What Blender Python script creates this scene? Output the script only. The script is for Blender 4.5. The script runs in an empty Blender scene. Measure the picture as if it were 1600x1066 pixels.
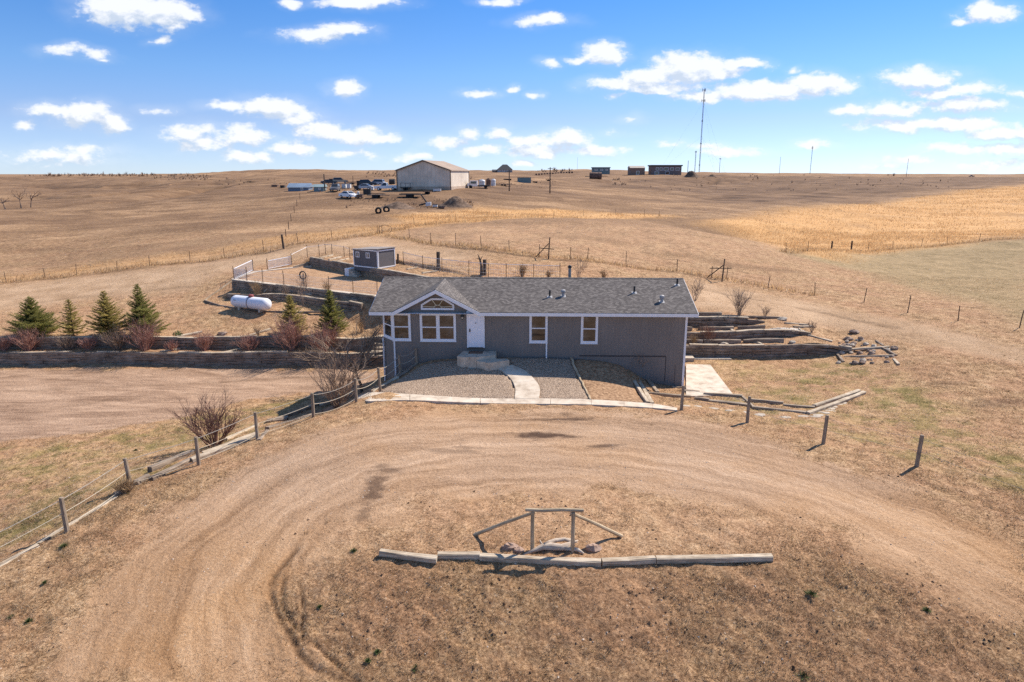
import bpy, math, random
import numpy as np
from mathutils import Vector, Matrix
R = math.radians
rnd = random.Random(7)
RS = np.random.RandomState(11)
scene = bpy.context.scene
COL = scene.collection

# ------------------------------------------------------------------ camera
CAM_Z = 11.0                      # a drone about 11 m above the turnaround
PITCH = R(13.84)
F = 1066.7                        # focal length in photograph pixels (24 mm on 36 mm)
cd = bpy.data.cameras.new('camera'); cam = bpy.data.objects.new('camera', cd); COL.objects.link(cam)
cam.location = (0, 0, CAM_Z); cam.rotation_euler = (R(90) - PITCH, 0, 0)
cd.lens = 24; cd.sensor_width = 36; cd.clip_start = 0.1; cd.clip_end = 20000
scene.camera = cam

# ------------------------------------------------------------------ sky
SUN_DIR = Vector((0.80, 0.58, 1.0)).normalized()       # towards the sun
SUN_EL = math.asin(SUN_DIR.z)
SUN_AZ = math.atan2(SUN_DIR.x, SUN_DIR.y)              # clockwise from +Y
world = bpy.data.worlds.new('World'); scene.world = world; world.use_nodes = True
wn = world.node_tree; wn.nodes.clear()
def W(t, **kw):
    n = wn.nodes.new(t)
    for k, v in kw.items(): setattr(n, k, v)
    return n
def wl(a, b): wn.links.new(a, b)
def wmath(op, a, b=None, c=None, clamp=False):
    n = W('ShaderNodeMath', operation=op, use_clamp=clamp)
    for i, v in enumerate((a, b, c)):
        if v is None: continue
        if hasattr(v, 'default_value') or hasattr(v, 'is_linked'): wl(v, n.inputs[i])
        else: n.inputs[i].default_value = v
    return n.outputs[0]
def wvec(op, a, b=None):
    n = W('ShaderNodeVectorMath', operation=op)
    for i, v in enumerate((a, b)):
        if v is None: continue
        if hasattr(v, 'is_linked'): wl(v, n.inputs[i])
        else: n.inputs[i].default_value = v
    return n
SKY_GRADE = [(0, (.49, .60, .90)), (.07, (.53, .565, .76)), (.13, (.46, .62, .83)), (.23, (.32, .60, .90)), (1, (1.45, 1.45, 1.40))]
sky = W('ShaderNodeTexSky', sky_type='NISHITA')
sky.sun_disc = False; sky.sun_elevation = SUN_EL; sky.sun_rotation = SUN_AZ
sky.altitude = 1900; sky.air_density = 1.0; sky.dust_density = 0.0; sky.ozone_density = 2.2
tc = W('ShaderNodeTexCoord')
sep = W('ShaderNodeSeparateXYZ'); wl(tc.outputs['Generated'], sep.inputs[0])
grade = W('ShaderNodeValToRGB'); wl(sep.outputs['Z'], grade.inputs[0])          # tints the sky by height; overhead, out of view, brightened as added fill
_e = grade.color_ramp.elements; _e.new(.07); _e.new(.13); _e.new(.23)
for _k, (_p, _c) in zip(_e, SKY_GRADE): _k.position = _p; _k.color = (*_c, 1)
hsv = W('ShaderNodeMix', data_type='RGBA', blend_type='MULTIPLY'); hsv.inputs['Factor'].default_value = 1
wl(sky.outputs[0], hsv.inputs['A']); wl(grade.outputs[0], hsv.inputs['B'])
# cumulus: soft blobs given by direction (azimuth tangent, elevation tangent), broken up by noise
fwd = wmath('MAXIMUM', sep.outputs['Y'], 0.02)
cu = wmath('DIVIDE', sep.outputs['X'], fwd); cv = wmath('DIVIDE', sep.outputs['Z'], fwd)
cmb = W('ShaderNodeCombineXYZ'); wl(cu, cmb.inputs[0]); wl(cv, cmb.inputs[1])
def dirpt(px, py):
    cx, cy = (px - 800) / F, (533 - py) / F
    fy = math.cos(PITCH) + math.sin(PITCH) * cy; fz = -math.sin(PITCH) + math.cos(PITCH) * cy
    return cx / fy, fz / fy
CLOUDS = [  # px, py, half width px, half height px, weight 0..1
    (195, 12, 72, 26, 1), (255, 22, 52, 24, 1), (168, 22, 34, 16, .9), (247, 62, 18, 8, .7), (95, 78, 36, 10, .55), (150, 86, 32, 9, .5),
    (500, 55, 62, 12, .8), (545, 48, 40, 12, .7), (520, 45, 30, 10, .6), (455, 6, 20, 7, .8), (560, 4, 75, 10, .9), (780, 2, 35, 6, .8),
    (850, 34, 50, 9, .7), (862, 32, 34, 8, .7), (945, 82, 36, 17, 1), (905, 93, 26, 6, .5), (858, 99, 20, 9, .6),
    (541, 139, 25, 14, 1), (750, 145, 28, 8, .6), (800, 137, 14, 5, .5), (838, 147, 12, 6, .6),
    (75, 172, 48, 13, .8), (130, 178, 50, 20, 1), (175, 194, 34, 15, .9), (42, 195, 18, 8, .6), (165, 96, 20, 5, .4),
    (360, 166, 44, 9, .8), (425, 168, 56, 18, .95), (470, 182, 38, 14, .8), (500, 205, 40, 15, .85), (560, 212, 52, 16, .85), (600, 217, 30, 10, .6),
    (300, 212, 50, 18, .75), (385, 212, 40, 18, .75), (330, 225, 60, 14, .5), (385, 245, 50, 12, .6), (460, 232, 50, 14, .6), (290, 230, 24, 10, .5), (550, 240, 40, 10, .5),
    (245, 172, 28, 6, .3), (90, 245, 90, 17, .45), (120, 235, 60, 10, .4),
    (727, 212, 20, 13, .7), (780, 208, 22, 13, .75), (700, 225, 40, 10, .5), (755, 236, 40, 9, .5), (650, 245, 40, 9, .45), (820, 222, 40, 12, .8),
    (880, 218, 46, 16, .95), (925, 235, 44, 10, .8), (840, 236, 60, 11, .85), (815, 255, 26, 7, .6), (975, 235, 14, 4, .3),
    (1010, 120, 56, 16, 1), (1075, 108, 62, 26, 1), (1120, 112, 46, 16, .9), (965, 130, 52, 12, .85), (1160, 102, 44, 10, .7), (1030, 138, 70, 9, .85), (1235, 113, 14, 6, .5),
    (1200, 140, 100, 14, .95), (1275, 134, 58, 17, 1), (1110, 150, 66, 10, .9), (1180, 150, 80, 9, .9),
    (1050, 228, 22, 7, .5), (1140, 238, 56, 9, .75), (1105, 232, 40, 8, .55), (1272, 223, 28, 7, .55), (960, 150, 14, 6, .3), (985, 188, 16, 6, .3), (960, 210, 20, 6, .3),
    (1440, 123, 62, 16, .8), (1510, 138, 60, 9, .7), (1460, 145, 50, 8, .7), (1545, 20, 42, 16, .85), (1510, 36, 20, 6, .5), (1590, 142, 20, 6, .5),
    (1390, 170, 56, 13, .8), (1500, 163, 75, 14, .85), (1330, 175, 28, 10, .7), (1420, 195, 90, 11, .8), (1500, 196, 90, 12, .85), (1570, 207, 60, 14, .7),
    (1500, 232, 70, 9, .6), (1580, 235, 60, 12, .6), (1420, 250, 50, 8, .4), (1560, 258, 80, 9, .5), (1380, 262, 60, 7, .35)]
def cloud_field(p):
    """highest value over the blobs of (1 - distance) * weight"""
    acc = None
    for (px, py, a, b, w) in CLOUDS:
        u, v = dirpt(px, py)
        s = wvec('SUBTRACT', p, (u, v, 0)); m = wvec('MULTIPLY', s.outputs[0], (F / (a * 1.22), F / (b * 1.22), 0))
        l = wvec('LENGTH', m.outputs[0])
        w = min(1, w + .1) if w < .75 else w; x = wmath('MULTIPLY_ADD', l.outputs['Value'], -w, w)
        acc = x if acc is None else wmath('SMOOTH_MAX', acc, x, 0.12)
    return acc
def wnoise(p, scale, detail, rough, out='Fac'):
    n = W('ShaderNodeTexNoise'); n.inputs['Scale'].default_value = scale; n.inputs['Detail'].default_value = detail
    n.inputs['Roughness'].default_value = rough; wl(p, n.inputs['Vector']); return n.outputs[out]
wide = wvec('MULTIPLY', cmb.outputs[0], (1.0, 1.7, 1.0)).outputs[0]
warp = wvec('MULTIPLY', wvec('SUBTRACT', wnoise(wide, 16, 3, .55, 'Color'), (.5, .5, .5)).outputs[0], (.055, .022, 0)).outputs[0]
pw = wvec('ADD', cmb.outputs[0], warp).outputs[0]
fld = cloud_field(pw)
puff = wnoise(wide, 42, 8, .62)
dens = wmath('ADD', fld, wmath('MULTIPLY', wmath('SUBTRACT', puff, .50), 1.12))
mr = W('ShaderNodeMapRange', interpolation_type='SMOOTHSTEP'); wl(dens, mr.inputs[0])
mr.inputs[1].default_value = 0.06; mr.inputs[2].default_value = 0.52
ahead = wmath('GREATER_THAN', sep.outputs['Y'], 0.1)
veil = W('ShaderNodeMapRange', interpolation_type='SMOOTHSTEP'); wl(wmath('ADD', fld, wmath('MULTIPLY', wmath('SUBTRACT', wnoise(wide, 11, 4, .6), .5), .9)), veil.inputs[0])
veil.inputs[1].default_value = -.35; veil.inputs[2].default_value = .75; veil.inputs[4].default_value = .26
cover = wmath('MULTIPLY', wmath('MAXIMUM', mr.outputs[0], veil.outputs[0]), ahead)
cover = wmath('MULTIPLY', cover, .93)
# body of a cloud: bluish grey where it is dense and low, white in its puffs
up = wvec('ADD', wide, (0.006, 0.016, 0)).outputs[0]
puff2 = wnoise(up, 42, 6, .6)
fup = cloud_field(wvec('ADD', pw, (.004, .013, 0)).outputs[0])          # more cloud above means a shaded base here
rel = wmath('ADD', wmath('MULTIPLY_ADD', wmath('SUBTRACT', puff, puff2), 3.6, .66), wmath('MULTIPLY', wmath('SUBTRACT', fld, fup), 2.1), clamp=True)
cmix = W('ShaderNodeMix', data_type='RGBA'); wl(rel, cmix.inputs['Factor'])
cmix.inputs['A'].default_value = (3.7, 4.2, 4.95, 1); cmix.inputs['B'].default_value = (5.75, 5.85, 6.05, 1)
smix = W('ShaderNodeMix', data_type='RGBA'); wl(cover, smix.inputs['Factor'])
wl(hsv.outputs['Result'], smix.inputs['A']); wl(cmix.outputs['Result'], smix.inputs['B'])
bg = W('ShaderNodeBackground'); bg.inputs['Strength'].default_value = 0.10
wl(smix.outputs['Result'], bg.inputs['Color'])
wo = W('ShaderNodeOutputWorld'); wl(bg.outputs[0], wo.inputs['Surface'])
world.cycles.sampling_method = 'MANUAL'; world.cycles.sample_map_resolution = 256

# ------------------------------------------------------------------ sun
sd = bpy.data.lights.new('sun', 'SUN'); sun = bpy.data.objects.new('sun', sd); COL.objects.link(sun)
sd.energy = 4.0; sd.angle = R(0.5); sd.color = (1.0, 0.92, 0.81)
sun.rotation_euler = (-SUN_DIR).to_track_quat('-Z', 'Y').to_euler(); sun.location = (40, 30, 60)
scene.view_settings.view_transform = 'Standard'; scene.view_settings.look = 'None'
scene.view_settings.exposure = 0.84; scene.view_settings.gamma = 1.0
scene.cycles.use_denoising = False
scene.cycles.max_bounces = 6
# ------------------------------------------------------------------ where a line of sight meets a distance, a height or the ground
def ray(px, py):
    u, v = dirpt(px, py); return u, v                    # per metre forward
def at(px, py, D):
    u, v = ray(px, py); return Vector((u * D, D, CAM_Z + v * D))
def atz(px, py, z):
    u, v = ray(px, py); D = (z - CAM_Z) / v; return Vector((u * D, D, z))
def size_px(n, D, py=533):
    """metres covered by n photograph pixels at forward distance D (row py)"""
    return n / F * D / (math.cos(PITCH) + math.sin(PITCH) * (533 - py) / F)

# ------------------------------------------------------------------ noise
def vnoise(x, y, seed=0):
    xi = np.floor(x).astype(np.int64); yi = np.floor(y).astype(np.int64)
    fx = x - xi; fy = y - yi; fx = fx * fx * (3 - 2 * fx); fy = fy * fy * (3 - 2 * fy)
    def h(a, b):
        n = (a * 374761393 + b * 668265263 + seed * 982451653) & 0xffffffff
        n = ((n ^ (n >> 13)) * 1274126177) & 0xffffffff
        return ((n ^ (n >> 16)) & 0xffff) / 65535.0
    return (h(xi, yi) * (1 - fx) + h(xi + 1, yi) * fx) * (1 - fy) + (h(xi, yi + 1) * (1 - fx) + h(xi + 1, yi + 1) * fx) * fy
def fbm(x, y, oct=4, seed=0, gain=.5):
    s = 0; a = 1; t = 0
    for i in range(oct):
        s = s + a * vnoise(x * 2 ** i + 17.3 * i, y * 2 ** i - 9.1 * i, seed + i); t += a; a *= gain
    return s / t - .5
def sst(a, b, x):
    t = np.clip((x - a) / (b - a), 0, 1); return t * t * (3 - 2 * t)

# ------------------------------------------------------------------ retaining steps: ground behind the line stands h higher
class Step:
    def __init__(s, p0, p1, h, decay, fade0, fade1):
        s.p = np.array(p0[:2]); d = np.array(p1[:2]) - s.p; s.L = float(np.hypot(*d)); s.t = d / s.L
        s.n = np.array((-s.t[1], s.t[0])); s.h = h; s.decay = decay; s.f0 = fade0; s.f1 = fade1
    def __call__(s, x, y):
        rx = x - s.p[0]; ry = y - s.p[1]
        a = rx * s.t[0] + ry * s.t[1]; d = rx * s.n[0] + ry * s.n[1]
        lat = sst(-s.f0, 0, a) * (1 - sst(s.L, s.L + s.f1, a))
        return s.h * sst(-.02, .16, d) * np.exp(-np.maximum(d, 0) / s.decay) * lat
WALL_A = (( -75, 47.1), (-4.5, 47.1))          # lower tier by the left drive
WALL_B = (( -75, 48.5), (-4.5, 48.5))
TR1 = ((9.9, 43.2), (19.6, 43.2)); TR2 = ((9.9, 45.0), (17.8, 45.2)); TR3 = ((9.9, 47.0), (15.4, 47.1))
pA, pB, pC = atz(363, 438, 1.5), atz(592, 465, 1.5), atz(486, 415, 1.6)
pD = atz(606, 437, 1.6)
ENC_F = (tuple(pA[:2]), tuple(pB[:2])); 
_e = np.array(ENC_F[1]) - np.array(ENC_F[0]); _e /= np.hypot(*_e); _en = np.array((-_e[1], _e[0]))
ENC_G = (tuple(np.array(ENC_F[0]) + _e * 1.2 - _en * 1.5), tuple(np.array(ENC_F[1]) - _e * 1.0 - _en * .9))
ENC_K = (tuple(pC[:2]), tuple((pD + (pD - pC) * .9)[:2]))
steps = [Step(*WALL_A, .86, 9, 5, 7), Step(*WALL_B, .76, 9, 5, 7),
         Step(*TR1, .77, 6, 6, 3.5), Step(*TR2, .48, 6, 6, 3), Step(*TR3, .60, 6, 6, 3),
         Step(*ENC_G, .42, 6, 1.5, 1.5)]
def S(x, y):
    t = 0
    for s in steps: t = t + s(x, y)
    return t
def W3(x, y, z): return (x, y, z)
def Z(px, py, z): return tuple(atz(px, py, z))
def D_(px, py, D): return tuple(at(px, py, D))
def both(px, py, z, D):
    u, v = ray(px, py); return (u * D, D, z)
CTRL = [
 Z(800,1060,-1.0),Z(500,1060,-.9),Z(200,1060,-.8),Z(0,1060,-.95),Z(1200,1060,-1.0),Z(1600,1060,-1.0),
 W3(-15,4,-1.6),W3(0,4,-1.9),W3(15,4,-1.6),W3(-30,8,-1.5),W3(30,8,-1.5),
 Z(600,872,.0),Z(900,884,.02),Z(1200,877,.02),Z(800,950,-.46),Z(1100,960,-.5),Z(500,950,-.4),Z(1400,960,-.5),Z(740,848,.08),
 Z(830,862,.06),Z(900,850,.08),Z(970,838,.08),Z(800,760,0),Z(800,690,0),Z(1100,720,0),Z(1400,780,-.1),Z(1600,850,-.25),Z(1600,940,-.5),
 Z(400,770,-.1),Z(250,850,-.3),Z(100,950,-.65),Z(400,900,-.25),
 Z(560,625,0),Z(700,630,0),Z(850,632,0),Z(1060,642,0),Z(960,636,0),
 W3(-5.1,37.5,.52),W3(-2.9,37.4,.9),W3(-.7,37.3,.95),W3(2,37.25,.95),W3(6.2,37.1,.42),W3(7.8,37,-.5),W3(9.6,37,-.72),
 W3(-4.5,35.3,.32),W3(1,35,.4),W3(4,35,.32),W3(0,40,.9),W3(8,40,-.7),W3(-6.2,36.4,.15),W3(7.2,35.2,-.25),W3(9.4,35.6,-.72),
 Z(1112,570,-.76),Z(1145,617,-.72),Z(1200,620,-.6),Z(1350,600,-.5),Z(1500,620,-.3),Z(1600,640,-.25),Z(1320,690,-.1),
 Z(1168,660,-.03),Z(1286,695,0),Z(1432,730,0),Z(1600,800,-.15),Z(1080,640,-.05),Z(1140,640,-.25),
 Z(1420,560,-.05),Z(1420,530,.35),Z(1500,540,.3),Z(1600,570,.2),Z(1600,525,.65),Z(1450,505,.75),
 Z(1150,562,-.78),Z(1300,562,-.66),W3(12,44.2,0),W3(17,44.2,.05),W3(12,46.1,.45),W3(16,46.2,.5),W3(12,48.2,1.08),W3(15,48.2,1.05),
 Z(1180,485,1.08),Z(1090,455,1.15),
 Z(105,832,-.45),Z(204,764,-.35),Z(311,727,-.2),Z(402,687,-.1),Z(490,654,0),Z(557,629,0),Z(594,610,0),Z(626,586,.12),
 Z(0,905,-.7),Z(0,830,-1.2),Z(0,760,-1.7),Z(100,720,-1.9),Z(200,690,-2.05),Z(330,640,-2.35),Z(430,640,-2.4),Z(0,650,-2.4),Z(200,600,-2.42),
 Z(0,578,-2.42),Z(300,574,-2.42),Z(500,573,-2.42),Z(335,697,-.95),W3(-8.6,33.2,-.75),W3(-9,37,-1.9),W3(-9.5,41,-2.4),W3(-12,38,-2.4),W3(-8.2,36,-.75),W3(-9,44.5,-2.42),W3(-7,41,-1.9),
 W3(-20,47.8,-1.54),W3(-10,47.8,-1.54),W3(-35,47.8,-1.54),
 W3(-10,49.2,-.76),W3(-22,49.2,-.78),W3(-36,49.2,-.8),W3(-3,46.5,-.4),W3(3,47.5,.5),W3(8,49,1.0),
 Z(300,470,-.15),Z(150,500,-.75),Z(0,510,-.9),Z(390,483,.3),Z(340,480,.15),Z(440,490,.15),Z(520,492,.1),Z(560,488,.4),Z(575,510,-.5),
 Z(390,460,.62),Z(450,470,.6),Z(340,440,.8),Z(100,450,-.8),Z(0,470,-1.3),Z(200,430,0),
 Z(430,430,1.5),Z(500,440,1.5),Z(560,445,1.55),Z(480,420,1.58),Z(420,420,1.45),Z(590,450,1.55),
 Z(520,408,2.45),Z(591,419,2.45),Z(640,424,2.5),Z(700,428,2.45),Z(797,432,2.3),Z(900,434,2.0),Z(1000,437,1.6),
 D_(40,437,78.4),Z(235,415,.5),Z(340,403,1.3),D_(440,382,81),Z(520,374,3.0),Z(592,366,3.2),
 Z(700,402,2.7),Z(640,376,3.3),D_(752,388,71),D_(850,396,69),Z(918,405,2.7),Z(978,413,2.1),Z(1057,424,1.6),Z(1125,438,1.2),Z(1275,462,.9),Z(1360,474,.8),Z(1500,501,.85),Z(1600,515,.8),
 Z(900,372,3.4),Z(760,344,3.9),Z(900,341,4.15),Z(700,346,3.5),Z(1000,345,4.1),Z(1100,371,3.3),both(1150,368,.0,122),both(1060,345,1.9,128),both(900,338,3.3,140),Z(1250,400,1.5),Z(1180,420,1.5),Z(1400,425,.0),Z(1450,452,.4),Z(1600,405,-.2),
 Z(1300,392,-.7),D_(1600,373,113),D_(1450,382,110),D_(1300,350,140),D_(1500,320,190),D_(1600,291,300),D_(1200,335,150),D_(1140,352,128),
 D_(1000,312,185),D_(1300,300,280),D_(1000,290,300),D_(1040,273,430),D_(1200,276,600),D_(1500,278,700),D_(900,277,400),D_(930,281,300),D_(800,270,600),D_(740,278,420),
 D_(661,297,162),D_(720,297,164),D_(600,297,168),D_(500,295,176),D_(460,295,186),D_(545,308,148),D_(600,333,124),D_(700,326,135),D_(800,335,122),D_(850,300,180),
 D_(300,352,114),D_(300,302,210),D_(100,350,130),D_(100,302,280),D_(0,402,95),D_(0,332,165),D_(0,287,480),D_(450,330,130),D_(450,310,160),D_(200,320,170),D_(380,330,140),
 D_(10,277.5,2200),D_(100,275,900),D_(200,274,750),D_(300,272,600),D_(330,271.5,480),D_(430,264.5,400),D_(430,276,300),D_(380,272,380),D_(560,267,420),D_(620,268,500),D_(740,267.5,650),D_(900,266,700),D_(1000,269,620),D_(1100,270.5,900),D_(1250,271.5,1100),D_(1500,272.5,1500),
]
for px in (-400, 0, 400, 800, 1200, 1600, 2000): CTRL.append(D_(px, 273.0, 4000)); CTRL.append(D_(px, 272.4, 9000))
CTRL += [W3(-70,50,-1.5), W3(-60,30,-2.4), W3(-40,20,-1.8), W3(70,50,0), W3(55,30,-.6), W3(40,18,-1), D_(-350,300,250), D_(1950,300,250), D_(-350,340,120), D_(1950,360,120)]
CTRL = np.array(CTRL)
def warp_uv(x, y):
    yy = np.maximum(y, -5) + 14.0
    return np.stack([1.6 * x / yy, 1.9 * np.log(yy)], -1)
_c = warp_uv(CTRL[:, 0], CTRL[:, 1])
def _phi(r2): return np.where(r2 > 1e-12, r2 * np.log(np.maximum(r2, 1e-12)), 0)
# heights are fitted relative to the distance (so far ground does not swamp near ground)
_sc = 1.0
_r = CTRL[:, 2] - S(CTRL[:, 0], CTRL[:, 1])
_n = len(_c)
_wt = 2e-4 * (1 + 0 * _c[:, 0])
K = _phi(((_c[:, None] - _c[None]) ** 2).sum(-1)) + np.diag(_wt)
P = np.concatenate([np.ones((_n, 1)), _c], 1)
A = np.zeros((_n + 3, _n + 3)); A[:_n, :_n] = K; A[:_n, _n:] = P; A[_n:, :_n] = P.T
sol = np.linalg.solve(A, np.concatenate([_r, np.zeros(3)]))
def sdist(poly, x, y):
    """signed distance to a polygon, positive inside"""
    d = np.full(x.shape, 1e9); ins = np.zeros(x.shape, bool); n = len(poly)
    for i in range(n):
        x0, y0 = poly[i]; x1, y1 = poly[(i + 1) % n]
        ex, ey = x1 - x0, y1 - y0; t = np.clip(((x - x0) * ex + (y - y0) * ey) / (ex * ex + ey * ey + 1e-12), 0, 1)
        d = np.minimum(d, np.hypot(x - x0 - t * ex, y - y0 - t * ey))
        c = ((y0 > y) != (y1 > y)) & (x < (x1 - x0) * (y - y0) / (y1 - y0 + 1e-12) + x0); ins ^= c
    return np.where(ins, d, -d)
_k0, _k1 = np.array(ENC_K[0]), np.array(ENC_K[1]); _kt = (_k1 - _k0) / np.hypot(*(_k1 - _k0)); _kn = np.array((-_kt[1], _kt[0])); _kl = np.array(tuple(atz(459, 412.5, 1.9))[:2]); ENC_K2 = (tuple(_kl), tuple(_k0))
_f0, _f1 = np.array(ENC_F[0]), np.array(ENC_F[1])
PADS = [(np.array([_f0, _f1 + _e * 1.5, _f1 + _e * 2 + _en * 7, tuple(pD[:2]), tuple(pC[:2]), _f0 * .5 + np.array(tuple(pC[:2])) * .5 + np.array((-1.2, .3))]), 1.5),
        (np.array([_k0, _k1, _k1 + _kn * 3.0, _k0 + _kn * 4.2 + _kt * 1.5, _kl + _kn * 3.0, _kl]), 2.38)]
def tz(x, y):
    x = np.atleast_1d(np.asarray(x, float)); y = np.atleast_1d(np.asarray(y, float))
    out = np.empty(x.size); xf = x.ravel(); yf = y.ravel()
    for i in range(0, xf.size, 20000):
        q = warp_uv(xf[i:i + 20000], yf[i:i + 20000])
        d2 = ((q[:, None, 0] - _c[None, :, 0]) ** 2 + (q[:, None, 1] - _c[None, :, 1]) ** 2)
        out[i:i + 20000] = _phi(d2) @ sol[:_n] + sol[_n] + q @ sol[_n + 1:]
    out = out.reshape(x.shape) + S(x, y)
    near = (y > 45) & (y < 85) & (x > -40) & (x < 20)
    if near.any():
        for poly, lev in PADS:
            w = sst(-.06, .12, sdist(poly, x[near], y[near])); out[near] = out[near] * (1 - w) + lev * w
    far = sst(90, 220, y)
    out = out + far * (fbm(x / 60, y / 60, 4, 3) * 2.6 * (1 + .6 * sst(300, 600, y)) * (1 - .8 * sst(1000, 2500, y)) * (1 - .9 * sst(-10, 40, y - 130) * (1 - sst(0, 40, y - 200)) * np.exp(-((x + 12) / 30) ** 2)))
    return out
def gz(x, y): return float(tz(x, y)[0])
_Ds = np.concatenate([np.arange(9, 90, .1), np.geomspace(90, 6000, 600)])
def gp(px, py, lift=0):
    """first point of the ground along a line of sight"""
    u, v = ray(px, py)
    zz = CAM_Z + v * _Ds; g = tz(u * _Ds, _Ds)
    k = np.where(zz < g)[0]
    if len(k) == 0: D = 4000.0
    else:
        k = k[0]
        if k == 0: D = _Ds[0]
        else:
            a = zz[k - 1] - g[k - 1]; b = g[k] - zz[k]; D = _Ds[k - 1] + (_Ds[k] - _Ds[k - 1]) * a / (a + b)
    x = u * D; return Vector((x, D, gz(x, D) + lift))
def G(x, y, lift=0): return Vector((x, y, gz(x, y) + lift))

# ------------------------------------------------------------------ where each kind of ground lies
def poly_px(pts): return np.array([tuple(gp(*p)[:2]) for p in pts])
def mask(poly, x, y, soft, wob=0, ws=1.0, seed=5):
    d = sdist(poly, x, y) + (wob * 2 * fbm(x / ws, y / ws, 4, seed) if wob else 0)
    return sst(-soft, soft, d)
def pline(pts, x, y):
    """distance along / signed distance across a polyline"""
    best = np.full(x.shape, 1e9); al = np.zeros(x.shape); ac = np.zeros(x.shape); s = 0
    for (x0, y0), (x1, y1) in zip(pts[:-1], pts[1:]):
        ex, ey = x1 - x0, y1 - y0; L = math.hypot(ex, ey)
        t = np.clip(((x - x0) * ex + (y - y0) * ey) / (L * L), 0, 1)
        d = np.hypot(x - x0 - t * ex, y - y0 - t * ey); m = d < best
        sg = np.sign(ex * (y - y0) - ey * (x - x0))
        best = np.where(m, d, best); al = np.where(m, s + t * L, al); ac = np.where(m, sg * d, ac); s += L
    return al, ac
def smooth_line(pts, n=8):
    pts = [np.array(p, float) for p in pts]; out = []
    q = [2 * pts[0] - pts[1]] + pts + [2 * pts[-1] - pts[-2]]
    for i in range(1, len(q) - 2):
        for k in range(n):
            t = k / n; a, b, c, d = q[i - 1:i + 3]
            out.append(.5 * (2 * b + (c - a) * t + (2 * a - 5 * b + 4 * c - d) * t * t + (3 * b - a - 3 * c + d) * t ** 3))
    out.append(q[-2]); return out
ROAD_OUT = [(60,1066),(110,960),(200,850),(330,760),(450,700),(570,655),(700,640),(860,640),(1000,648),(1120,668),(1240,705),(1400,755),(1620,850)]
ROAD_IN = [(1620,1000),(1480,925),(1380,870),(1260,815),(1120,785),(950,765),(820,765),(700,780),(590,810),(500,850),(450,900),(440,960),(470,1020),(500,1066)]
CENTRE = [(285,1066),(280,970),(330,860),(450,765),(600,705),(800,690),(1000,700),(1180,735),(1400,810),(1620,915)]
DRIVE_L = [(-120,578),(500,575),(592,574),(586,596),(520,612),(440,618),(330,640),(230,660),(120,678),(0,690),(-120,700)]
BACK_ROAD = [(-100,455),(60,442),(300,414),(440,390),(600,372),(640,384),(760,398),(700,412),(620,402),(520,392),(420,410),(345,425),(300,450),(180,462),(0,485),(-100,500)]
BACK_ROAD_R = [(1080,436),(1180,458),(1290,478),(1420,502),(1640,548),(1640,576),(1500,548),(1400,528),(1300,512),(1200,497),(1085,480)]
LAWN_L = [(-60,700),(120,690),(330,645),(470,625),(440,660),(400,676),(300,720),(190,765),(100,822),(0,870),(-60,900)]
LAWN_R = [(1110,566),(1320,568),(1420,585),(1500,640),(1640,720),(1640,790),(1430,720),(1290,680),(1170,648),(1080,630),(1150,618)]
PASTURE_R = [(1235,396),(1300,393),(1640,370),(1640,520),(1480,460),(1340,425)]
GOLD_R = [(1100,345),(1180,368),(1245,391),(1420,384),(1640,368),(1640,288),(1500,300),(1360,318),(1200,333)]
GOLD_M = [(593,366),(600,352),(640,338),(740,324),(870,328),(1000,334),(1060,338),(1000,341),(800,343),(690,350)]
GOLD_L = [(-50,446),(120,428),(300,407),(440,383),(590,364),(600,350),(520,360),(440,371),(330,392),(160,412),(-50,433)]
DARK_F = [(900,290),(1000,296),(1100,318),(1200,325),(1350,312),(1500,296),(1640,284),(1640,276),(1300,276),(1000,277),(880,281)]
YARD_DIRT = [(400,425),(486,417),(600,436),(700,450),(590,464),(372,440)]
ISLAND = [(430,1066),(450,960),(500,880),(600,874),(900,884),(1200,876),(1300,850),(1480,925),(1640,1010),(1640,1100),(430,1100)]
BARE = [(440,880),(480,840),(600,800),(720,775),(860,760),(1000,762),(1120,785),(1230,820),(1180,850),(1000,870),(800,866),(700,862),(600,862),(520,870),(480,920)]
KNOLL = [(600,368),(650,356),(720,348),(850,345),(1000,349),(1080,366),(1170,398),(1130,430),(1000,410),(900,400),(760,386),(660,376)]
ROWS = np.concatenate([np.linspace(-40, 8, 25)[:-1], np.linspace(8, 12, 9)[:-1], np.arange(12, 27, .075), np.arange(27, 40, .11), np.arange(40, 76, .13), np.arange(76, 300, .95), np.geomspace(300, 9500, 120)])
UC = np.linspace(-1, 1, 880)
GX = UC[None, :] * (19 + .93 * np.maximum(ROWS, 0))[:, None]; GY = np.repeat(ROWS[:, None], len(UC), 1)
GZ = tz(GX, GY)
_near = (GY < 60) & (GY > 5)
road = np.zeros(GX.shape); along = np.zeros(GX.shape); across = np.zeros(GX.shape)
def region(polypx, soft, wob=0, ws=1.0, ylim=1e9, seed=5):
    poly = poly_px(polypx); out = np.zeros(GX.shape)
    x0, y0 = poly.min(0) - 4 * soft - 2 * wob; x1, y1 = poly.max(0) + 4 * soft + 2 * wob
    m = (GX > x0) & (GX < x1) & (GY > y0) & (GY < y1)
    out[m] = mask(poly, GX[m], GY[m], soft, wob, ws, seed); return out
road = region(ROAD_OUT + ROAD_IN, 1.5, 1.3, 1.8)
bare = np.maximum(region(BARE, 1.4, 1.4, 2.2), .55 * region(KNOLL, 7, 5, 12))
drive_l = region(DRIVE_L, 1.0, 1.2, 2.0)
back = np.maximum(region(BACK_ROAD, 2.5, 1.5, 4), region(BACK_ROAD_R, 1.2, .8, 3))
lawn = np.maximum(region(LAWN_L, .8, .8, 2), region(LAWN_R, 1.0, 1.0, 2))
past = region(PASTURE_R, 3, 3, 8)
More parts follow.
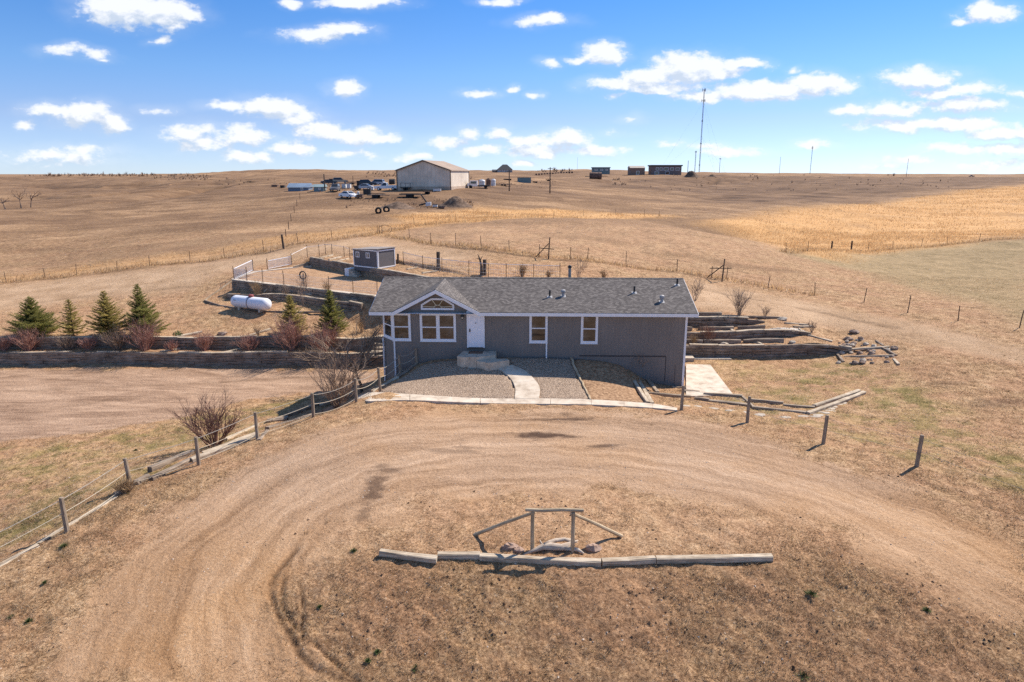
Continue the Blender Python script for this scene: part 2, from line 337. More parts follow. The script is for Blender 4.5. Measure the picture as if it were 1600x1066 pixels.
gold = np.maximum(np.maximum(region(GOLD_R, 5, 7, 14), region(GOLD_M, 3, 4, 8)), .55 * region(GOLD_L, 3, 3, 9))
darkf = region(DARK_F, 25, 15, 40)
for _p, _s, _w, _k in (([(-60,276),(200,276),(420,277),(600,300),(470,318),(330,325),(160,322),(-60,345)], 25, 18, .6), ([(500,300),(560,312),(640,314),(760,322),(820,312),(900,296),(860,284),(740,290),(620,298),(540,300)], 8, 9, .75), ([(560,318),(600,326),(690,328),(740,324),(690,316),(610,316)], 3, 4, 1.0), ([(380,280),(560,284),(620,276),(500,272),(400,275)], 20, 14, .8), ([(740,276),(900,276),(980,272),(900,268),(760,270)], 40, 20, .8)):
    darkf = np.maximum(darkf, _k * region(_p, _s, _w, 2 * _w, seed=19))
dirt = region(YARD_DIRT, .4, .3, 1)
island = region(ISLAND, .5, .7, 1.2)
cl = smooth_line([tuple(gp(*p)[:2]) for p in CENTRE])
m = (GY > 8) & (GY < 36)
al, ac = pline(cl, GX[m], GY[m]); along[m] = al; across[m] = ac
# worn and stained patches (wet mud by the walk, ruts by the island)
stain = np.zeros(GX.shape)
for (px, py, a, b, w) in [(880,655,2.0,.22,.9),(848,681,1.7,.5,1),(945,697,1.0,.25,.8),(700,705,1.5,.3,.45),(585,765,.42,1.5,.75),(605,735,.8,.5,.6),(570,800,.3,.8,.5),(735,700,.8,.2,.4),(1010,662,.8,.12,.3),
                          (560,555+55,.1,.1,0),(885,647,.4,.3,.5),(1560,630,2.2,.8,.5),(1480,600,2,.5,.4)]:
    c = gp(px, py); m = (abs(GX - c.x) < 4 * a) & (abs(GY - c.y) < 4 * b)
    r = np.hypot((GX[m] - c.x) / a, (GY[m] - c.y) / b) + 1.4 * fbm(GX[m] / .5, GY[m] / .22, 4, 21)
    stain[m] = np.maximum(stain[m], w * (1 - sst(.35, 1.1, r)))
RUTS = [[(470,850),(430,900),(425,940),(455,990),(480,1035),(560,1066)],[(445,895),(440,940),(465,985)],[(468,905),(472,950),(473,1000)],[(478,990),(520,1030),(570,1070)]]
rut = np.zeros(GX.shape)
for i, r_ in enumerate(RUTS):
    l = smooth_line([tuple(gp(*p)[:2]) for p in r_], 6)
    m = (GY > 11) & (GY < 22) & (GX < 0) & (GX > -9)
    al, ac = pline(l, GX[m], GY[m])
    w = (.075, .05, .045, .05)[i]
    v = np.exp(-((ac + .12 * fbm(al / .9, al * 0, 3, 30 + i)) / w) ** 2) * sst(-.25, .15, fbm(al / .7, ac * 0, 3, 40 + i) + .1) * sst(0.02, .5, al)
    rut[m] = np.maximum(rut[m], v)
# relief: clods and tussocks on grass, faint ridges on the dirt
grassy = np.clip(1 - road - drive_l - back * .7 - dirt * .7, 0, 1)
nf = 1 - sst(45, 110, GY)
GZ += nf * grassy * (fbm(GX / .9, GY / .9, 4, 1) * .12 + fbm(GX / .22, GY / .22, 2, 2) * .05 * (1 - sst(20, 40, GY)))
_rg = 1 - np.abs(2 * fbm(GX / .55, GY / .55, 3, 81)) * 2
GZ += island * (fbm(GX / .30, GY / .30, 3, 8) * .09 + np.clip(_rg - .35, -.4, .6) * .03 + fbm(GX / .15, GY / .15, 2, 82) * .085)
GZ += np.clip(grassy - island, 0, 1) * nf * (np.clip(1 - np.abs(2 * fbm(GX / .7, GY / .7, 3, 83)) * 2 - .35, -.4, .6) * .05)
GZ += road * (fbm(across / .5, along / 4, 3, 4) * .022 + fbm(GX / 1.4, GY / 1.4, 3, 84) * .05 + fbm(GX / .3, GY / .3, 3, 6) * .012)
GZ -= rut * .09
GZ += nf * drive_l * fbm(GX / 1.2, GY / .7, 3, 9) * .03
scar = np.zeros(GX.shape)
SCARS = [([(-20,311),(40,308),(79,309),(163,307),(184,304),(250,298),(300,292)], 5, .95), ([(120,296),(210,289),(262,290),(315,282),(380,284)], 7, 1), ([(205,312),(250,307),(289,298),(330,293)], 5, .9), ([(-20,292),(60,288),(140,291)], 8, .85), ([(934,283),(1024,281),(1082,285.5),(1127,278.5),(1240,275)], 3, .9), ([(1082,286),(1180,281),(1300,279)], 2.5, .6),
         ([(600,372),(640,373),(674,382),(752,389.5),(842,404),(918,408),(978,415),(1057,426),(1112,437)], .45, .85), ([(-40,448),(71,436),(183,424.5),(297,411),(412,394.5),(519,377),(592,367.5)], .5, .8), ([(1228,395),(1299,393.5),(1395,389),(1600,373.5)], .6, .8),
         ([(1010,392),(1090,400),(1180,418),(1240,424)], 1.2, .5), ([(780,380),(880,372),(960,380)], 1.5, .35), ([(1100,452),(1190,470),(1290,490),(1400,512)], .35, .5), ([(0,478),(150,462),(300,448)], .5, .35), ([(150,500),(260,485),(320,476)], .6, .3), ([(0,612),(180,604),(330,598)], .25, .35), ([(60,640),(200,622),(350,612)], .3, .35), ([(300,600),(420,592),(520,588)], .2, .5)]
for pts, w, k in SCARS:
    l = smooth_line([tuple(gp(*p)[:2]) for p in pts], 5); L_ = np.array(l); pad = 6 * w
    m = (GX > L_[:, 0].min() - pad) & (GX < L_[:, 0].max() + pad) & (GY > L_[:, 1].min() - pad) & (GY < L_[:, 1].max() + pad)
    al, ac = pline(l, GX[m], GY[m]); v = k * np.exp(-((ac + 2.2 * w * fbm(al / (6 * w), ac * 0, 3, 55)) / w) ** 2) * sst(-.3, .15, fbm(al / (5 * w), ac / (2 * w), 4, 56) + .05)
    scar[m] = np.maximum(scar[m], v)
GZ -= scar * (.10 + sst(120, 200, GY) * 2.2)
hill = sst(130, 220, GY) * (1 - sst(600, 900, GY)); GZ += hill * fbm(GX / 26, GY / 40, 4, 14) * 2.0
mid = sst(60, 90, GY) * (1 - sst(400, 700, GY))
GZ += mid * (fbm(GX / 9, GY / 9, 4, 12) * .5 + fbm(GX / 3, GY / 3, 2, 13) * .22)
GZ += region(KNOLL, 6, 4, 9) * (fbm(GX / 1.6, GY / 2.2, 4, 15) * .34 + fbm(GX / 7, GY / 7, 2, 16) * .5)
GZ -= .10 * region([(572,617),(590,611),(624,592),(654,573),(662,567),(720,556),(795,556),(893,558),(970,568),(985,590),(1010,629),(924,627),(860,627),(640,620)], .12)   # scraped out under the gravel and soil beds
# ------------------------------------------------------------------ materials
class NT:
    """small helper around a material's node tree"""
    def __init__(s, name):
        s.m = bpy.data.materials.new(name); s.m.use_nodes = True; s.t = s.m.node_tree; s.t.nodes.clear()
        s.out = s.n('ShaderNodeOutputMaterial'); s.b = s.n('ShaderNodeBsdfPrincipled'); s.l(s.b.outputs[0], s.out.inputs['Surface'])
        s.b.inputs['Specular IOR Level'].default_value = .3
    def n(s, t, **kw):
        n = s.t.nodes.new(t)
        for k, v in kw.items(): setattr(n, k, v)
        return n
    def l(s, a, b): s.t.links.new(a, b)
    def put(s, sock, v):
        if v is None: return
        if hasattr(v, 'is_linked'): s.l(v, sock)
        elif isinstance(v, (tuple, list)) and len(v) == 3 and sock.type == 'RGBA': sock.default_value = (*v, 1)
        else: sock.default_value = v
    def math(s, op, a, b=None, c=None, clamp=False):
        n = s.n('ShaderNodeMath', operation=op, use_clamp=clamp)
        for i, v in enumerate((a, b, c)): s.put(n.inputs[i], v)
        return n.outputs[0]
    def vm(s, op, a, b=None):
        n = s.n('ShaderNodeVectorMath', operation=op); s.put(n.inputs[0], a); s.put(n.inputs[1], b); return n.outputs[0]
    def noise(s, vec, scale, detail=4, rough=.55, dist=0):
        n = s.n('ShaderNodeTexNoise'); n.inputs['Scale'].default_value = scale; n.inputs['Detail'].default_value = detail
        n.inputs['Roughness'].default_value = rough; n.inputs['Distortion'].default_value = dist; s.put(n.inputs['Vector'], vec); return n.outputs['Fac']
    def voro(s, vec, scale, out='Color', feat='F1'):
        n = s.n('ShaderNodeTexVoronoi', feature=feat); n.inputs['Scale'].default_value = scale; s.put(n.inputs['Vector'], vec); return n.outputs[out]
    def ramp(s, f, stops):
        n = s.n('ShaderNodeValToRGB'); s.put(n.inputs[0], f); e = n.color_ramp.elements
        while len(e) < len(stops): e.new(.5)
        for k, (p, c) in zip(e, stops): k.position = p; k.color = (*c, 1) if len(c) == 3 else c
        return n.outputs[0]
    def mr(s, f, a, b, c=0, d=1, smooth=True):
        n = s.n('ShaderNodeMapRange', interpolation_type='SMOOTHSTEP' if smooth else 'LINEAR'); s.put(n.inputs[0], f)
        for i, v in zip((1, 2, 3, 4), (a, b, c, d)): s.put(n.inputs[i], v)
        return n.outputs[0]
    def mix(s, f, a, b, mode='MIX'):
        n = s.n('ShaderNodeMix', data_type='RGBA', blend_type=mode); s.put(n.inputs['Factor'], f); s.put(n.inputs['A'], a); s.put(n.inputs['B'], b); return n.outputs['Result']
    def pos(s): return s.n('ShaderNodeNewGeometry').outputs['Position']
    def obj(s): return s.n('ShaderNodeTexCoord').outputs['Object']
    def uv(s): return s.n('ShaderNodeTexCoord').outputs['UV']
    def attr(s, name): n = s.n('ShaderNodeAttribute'); n.attribute_name = name; return n
    def bump(s, h, strength=.4, dist=.02):
        n = s.n('ShaderNodeBump'); n.inputs['Strength'].default_value = strength; n.inputs['Distance'].default_value = dist
        s.put(n.inputs['Height'], h); s.l(n.outputs[0], s.b.inputs['Normal']); return n
    def base(s, c, rough=.8, metal=0):
        s.put(s.b.inputs['Base Color'], c); s.put(s.b.inputs['Roughness'], rough); s.put(s.b.inputs['Metallic'], metal); return s

def ground_material():
    g = NT('ground_dirt_and_dry_grass'); p = g.pos()
    z1 = g.attr('zone_one'); z2 = g.attr('zone_two'); z3 = g.attr('zone_three')
    s1 = g.n('ShaderNodeSeparateColor'); g.l(z1.outputs['Color'], s1.inputs[0]); road, gold, lawn = s1.outputs; dirt = z1.outputs['Alpha']
    s2 = g.n('ShaderNodeSeparateColor'); g.l(z2.outputs['Color'], s2.inputs[0]); drive, past, dark = s2.outputs; back = z2.outputs['Alpha']
    s3 = g.n('ShaderNodeSeparateColor'); g.l(z3.outputs['Color'], s3.inputs[0]); stain, rut, island = s3.outputs; scar = z3.outputs['Alpha']
    tr0 = g.attr('track').outputs['Vector']; tsep = g.n('ShaderNodeSeparateXYZ'); g.l(tr0, tsep.inputs[0]); bare_ = tsep.outputs[2]; wob = g.math('MULTIPLY', g.math('SUBTRACT', g.noise(p, .4, 3, .5), .5), 1.6); wv = g.n('ShaderNodeCombineXYZ'); g.l(wob, wv.inputs[1]); tr = g.vm('ADD', g.vm('MULTIPLY', tr0, (1, 1, 0)), wv.outputs[0])
    big = g.noise(p, .035, 5, .6); patch = g.noise(p, .33, 5, .62); clod = g.noise(p, 1.9, 5, .65); fine = g.noise(p, 11, 5, .72); grit = g.noise(p, 55, 3, .7)
    # wind-combed streaks on the far slopes
    comb = g.noise(g.vm('MULTIPLY', p, (.07, .14, .2)), 1.0, 6, .62, .9)
    f_near = g.math('ADD', g.math('ADD', g.math('MULTIPLY', clod, .30), g.math('MULTIPLY', fine, .50)), g.math('MULTIPLY', grit, .20))
    dry = g.ramp(f_near, [(.38, (.09, .053, .029)), (.45, (.26, .160, .090)), (.52, (.44, .290, .172)), (.60, (.66, .475, .31))])
    soil = g.ramp(f_near, [(.39, (.14, .078, .044)), (.49, (.36, .215, .128)), (.59, (.57, .375, .24))])
    c = g.mix(g.mr(patch, .40, .60), dry, soil)
    far = g.ramp(g.math('ADD', g.math('MULTIPLY', comb, .55), g.math('MULTIPLY', clod, .45)), [(.38, (.125, .076, .046)), (.50, (.275, .176, .106)), (.60, (.43, .29, .18))])
    d = g.n('ShaderNodeSeparateXYZ'); g.l(p, d.inputs[0])
    fd = g.mr(d.outputs['Y'], 55, 120)
    c = g.mix(g.math('MULTIPLY', fd, .85), c, far)
    c = g.mix(g.math('MULTIPLY', fd, g.mr(g.noise(g.vm('MULTIPLY', p, (.018, .045, 0)), 1.0, 5, .6, .8), .44, .60, 0, .55)), c, (.150, .092, .058))
    c = g.mix(g.math('MULTIPLY', island, g.mr(clod, .44, .58, .05, .72)), c, g.ramp(fine, [(.36, (.075, .038, .021)), (.62, (.24, .135, .078))]))
    bare_c = g.ramp(f_near, [(.40, (.22, .130, .075)), (.50, (.43, .275, .172)), (.59, (.62, .425, .285))])
    c = g.mix(g.math('MULTIPLY', bare_, g.mr(clod, .34, .56, .95, .45)), c, bare_c)
    # green showing through
    c = g.mix(g.math('MULTIPLY', lawn, g.mr(g.noise(p, .5, 5, .65), .47, .62, .0, .8)), c, g.ramp(fine, [(.35, (.080, .076, .022)), (.65, (.28, .235, .085))]))
    c = g.mix(g.math('MULTIPLY', lawn, g.mr(g.noise(p, 1.1, 5, .6), .47, .6, 0, .45)), c, g.ramp(fine, [(.3, (.24, .155, .07)), (.68, (.58, .42, .215))]))
    c = g.mix(g.math('MULTIPLY', past, .75), c, g.ramp(g.math('ADD', g.math('MULTIPLY', clod, .5), g.math('MULTIPLY', patch, .5)), [(.38, (.19, .150, .078)), (.60, (.37, .29, .17))]))
    c = g.mix(g.math('MULTIPLY', gold, g.mr(g.noise(p, .12, 5, .6), .28, .55, .62, 1)), c, g.ramp(g.math('ADD', g.math('MULTIPLY', comb, .5), g.math('MULTIPLY', clod, .5)), [(.30, (.41, .225, .10)), (.50, (.56, .335, .155)), (.70, (.70, .46, .245))]))
    c = g.mix(g.math('MULTIPLY', dark, g.mr(big, .35, .6, .6, .92)), c, g.ramp(comb, [(.36, (.085, .052, .034)), (.62, (.195, .125, .082))]))
    # bare driven dirt: streaks run along the track
    st = g.noise(g.vm('MULTIPLY', tr, (.16, 2.1, 1)), 1.0, 6, .66, .3); st2 = g.noise(g.vm('MULTIPLY', tr, (.05, .55, 1)), 1.0, 3, .5, .2)
    dr = g.math('ADD', g.math('ADD', g.math('MULTIPLY', st, .31), g.math('MULTIPLY', st2, .20)), g.math('ADD', g.math('MULTIPLY', fine, .28), g.math('MULTIPLY', grit, .21)))
    dcol = g.ramp(dr, [(.40, (.23, .140, .085)), (.47, (.385, .250, .160)), (.54, (.50, .338, .225)), (.62, (.66, .475, .335))])
    dcol = g.mix(g.math('ADD', g.mr(g.noise(p, .22, 4, .6), .45, .65, 0, .5), g.math('MULTIPLY', g.mr(d.outputs['Y'], 17, 24, 1, 0), .45)), dcol, g.ramp(dr, [(.41, (.235, .128, .064)), (.50, (.42, .25, .135)), (.61, (.62, .41, .25))]))
    edge = g.math('MULTIPLY', g.math('SUBTRACT', clod, .5), .9)
    c = g.mix(g.mr(g.math('ADD', road, edge), .30, .70), c, dcol)
    lst = g.noise(g.vm('MULTIPLY', p, (.30, 1.3, 1)), 1.0, 6, .65, .5)
    lcol = g.ramp(g.math('ADD', g.math('MULTIPLY', lst, .6), g.math('MULTIPLY', fine, .4)), [(.38, (.215, .137, .096)), (.50, (.365, .248, .180)), (.62, (.52, .37, .275))])
    c = g.mix(g.mr(g.math('ADD', drive, edge), .35, .65), c, lcol)
    bcol = g.ramp(g.math('ADD', g.math('MULTIPLY', patch, .5), g.math('MULTIPLY', fine, .5)), [(.38, (.34, .225, .142)), (.60, (.55, .395, .27))])
    c = g.mix(g.math('MULTIPLY', g.math('MULTIPLY', back, .95), g.mr(patch, .3, .6, .75, 1)), c, bcol)
    ycol = g.ramp(g.math('ADD', g.math('MULTIPLY', patch, .4), g.math('MULTIPLY', clod, .6)), [(.38, (.33, .20, .12)), (.60, (.50, .335, .22))])
    c = g.mix(g.math('MULTIPLY', dirt, .9), c, ycol)
    # scattered pale gravel and dark clods
    vor = g.n('ShaderNodeTexVoronoi'); vor.inputs['Scale'].default_value = 9; g.l(p, vor.inputs['Vector'])
    vs = g.n('ShaderNodeSeparateColor'); g.l(vor.outputs['Color'], vs.inputs[0])
    peb = g.math('MULTIPLY', g.math('GREATER_THAN', vs.outputs[0], .90), g.math('LESS_THAN', vor.outputs['Distance'], .24))
    c = g.mix(g.math('MULTIPLY', peb, .65), c, g.mix(vs.outputs[1], (.13, .075, .045), (.66, .52, .40)))
    c = g.mix(g.math('MULTIPLY', scar, g.mr(clod, .35, .6, .45, 1)), c, g.mix(fine, (.075, .044, .026), (.17, .105, .065)))
    c = g.mix(stain, c, g.mix(fine, (.060, .036, .026), (.15, .09, .06)))
    c = g.mix(g.math('MULTIPLY', rut, .75), c, (.075, .042, .026))
    c = g.mix(g.math('SUBTRACT', 1, g.math('MULTIPLY', g.math('MULTIPLY', road, g.mr(d.outputs['Y'], 17, 25)), .6)), c, (1.03, .965, .865), 'MULTIPLY')
    g.base(c, .95); g.b.inputs['Specular IOR Level'].default_value = .12
    h = g.math('ADD', g.math('ADD', g.math('MULTIPLY', fine, .6), g.math('MULTIPLY', grit, .35)), clod)
    g.bump(h, .9, .09); return g.m
M_GROUND = ground_material()

def translucent(g, amount=.45):
    """thin leaves and blades let part of the light through"""
    t = g.n('ShaderNodeBsdfTranslucent'); src = g.b.inputs['Base Color'].links[0].from_socket; g.l(src, t.inputs['Color']); m = g.n('ShaderNodeMixShader'); m.inputs[0].default_value = amount
    g.l(g.b.outputs[0], m.inputs[1]); g.l(t.outputs[0], m.inputs[2]); g.l(m.outputs[0], g.out.inputs['Surface'])
def noise_mat(name, stops, scale=3, detail=5, rough=.85, stretch=(1, 1, 1), bump=.25, bdist=.01, metal=0, spec=.3, coord='obj'):
    g = NT(name); p = g.vm('MULTIPLY', getattr(g, coord)(), stretch); f = g.noise(p, scale, detail, .65)
    g.base(g.ramp(f, stops), rough, metal); g.b.inputs['Specular IOR Level'].default_value = spec
    if bump: g.bump(f, bump, bdist)
    return g.m
def plain(name, c, rough=.5, metal=0, var=.12, scale=4, spec=.4):
    a = tuple(x * (1 - var) for x in c); b = tuple(min(1, x * (1 + var)) for x in c)
    return noise_mat(name, [(.35, a), (.65, b)], scale, 4, rough, bump=0, metal=metal, spec=spec)

# ------------------------------------------------------------------ scene bookkeeping
def tag(o, label=None, cat=None, group=None, kind=None):
    if label: o['label'] = label
    if cat: o['category'] = cat
    if group: o['group'] = group
    if kind: o['kind'] = kind
    return o
def thing(name, label, cat, loc, group=None):
    o = bpy.data.objects.new(name, None); COL.objects.link(o); o.location = loc; o.empty_display_size = .3
    return tag(o, label, cat, group)
class MB:
    """collects faces in world coordinates; build() links them as one mesh object"""
    def __init__(s): s.v = []; s.f = []; s.m = []; s.mi = 0
    def add(s, verts, faces):
        k = len(s.v); s.v.extend(Vector(q) for q in verts); s.f.extend(tuple(i + k for i in f) for f in faces); s.m.extend([s.mi] * len(faces)); return s
    def obox(s, o, ax, ay, az):
        """box from a corner and three edge vectors"""
        o, ax, ay, az = map(Vector, (o, ax, ay, az))
        c = [o, o + ax, o + ax + ay, o + ay]; c += [q + az for q in c]
        f = [(0, 3, 2, 1), (4, 5, 6, 7), (0, 1, 5, 4), (1, 2, 6, 5), (2, 3, 7, 6), (3, 0, 4, 7)]
        if ax.cross(ay).dot(az) < 0: f = [q[::-1] for q in f]
        return s.add(c, f)
    def box(s, c, sx, sy, sz, rz=0):
        """box standing on c"""
        ca, sa = math.cos(rz), math.sin(rz); X = Vector((ca, sa, 0)); Y = Vector((-sa, ca, 0))
        return s.obox(Vector(c) - X * sx / 2 - Y * sy / 2, X * sx, Y * sy, Vector((0, 0, sz)))
    def tube(s, pts, rad, n=6, caps=True):
        pts = [Vector(p) for p in pts]
        if not isinstance(rad, (list, tuple)): rad = [rad] * len(pts)
        vs = []; fs = []; prev = None
        for i, p in enumerate(pts):
            d = (pts[min(i + 1, len(pts) - 1)] - pts[max(i - 1, 0)]).normalized()
            if prev is None:
                a = d.cross(Vector((0, 0, 1)) if abs(d.z) < .9 else Vector((1, 0, 0))).normalized()
            else:
                a = (prev - d * prev.dot(d)).normalized()
            prev = a; b = d.cross(a)
            for k in range(n):
                t = 2 * math.pi * k / n; vs.append(p + (a * math.cos(t) + b * math.sin(t)) * rad[i])
        for i in range(len(pts) - 1):
            for k in range(n): fs.append((i * n + k, i * n + (k + 1) % n, (i + 1) * n + (k + 1) % n, (i + 1) * n + k))
        if caps: fs.append(tuple(range(n))[::-1]); fs.append(tuple((len(pts) - 1) * n + k for k in range(n)))
        return s.add(vs, fs)
    def timber(s, p0, p1, w=.2, h=.2, jit=.012, r=None, seg=.7):
        """weathered squared timber lying from p0 to p1 (centre of its underside)"""
        r = r or rnd; p0, p1 = Vector(p0), Vector(p1); d = p1 - p0; L = d.length; d = d / L
        y = Vector((0, 0, 1)).cross(d).normalized(); z = d.cross(y); n = max(2, int(L / seg) + 1); vs = []; fs = []
        wob = [r.uniform(-1, 1) for _ in range(2)]
        c = min(w, h) * .14
        prof = [(-w / 2 + c, 0), (w / 2 - c, 0), (w / 2, c), (w / 2, h - c), (w / 2 - c, h), (-w / 2 + c, h), (-w / 2, h - c), (-w / 2, c)]
        for i in range(n):
            t = i / (n - 1); o = p0 + d * (L * t) + y * (math.sin(t * 3.1) * jit * 2 * wob[0]) + z * (math.sin(t * 3.1) * jit * wob[1])
            for (a, b) in prof: vs.append(o + y * (a + r.uniform(-jit, jit)) + z * (b + r.uniform(-jit, jit)))
        for i in range(n - 1):
            for k in range(8): fs.append((i * 8 + k, i * 8 + (k + 1) % 8, (i + 1) * 8 + (k + 1) % 8, (i + 1) * 8 + k))
        fs.append(tuple(range(8))[::-1]); fs.append(tuple((n - 1) * 8 + k for k in range(8)))
        return s.add(vs, fs)
    def blob(s, c, rx, ry, rz, jit=.18, nu=9, nv=6, r=None, rot=0, flat=0):
        r = r or rnd; vs = []; fs = []; ca, sa = math.cos(rot), math.sin(rot)
        for j in range(nv + 1):
            ph = -math.pi / 2 + math.pi * j / nv
            for i in range(nu):
                th = 2 * math.pi * i / nu; k = 1 + r.uniform(-jit, jit)
                x, y, z = rx * k * math.cos(ph) * math.cos(th), ry * k * math.cos(ph) * math.sin(th), rz * k * math.sin(ph)
                if flat: z = min(z, rz * flat)
                vs.append(Vector(c) + Vector((x * ca - y * sa, x * sa + y * ca, z)))
        for j in range(nv):
            for i in range(nu): fs.append((j * nu + i, j * nu + (i + 1) % nu, (j + 1) * nu + (i + 1) % nu, (j + 1) * nu + i))
        return s.add(vs, fs)
    def prism(s, poly, dz, down=True):
        """polygon of 3-D points (anticlockwise from above) thickened by dz (a vector or a drop)"""
        dz = Vector((0, 0, -dz)) if not isinstance(dz, Vector) else dz; n = len(poly); p = [Vector(q) for q in poly]
        vs = p + [q + dz for q in p]; fs = [tuple(range(n)), tuple(range(2 * n - 1, n - 1, -1))]
        fs += [(i, n + i, n + (i + 1) % n, (i + 1) % n) for i in range(n)]
        nrm = sum(((p[i].cross(p[(i + 1) % n])) for i in range(n)), Vector())
        if nrm.dot(dz) > 0: fs = [q[::-1] for q in fs]
        return s.add(vs, fs)
    def build(s, name, mat, parent=None, loc=None, smooth=False, uv='edge'):
        me = bpy.data.meshes.new(name)
        if parent is not None:
            o0 = Vector((0, 0, 0)); q = parent
            while q is not None: o0 += q.location; q = q.parent
        else: o0 = Vector(loc) if loc is not None else Vector((0, 0, 0))
        off = Vector((0, 0, 0)) if parent is None or loc is None else Vector(loc) - o0
        org = o0 + off
        me.from_pydata([tuple(q - org) for q in s.v], [], s.f); me.update()
        mats = mat if isinstance(mat, (list, tuple)) else [mat]
        for m in mats: me.materials.append(m)
        if len(mats) > 1: me.polygons.foreach_set('material_index', s.m)
        if smooth: me.polygons.foreach_set('use_smooth', [True] * len(me.polygons))
        if uv:
            ul = me.uv_layers.new(name='UVMap').data; V = [q for q in s.v]; k0 = rnd.uniform(0, 40)
            for p in me.polygons:
                n = p.normal; ids = p.vertices
                if uv == 'slope' and abs(n.z) < .999: a = Vector((0, 0, 1)).cross(n).normalized()
                else:
                    L = -1; a = Vector((1, 0, 0))
                    for i in range(len(ids)):
                        e = V[ids[(i + 1) % len(ids)]] - V[ids[i]]
                        if e.length > L: L = e.length; a = e
                    a = a.normalized() if a.length > 0 else Vector((1, 0, 0))
                    if a.x + .01 * a.y + .001 * a.z < 0: a = -a
                b = n.cross(a)
                for li in p.loop_indices:
                    q = V[me.loops[li].vertex_index]; ul[li].uv = (q.dot(a) + (k0 if uv == 'edge' else 0), q.dot(b))
        ob = bpy.data.objects.new(name, me); COL.objects.link(ob)
        if parent is not None: ob.parent = parent; ob.location = off
        else: ob.location = o0
        return ob

# ------------------------------------------------------------------ the ground sheet, cut into ground and driven lanes
def build_ground():
    nr, nc = GX.shape
    co = np.stack([GX, GY, GZ], -1).reshape(-1, 3)
    gx = np.gradient(GZ, axis=1) / np.gradient(GX, axis=1)
    dzr = np.gradient(GZ, axis=0); dyr = np.gradient(GY, axis=0); dxr = np.gradient(GX, axis=0)
    gy = (dzr - gx * dxr) / dyr
    nrm = np.stack([-gx, -gy, np.ones_like(gx)], -1); nrm /= np.linalg.norm(nrm, axis=-1, keepdims=True); nrm = nrm.reshape(-1, 3)
    idx = np.arange(nr * nc).reshape(nr, nc)
    quads = np.stack([idx[:-1, :-1], idx[:-1, 1:], idx[1:, 1:], idx[1:, :-1]], -1).reshape(-1, 4)
    att = {'zone_one': np.stack([road, gold, lawn, dirt], -1), 'zone_two': np.stack([drive_l, past, darkf, back], -1), 'zone_three': np.stack([stain, rut, island, scar], -1)}
    def fm(a): return a.reshape(-1)[quads].mean(1)
    isroad = fm(road) > .5; isdr = (fm(drive_l) > .5) & ~isroad; isback = (fm(back) > .5) & ~isroad & ~isdr
    for name, sel in (('ground', ~(isroad | isdr | isback)), ('driveway', isroad), ('lower_driveway', isdr), ('dirt_track', isback)):
        q = quads[sel]; used, inv = np.unique(q.ravel(), return_inverse=True)
        me = bpy.data.meshes.new(name); me.vertices.add(len(used)); me.vertices.foreach_set('co', co[used].astype(np.float32).ravel())
        me.loops.add(len(inv)); me.loops.foreach_set('vertex_index', inv.astype(np.int32))
        me.polygons.add(len(q)); me.polygons.foreach_set('loop_start', np.arange(0, 4 * len(q), 4, dtype=np.int32))
        me.polygons.foreach_set('use_smooth', np.ones(len(q), bool))
        me.update(calc_edges=True); me.validate()
        for k, v in att.items():
            a = me.attributes.new(k, 'FLOAT_COLOR', 'POINT'); a.data.foreach_set('color', v.reshape(-1, 4)[used].astype(np.float32).ravel())
        a = me.attributes.new('track', 'FLOAT_VECTOR', 'POINT'); a.data.foreach_set('vector', np.stack([along, across, bare], -1).reshape(-1, 3)[used].astype(np.float32).ravel())
        me.normals_split_custom_set_from_vertices(nrm[used].tolist())
        me.materials.append(M_GROUND); o = bpy.data.objects.new(name, me); COL.objects.link(o); o['kind'] = 'structure'
build_ground()
# ------------------------------------------------------------------ shared materials
def wood_mat(name, dark, mid, light, scale=5):
    g = NT(name); u = g.uv(); f = g.noise(g.vm('MULTIPLY', u, (1.2, 16, 1)), 1.0, 6, .7, .4); b = g.noise(g.obj(), 1.3, 4, .6)
    x = g.math('ADD', g.math('MULTIPLY', f, .65), g.math('MULTIPLY', b, .35))
    g.base(g.ramp(x, [(.36, dark), (.50, mid), (.66, light)]), .9); g.b.inputs['Specular IOR Level'].default_value = .15
    g.bump(f, .6, .02); return g.m
M_TIE = wood_mat('weathered_railroad_tie', (.07, .050, .037), (.245, .185, .138), (.46, .37, .285))
M_TIMBER = wood_mat('silvered_timber', (.20, .145, .095), (.46, .365, .262), (.72, .60, .455))
M_POST = wood_mat('grey_post_wood', (.12, .085, .058), (.30, .23, .165), (.50, .40, .30))
M_POLE = wood_mat('bleached_pole', (.20, .145, .085), (.45, .34, .22), (.68, .545, .38))
M_DARKWOOD = wood_mat('dark_old_wood', (.04, .03, .024), (.10, .076, .058), (.2, .155, .12))
M_WHITE = plain('white_trim_paint', (.78, .78, .80), .45, var=.04)
M_DOOR = plain('white_door_paint', (.80, .80, .84), .4, var=.03)
M_BLACK = plain('black_metal', (.02, .02, .022), .5)
M_STEEL = plain('galvanised_steel', (.42, .42, .43), .45, .6)
M_RUST = plain('rusty_steel_post', (.105, .065, .045), .8, .1)
M_CONC = noise_mat('concrete', [(.34, (.40, .315, .235)), (.48, (.56, .46, .355)), (.64, (.66, .56, .45))], 1.6, 7, .9, bump=.2)
M_CONC_D = noise_mat('old_concrete', [(.32, (.36, .29, .22)), (.5, (.50, .415, .32)), (.68, (.60, .51, .40))], 3, 7, .9, bump=.3)

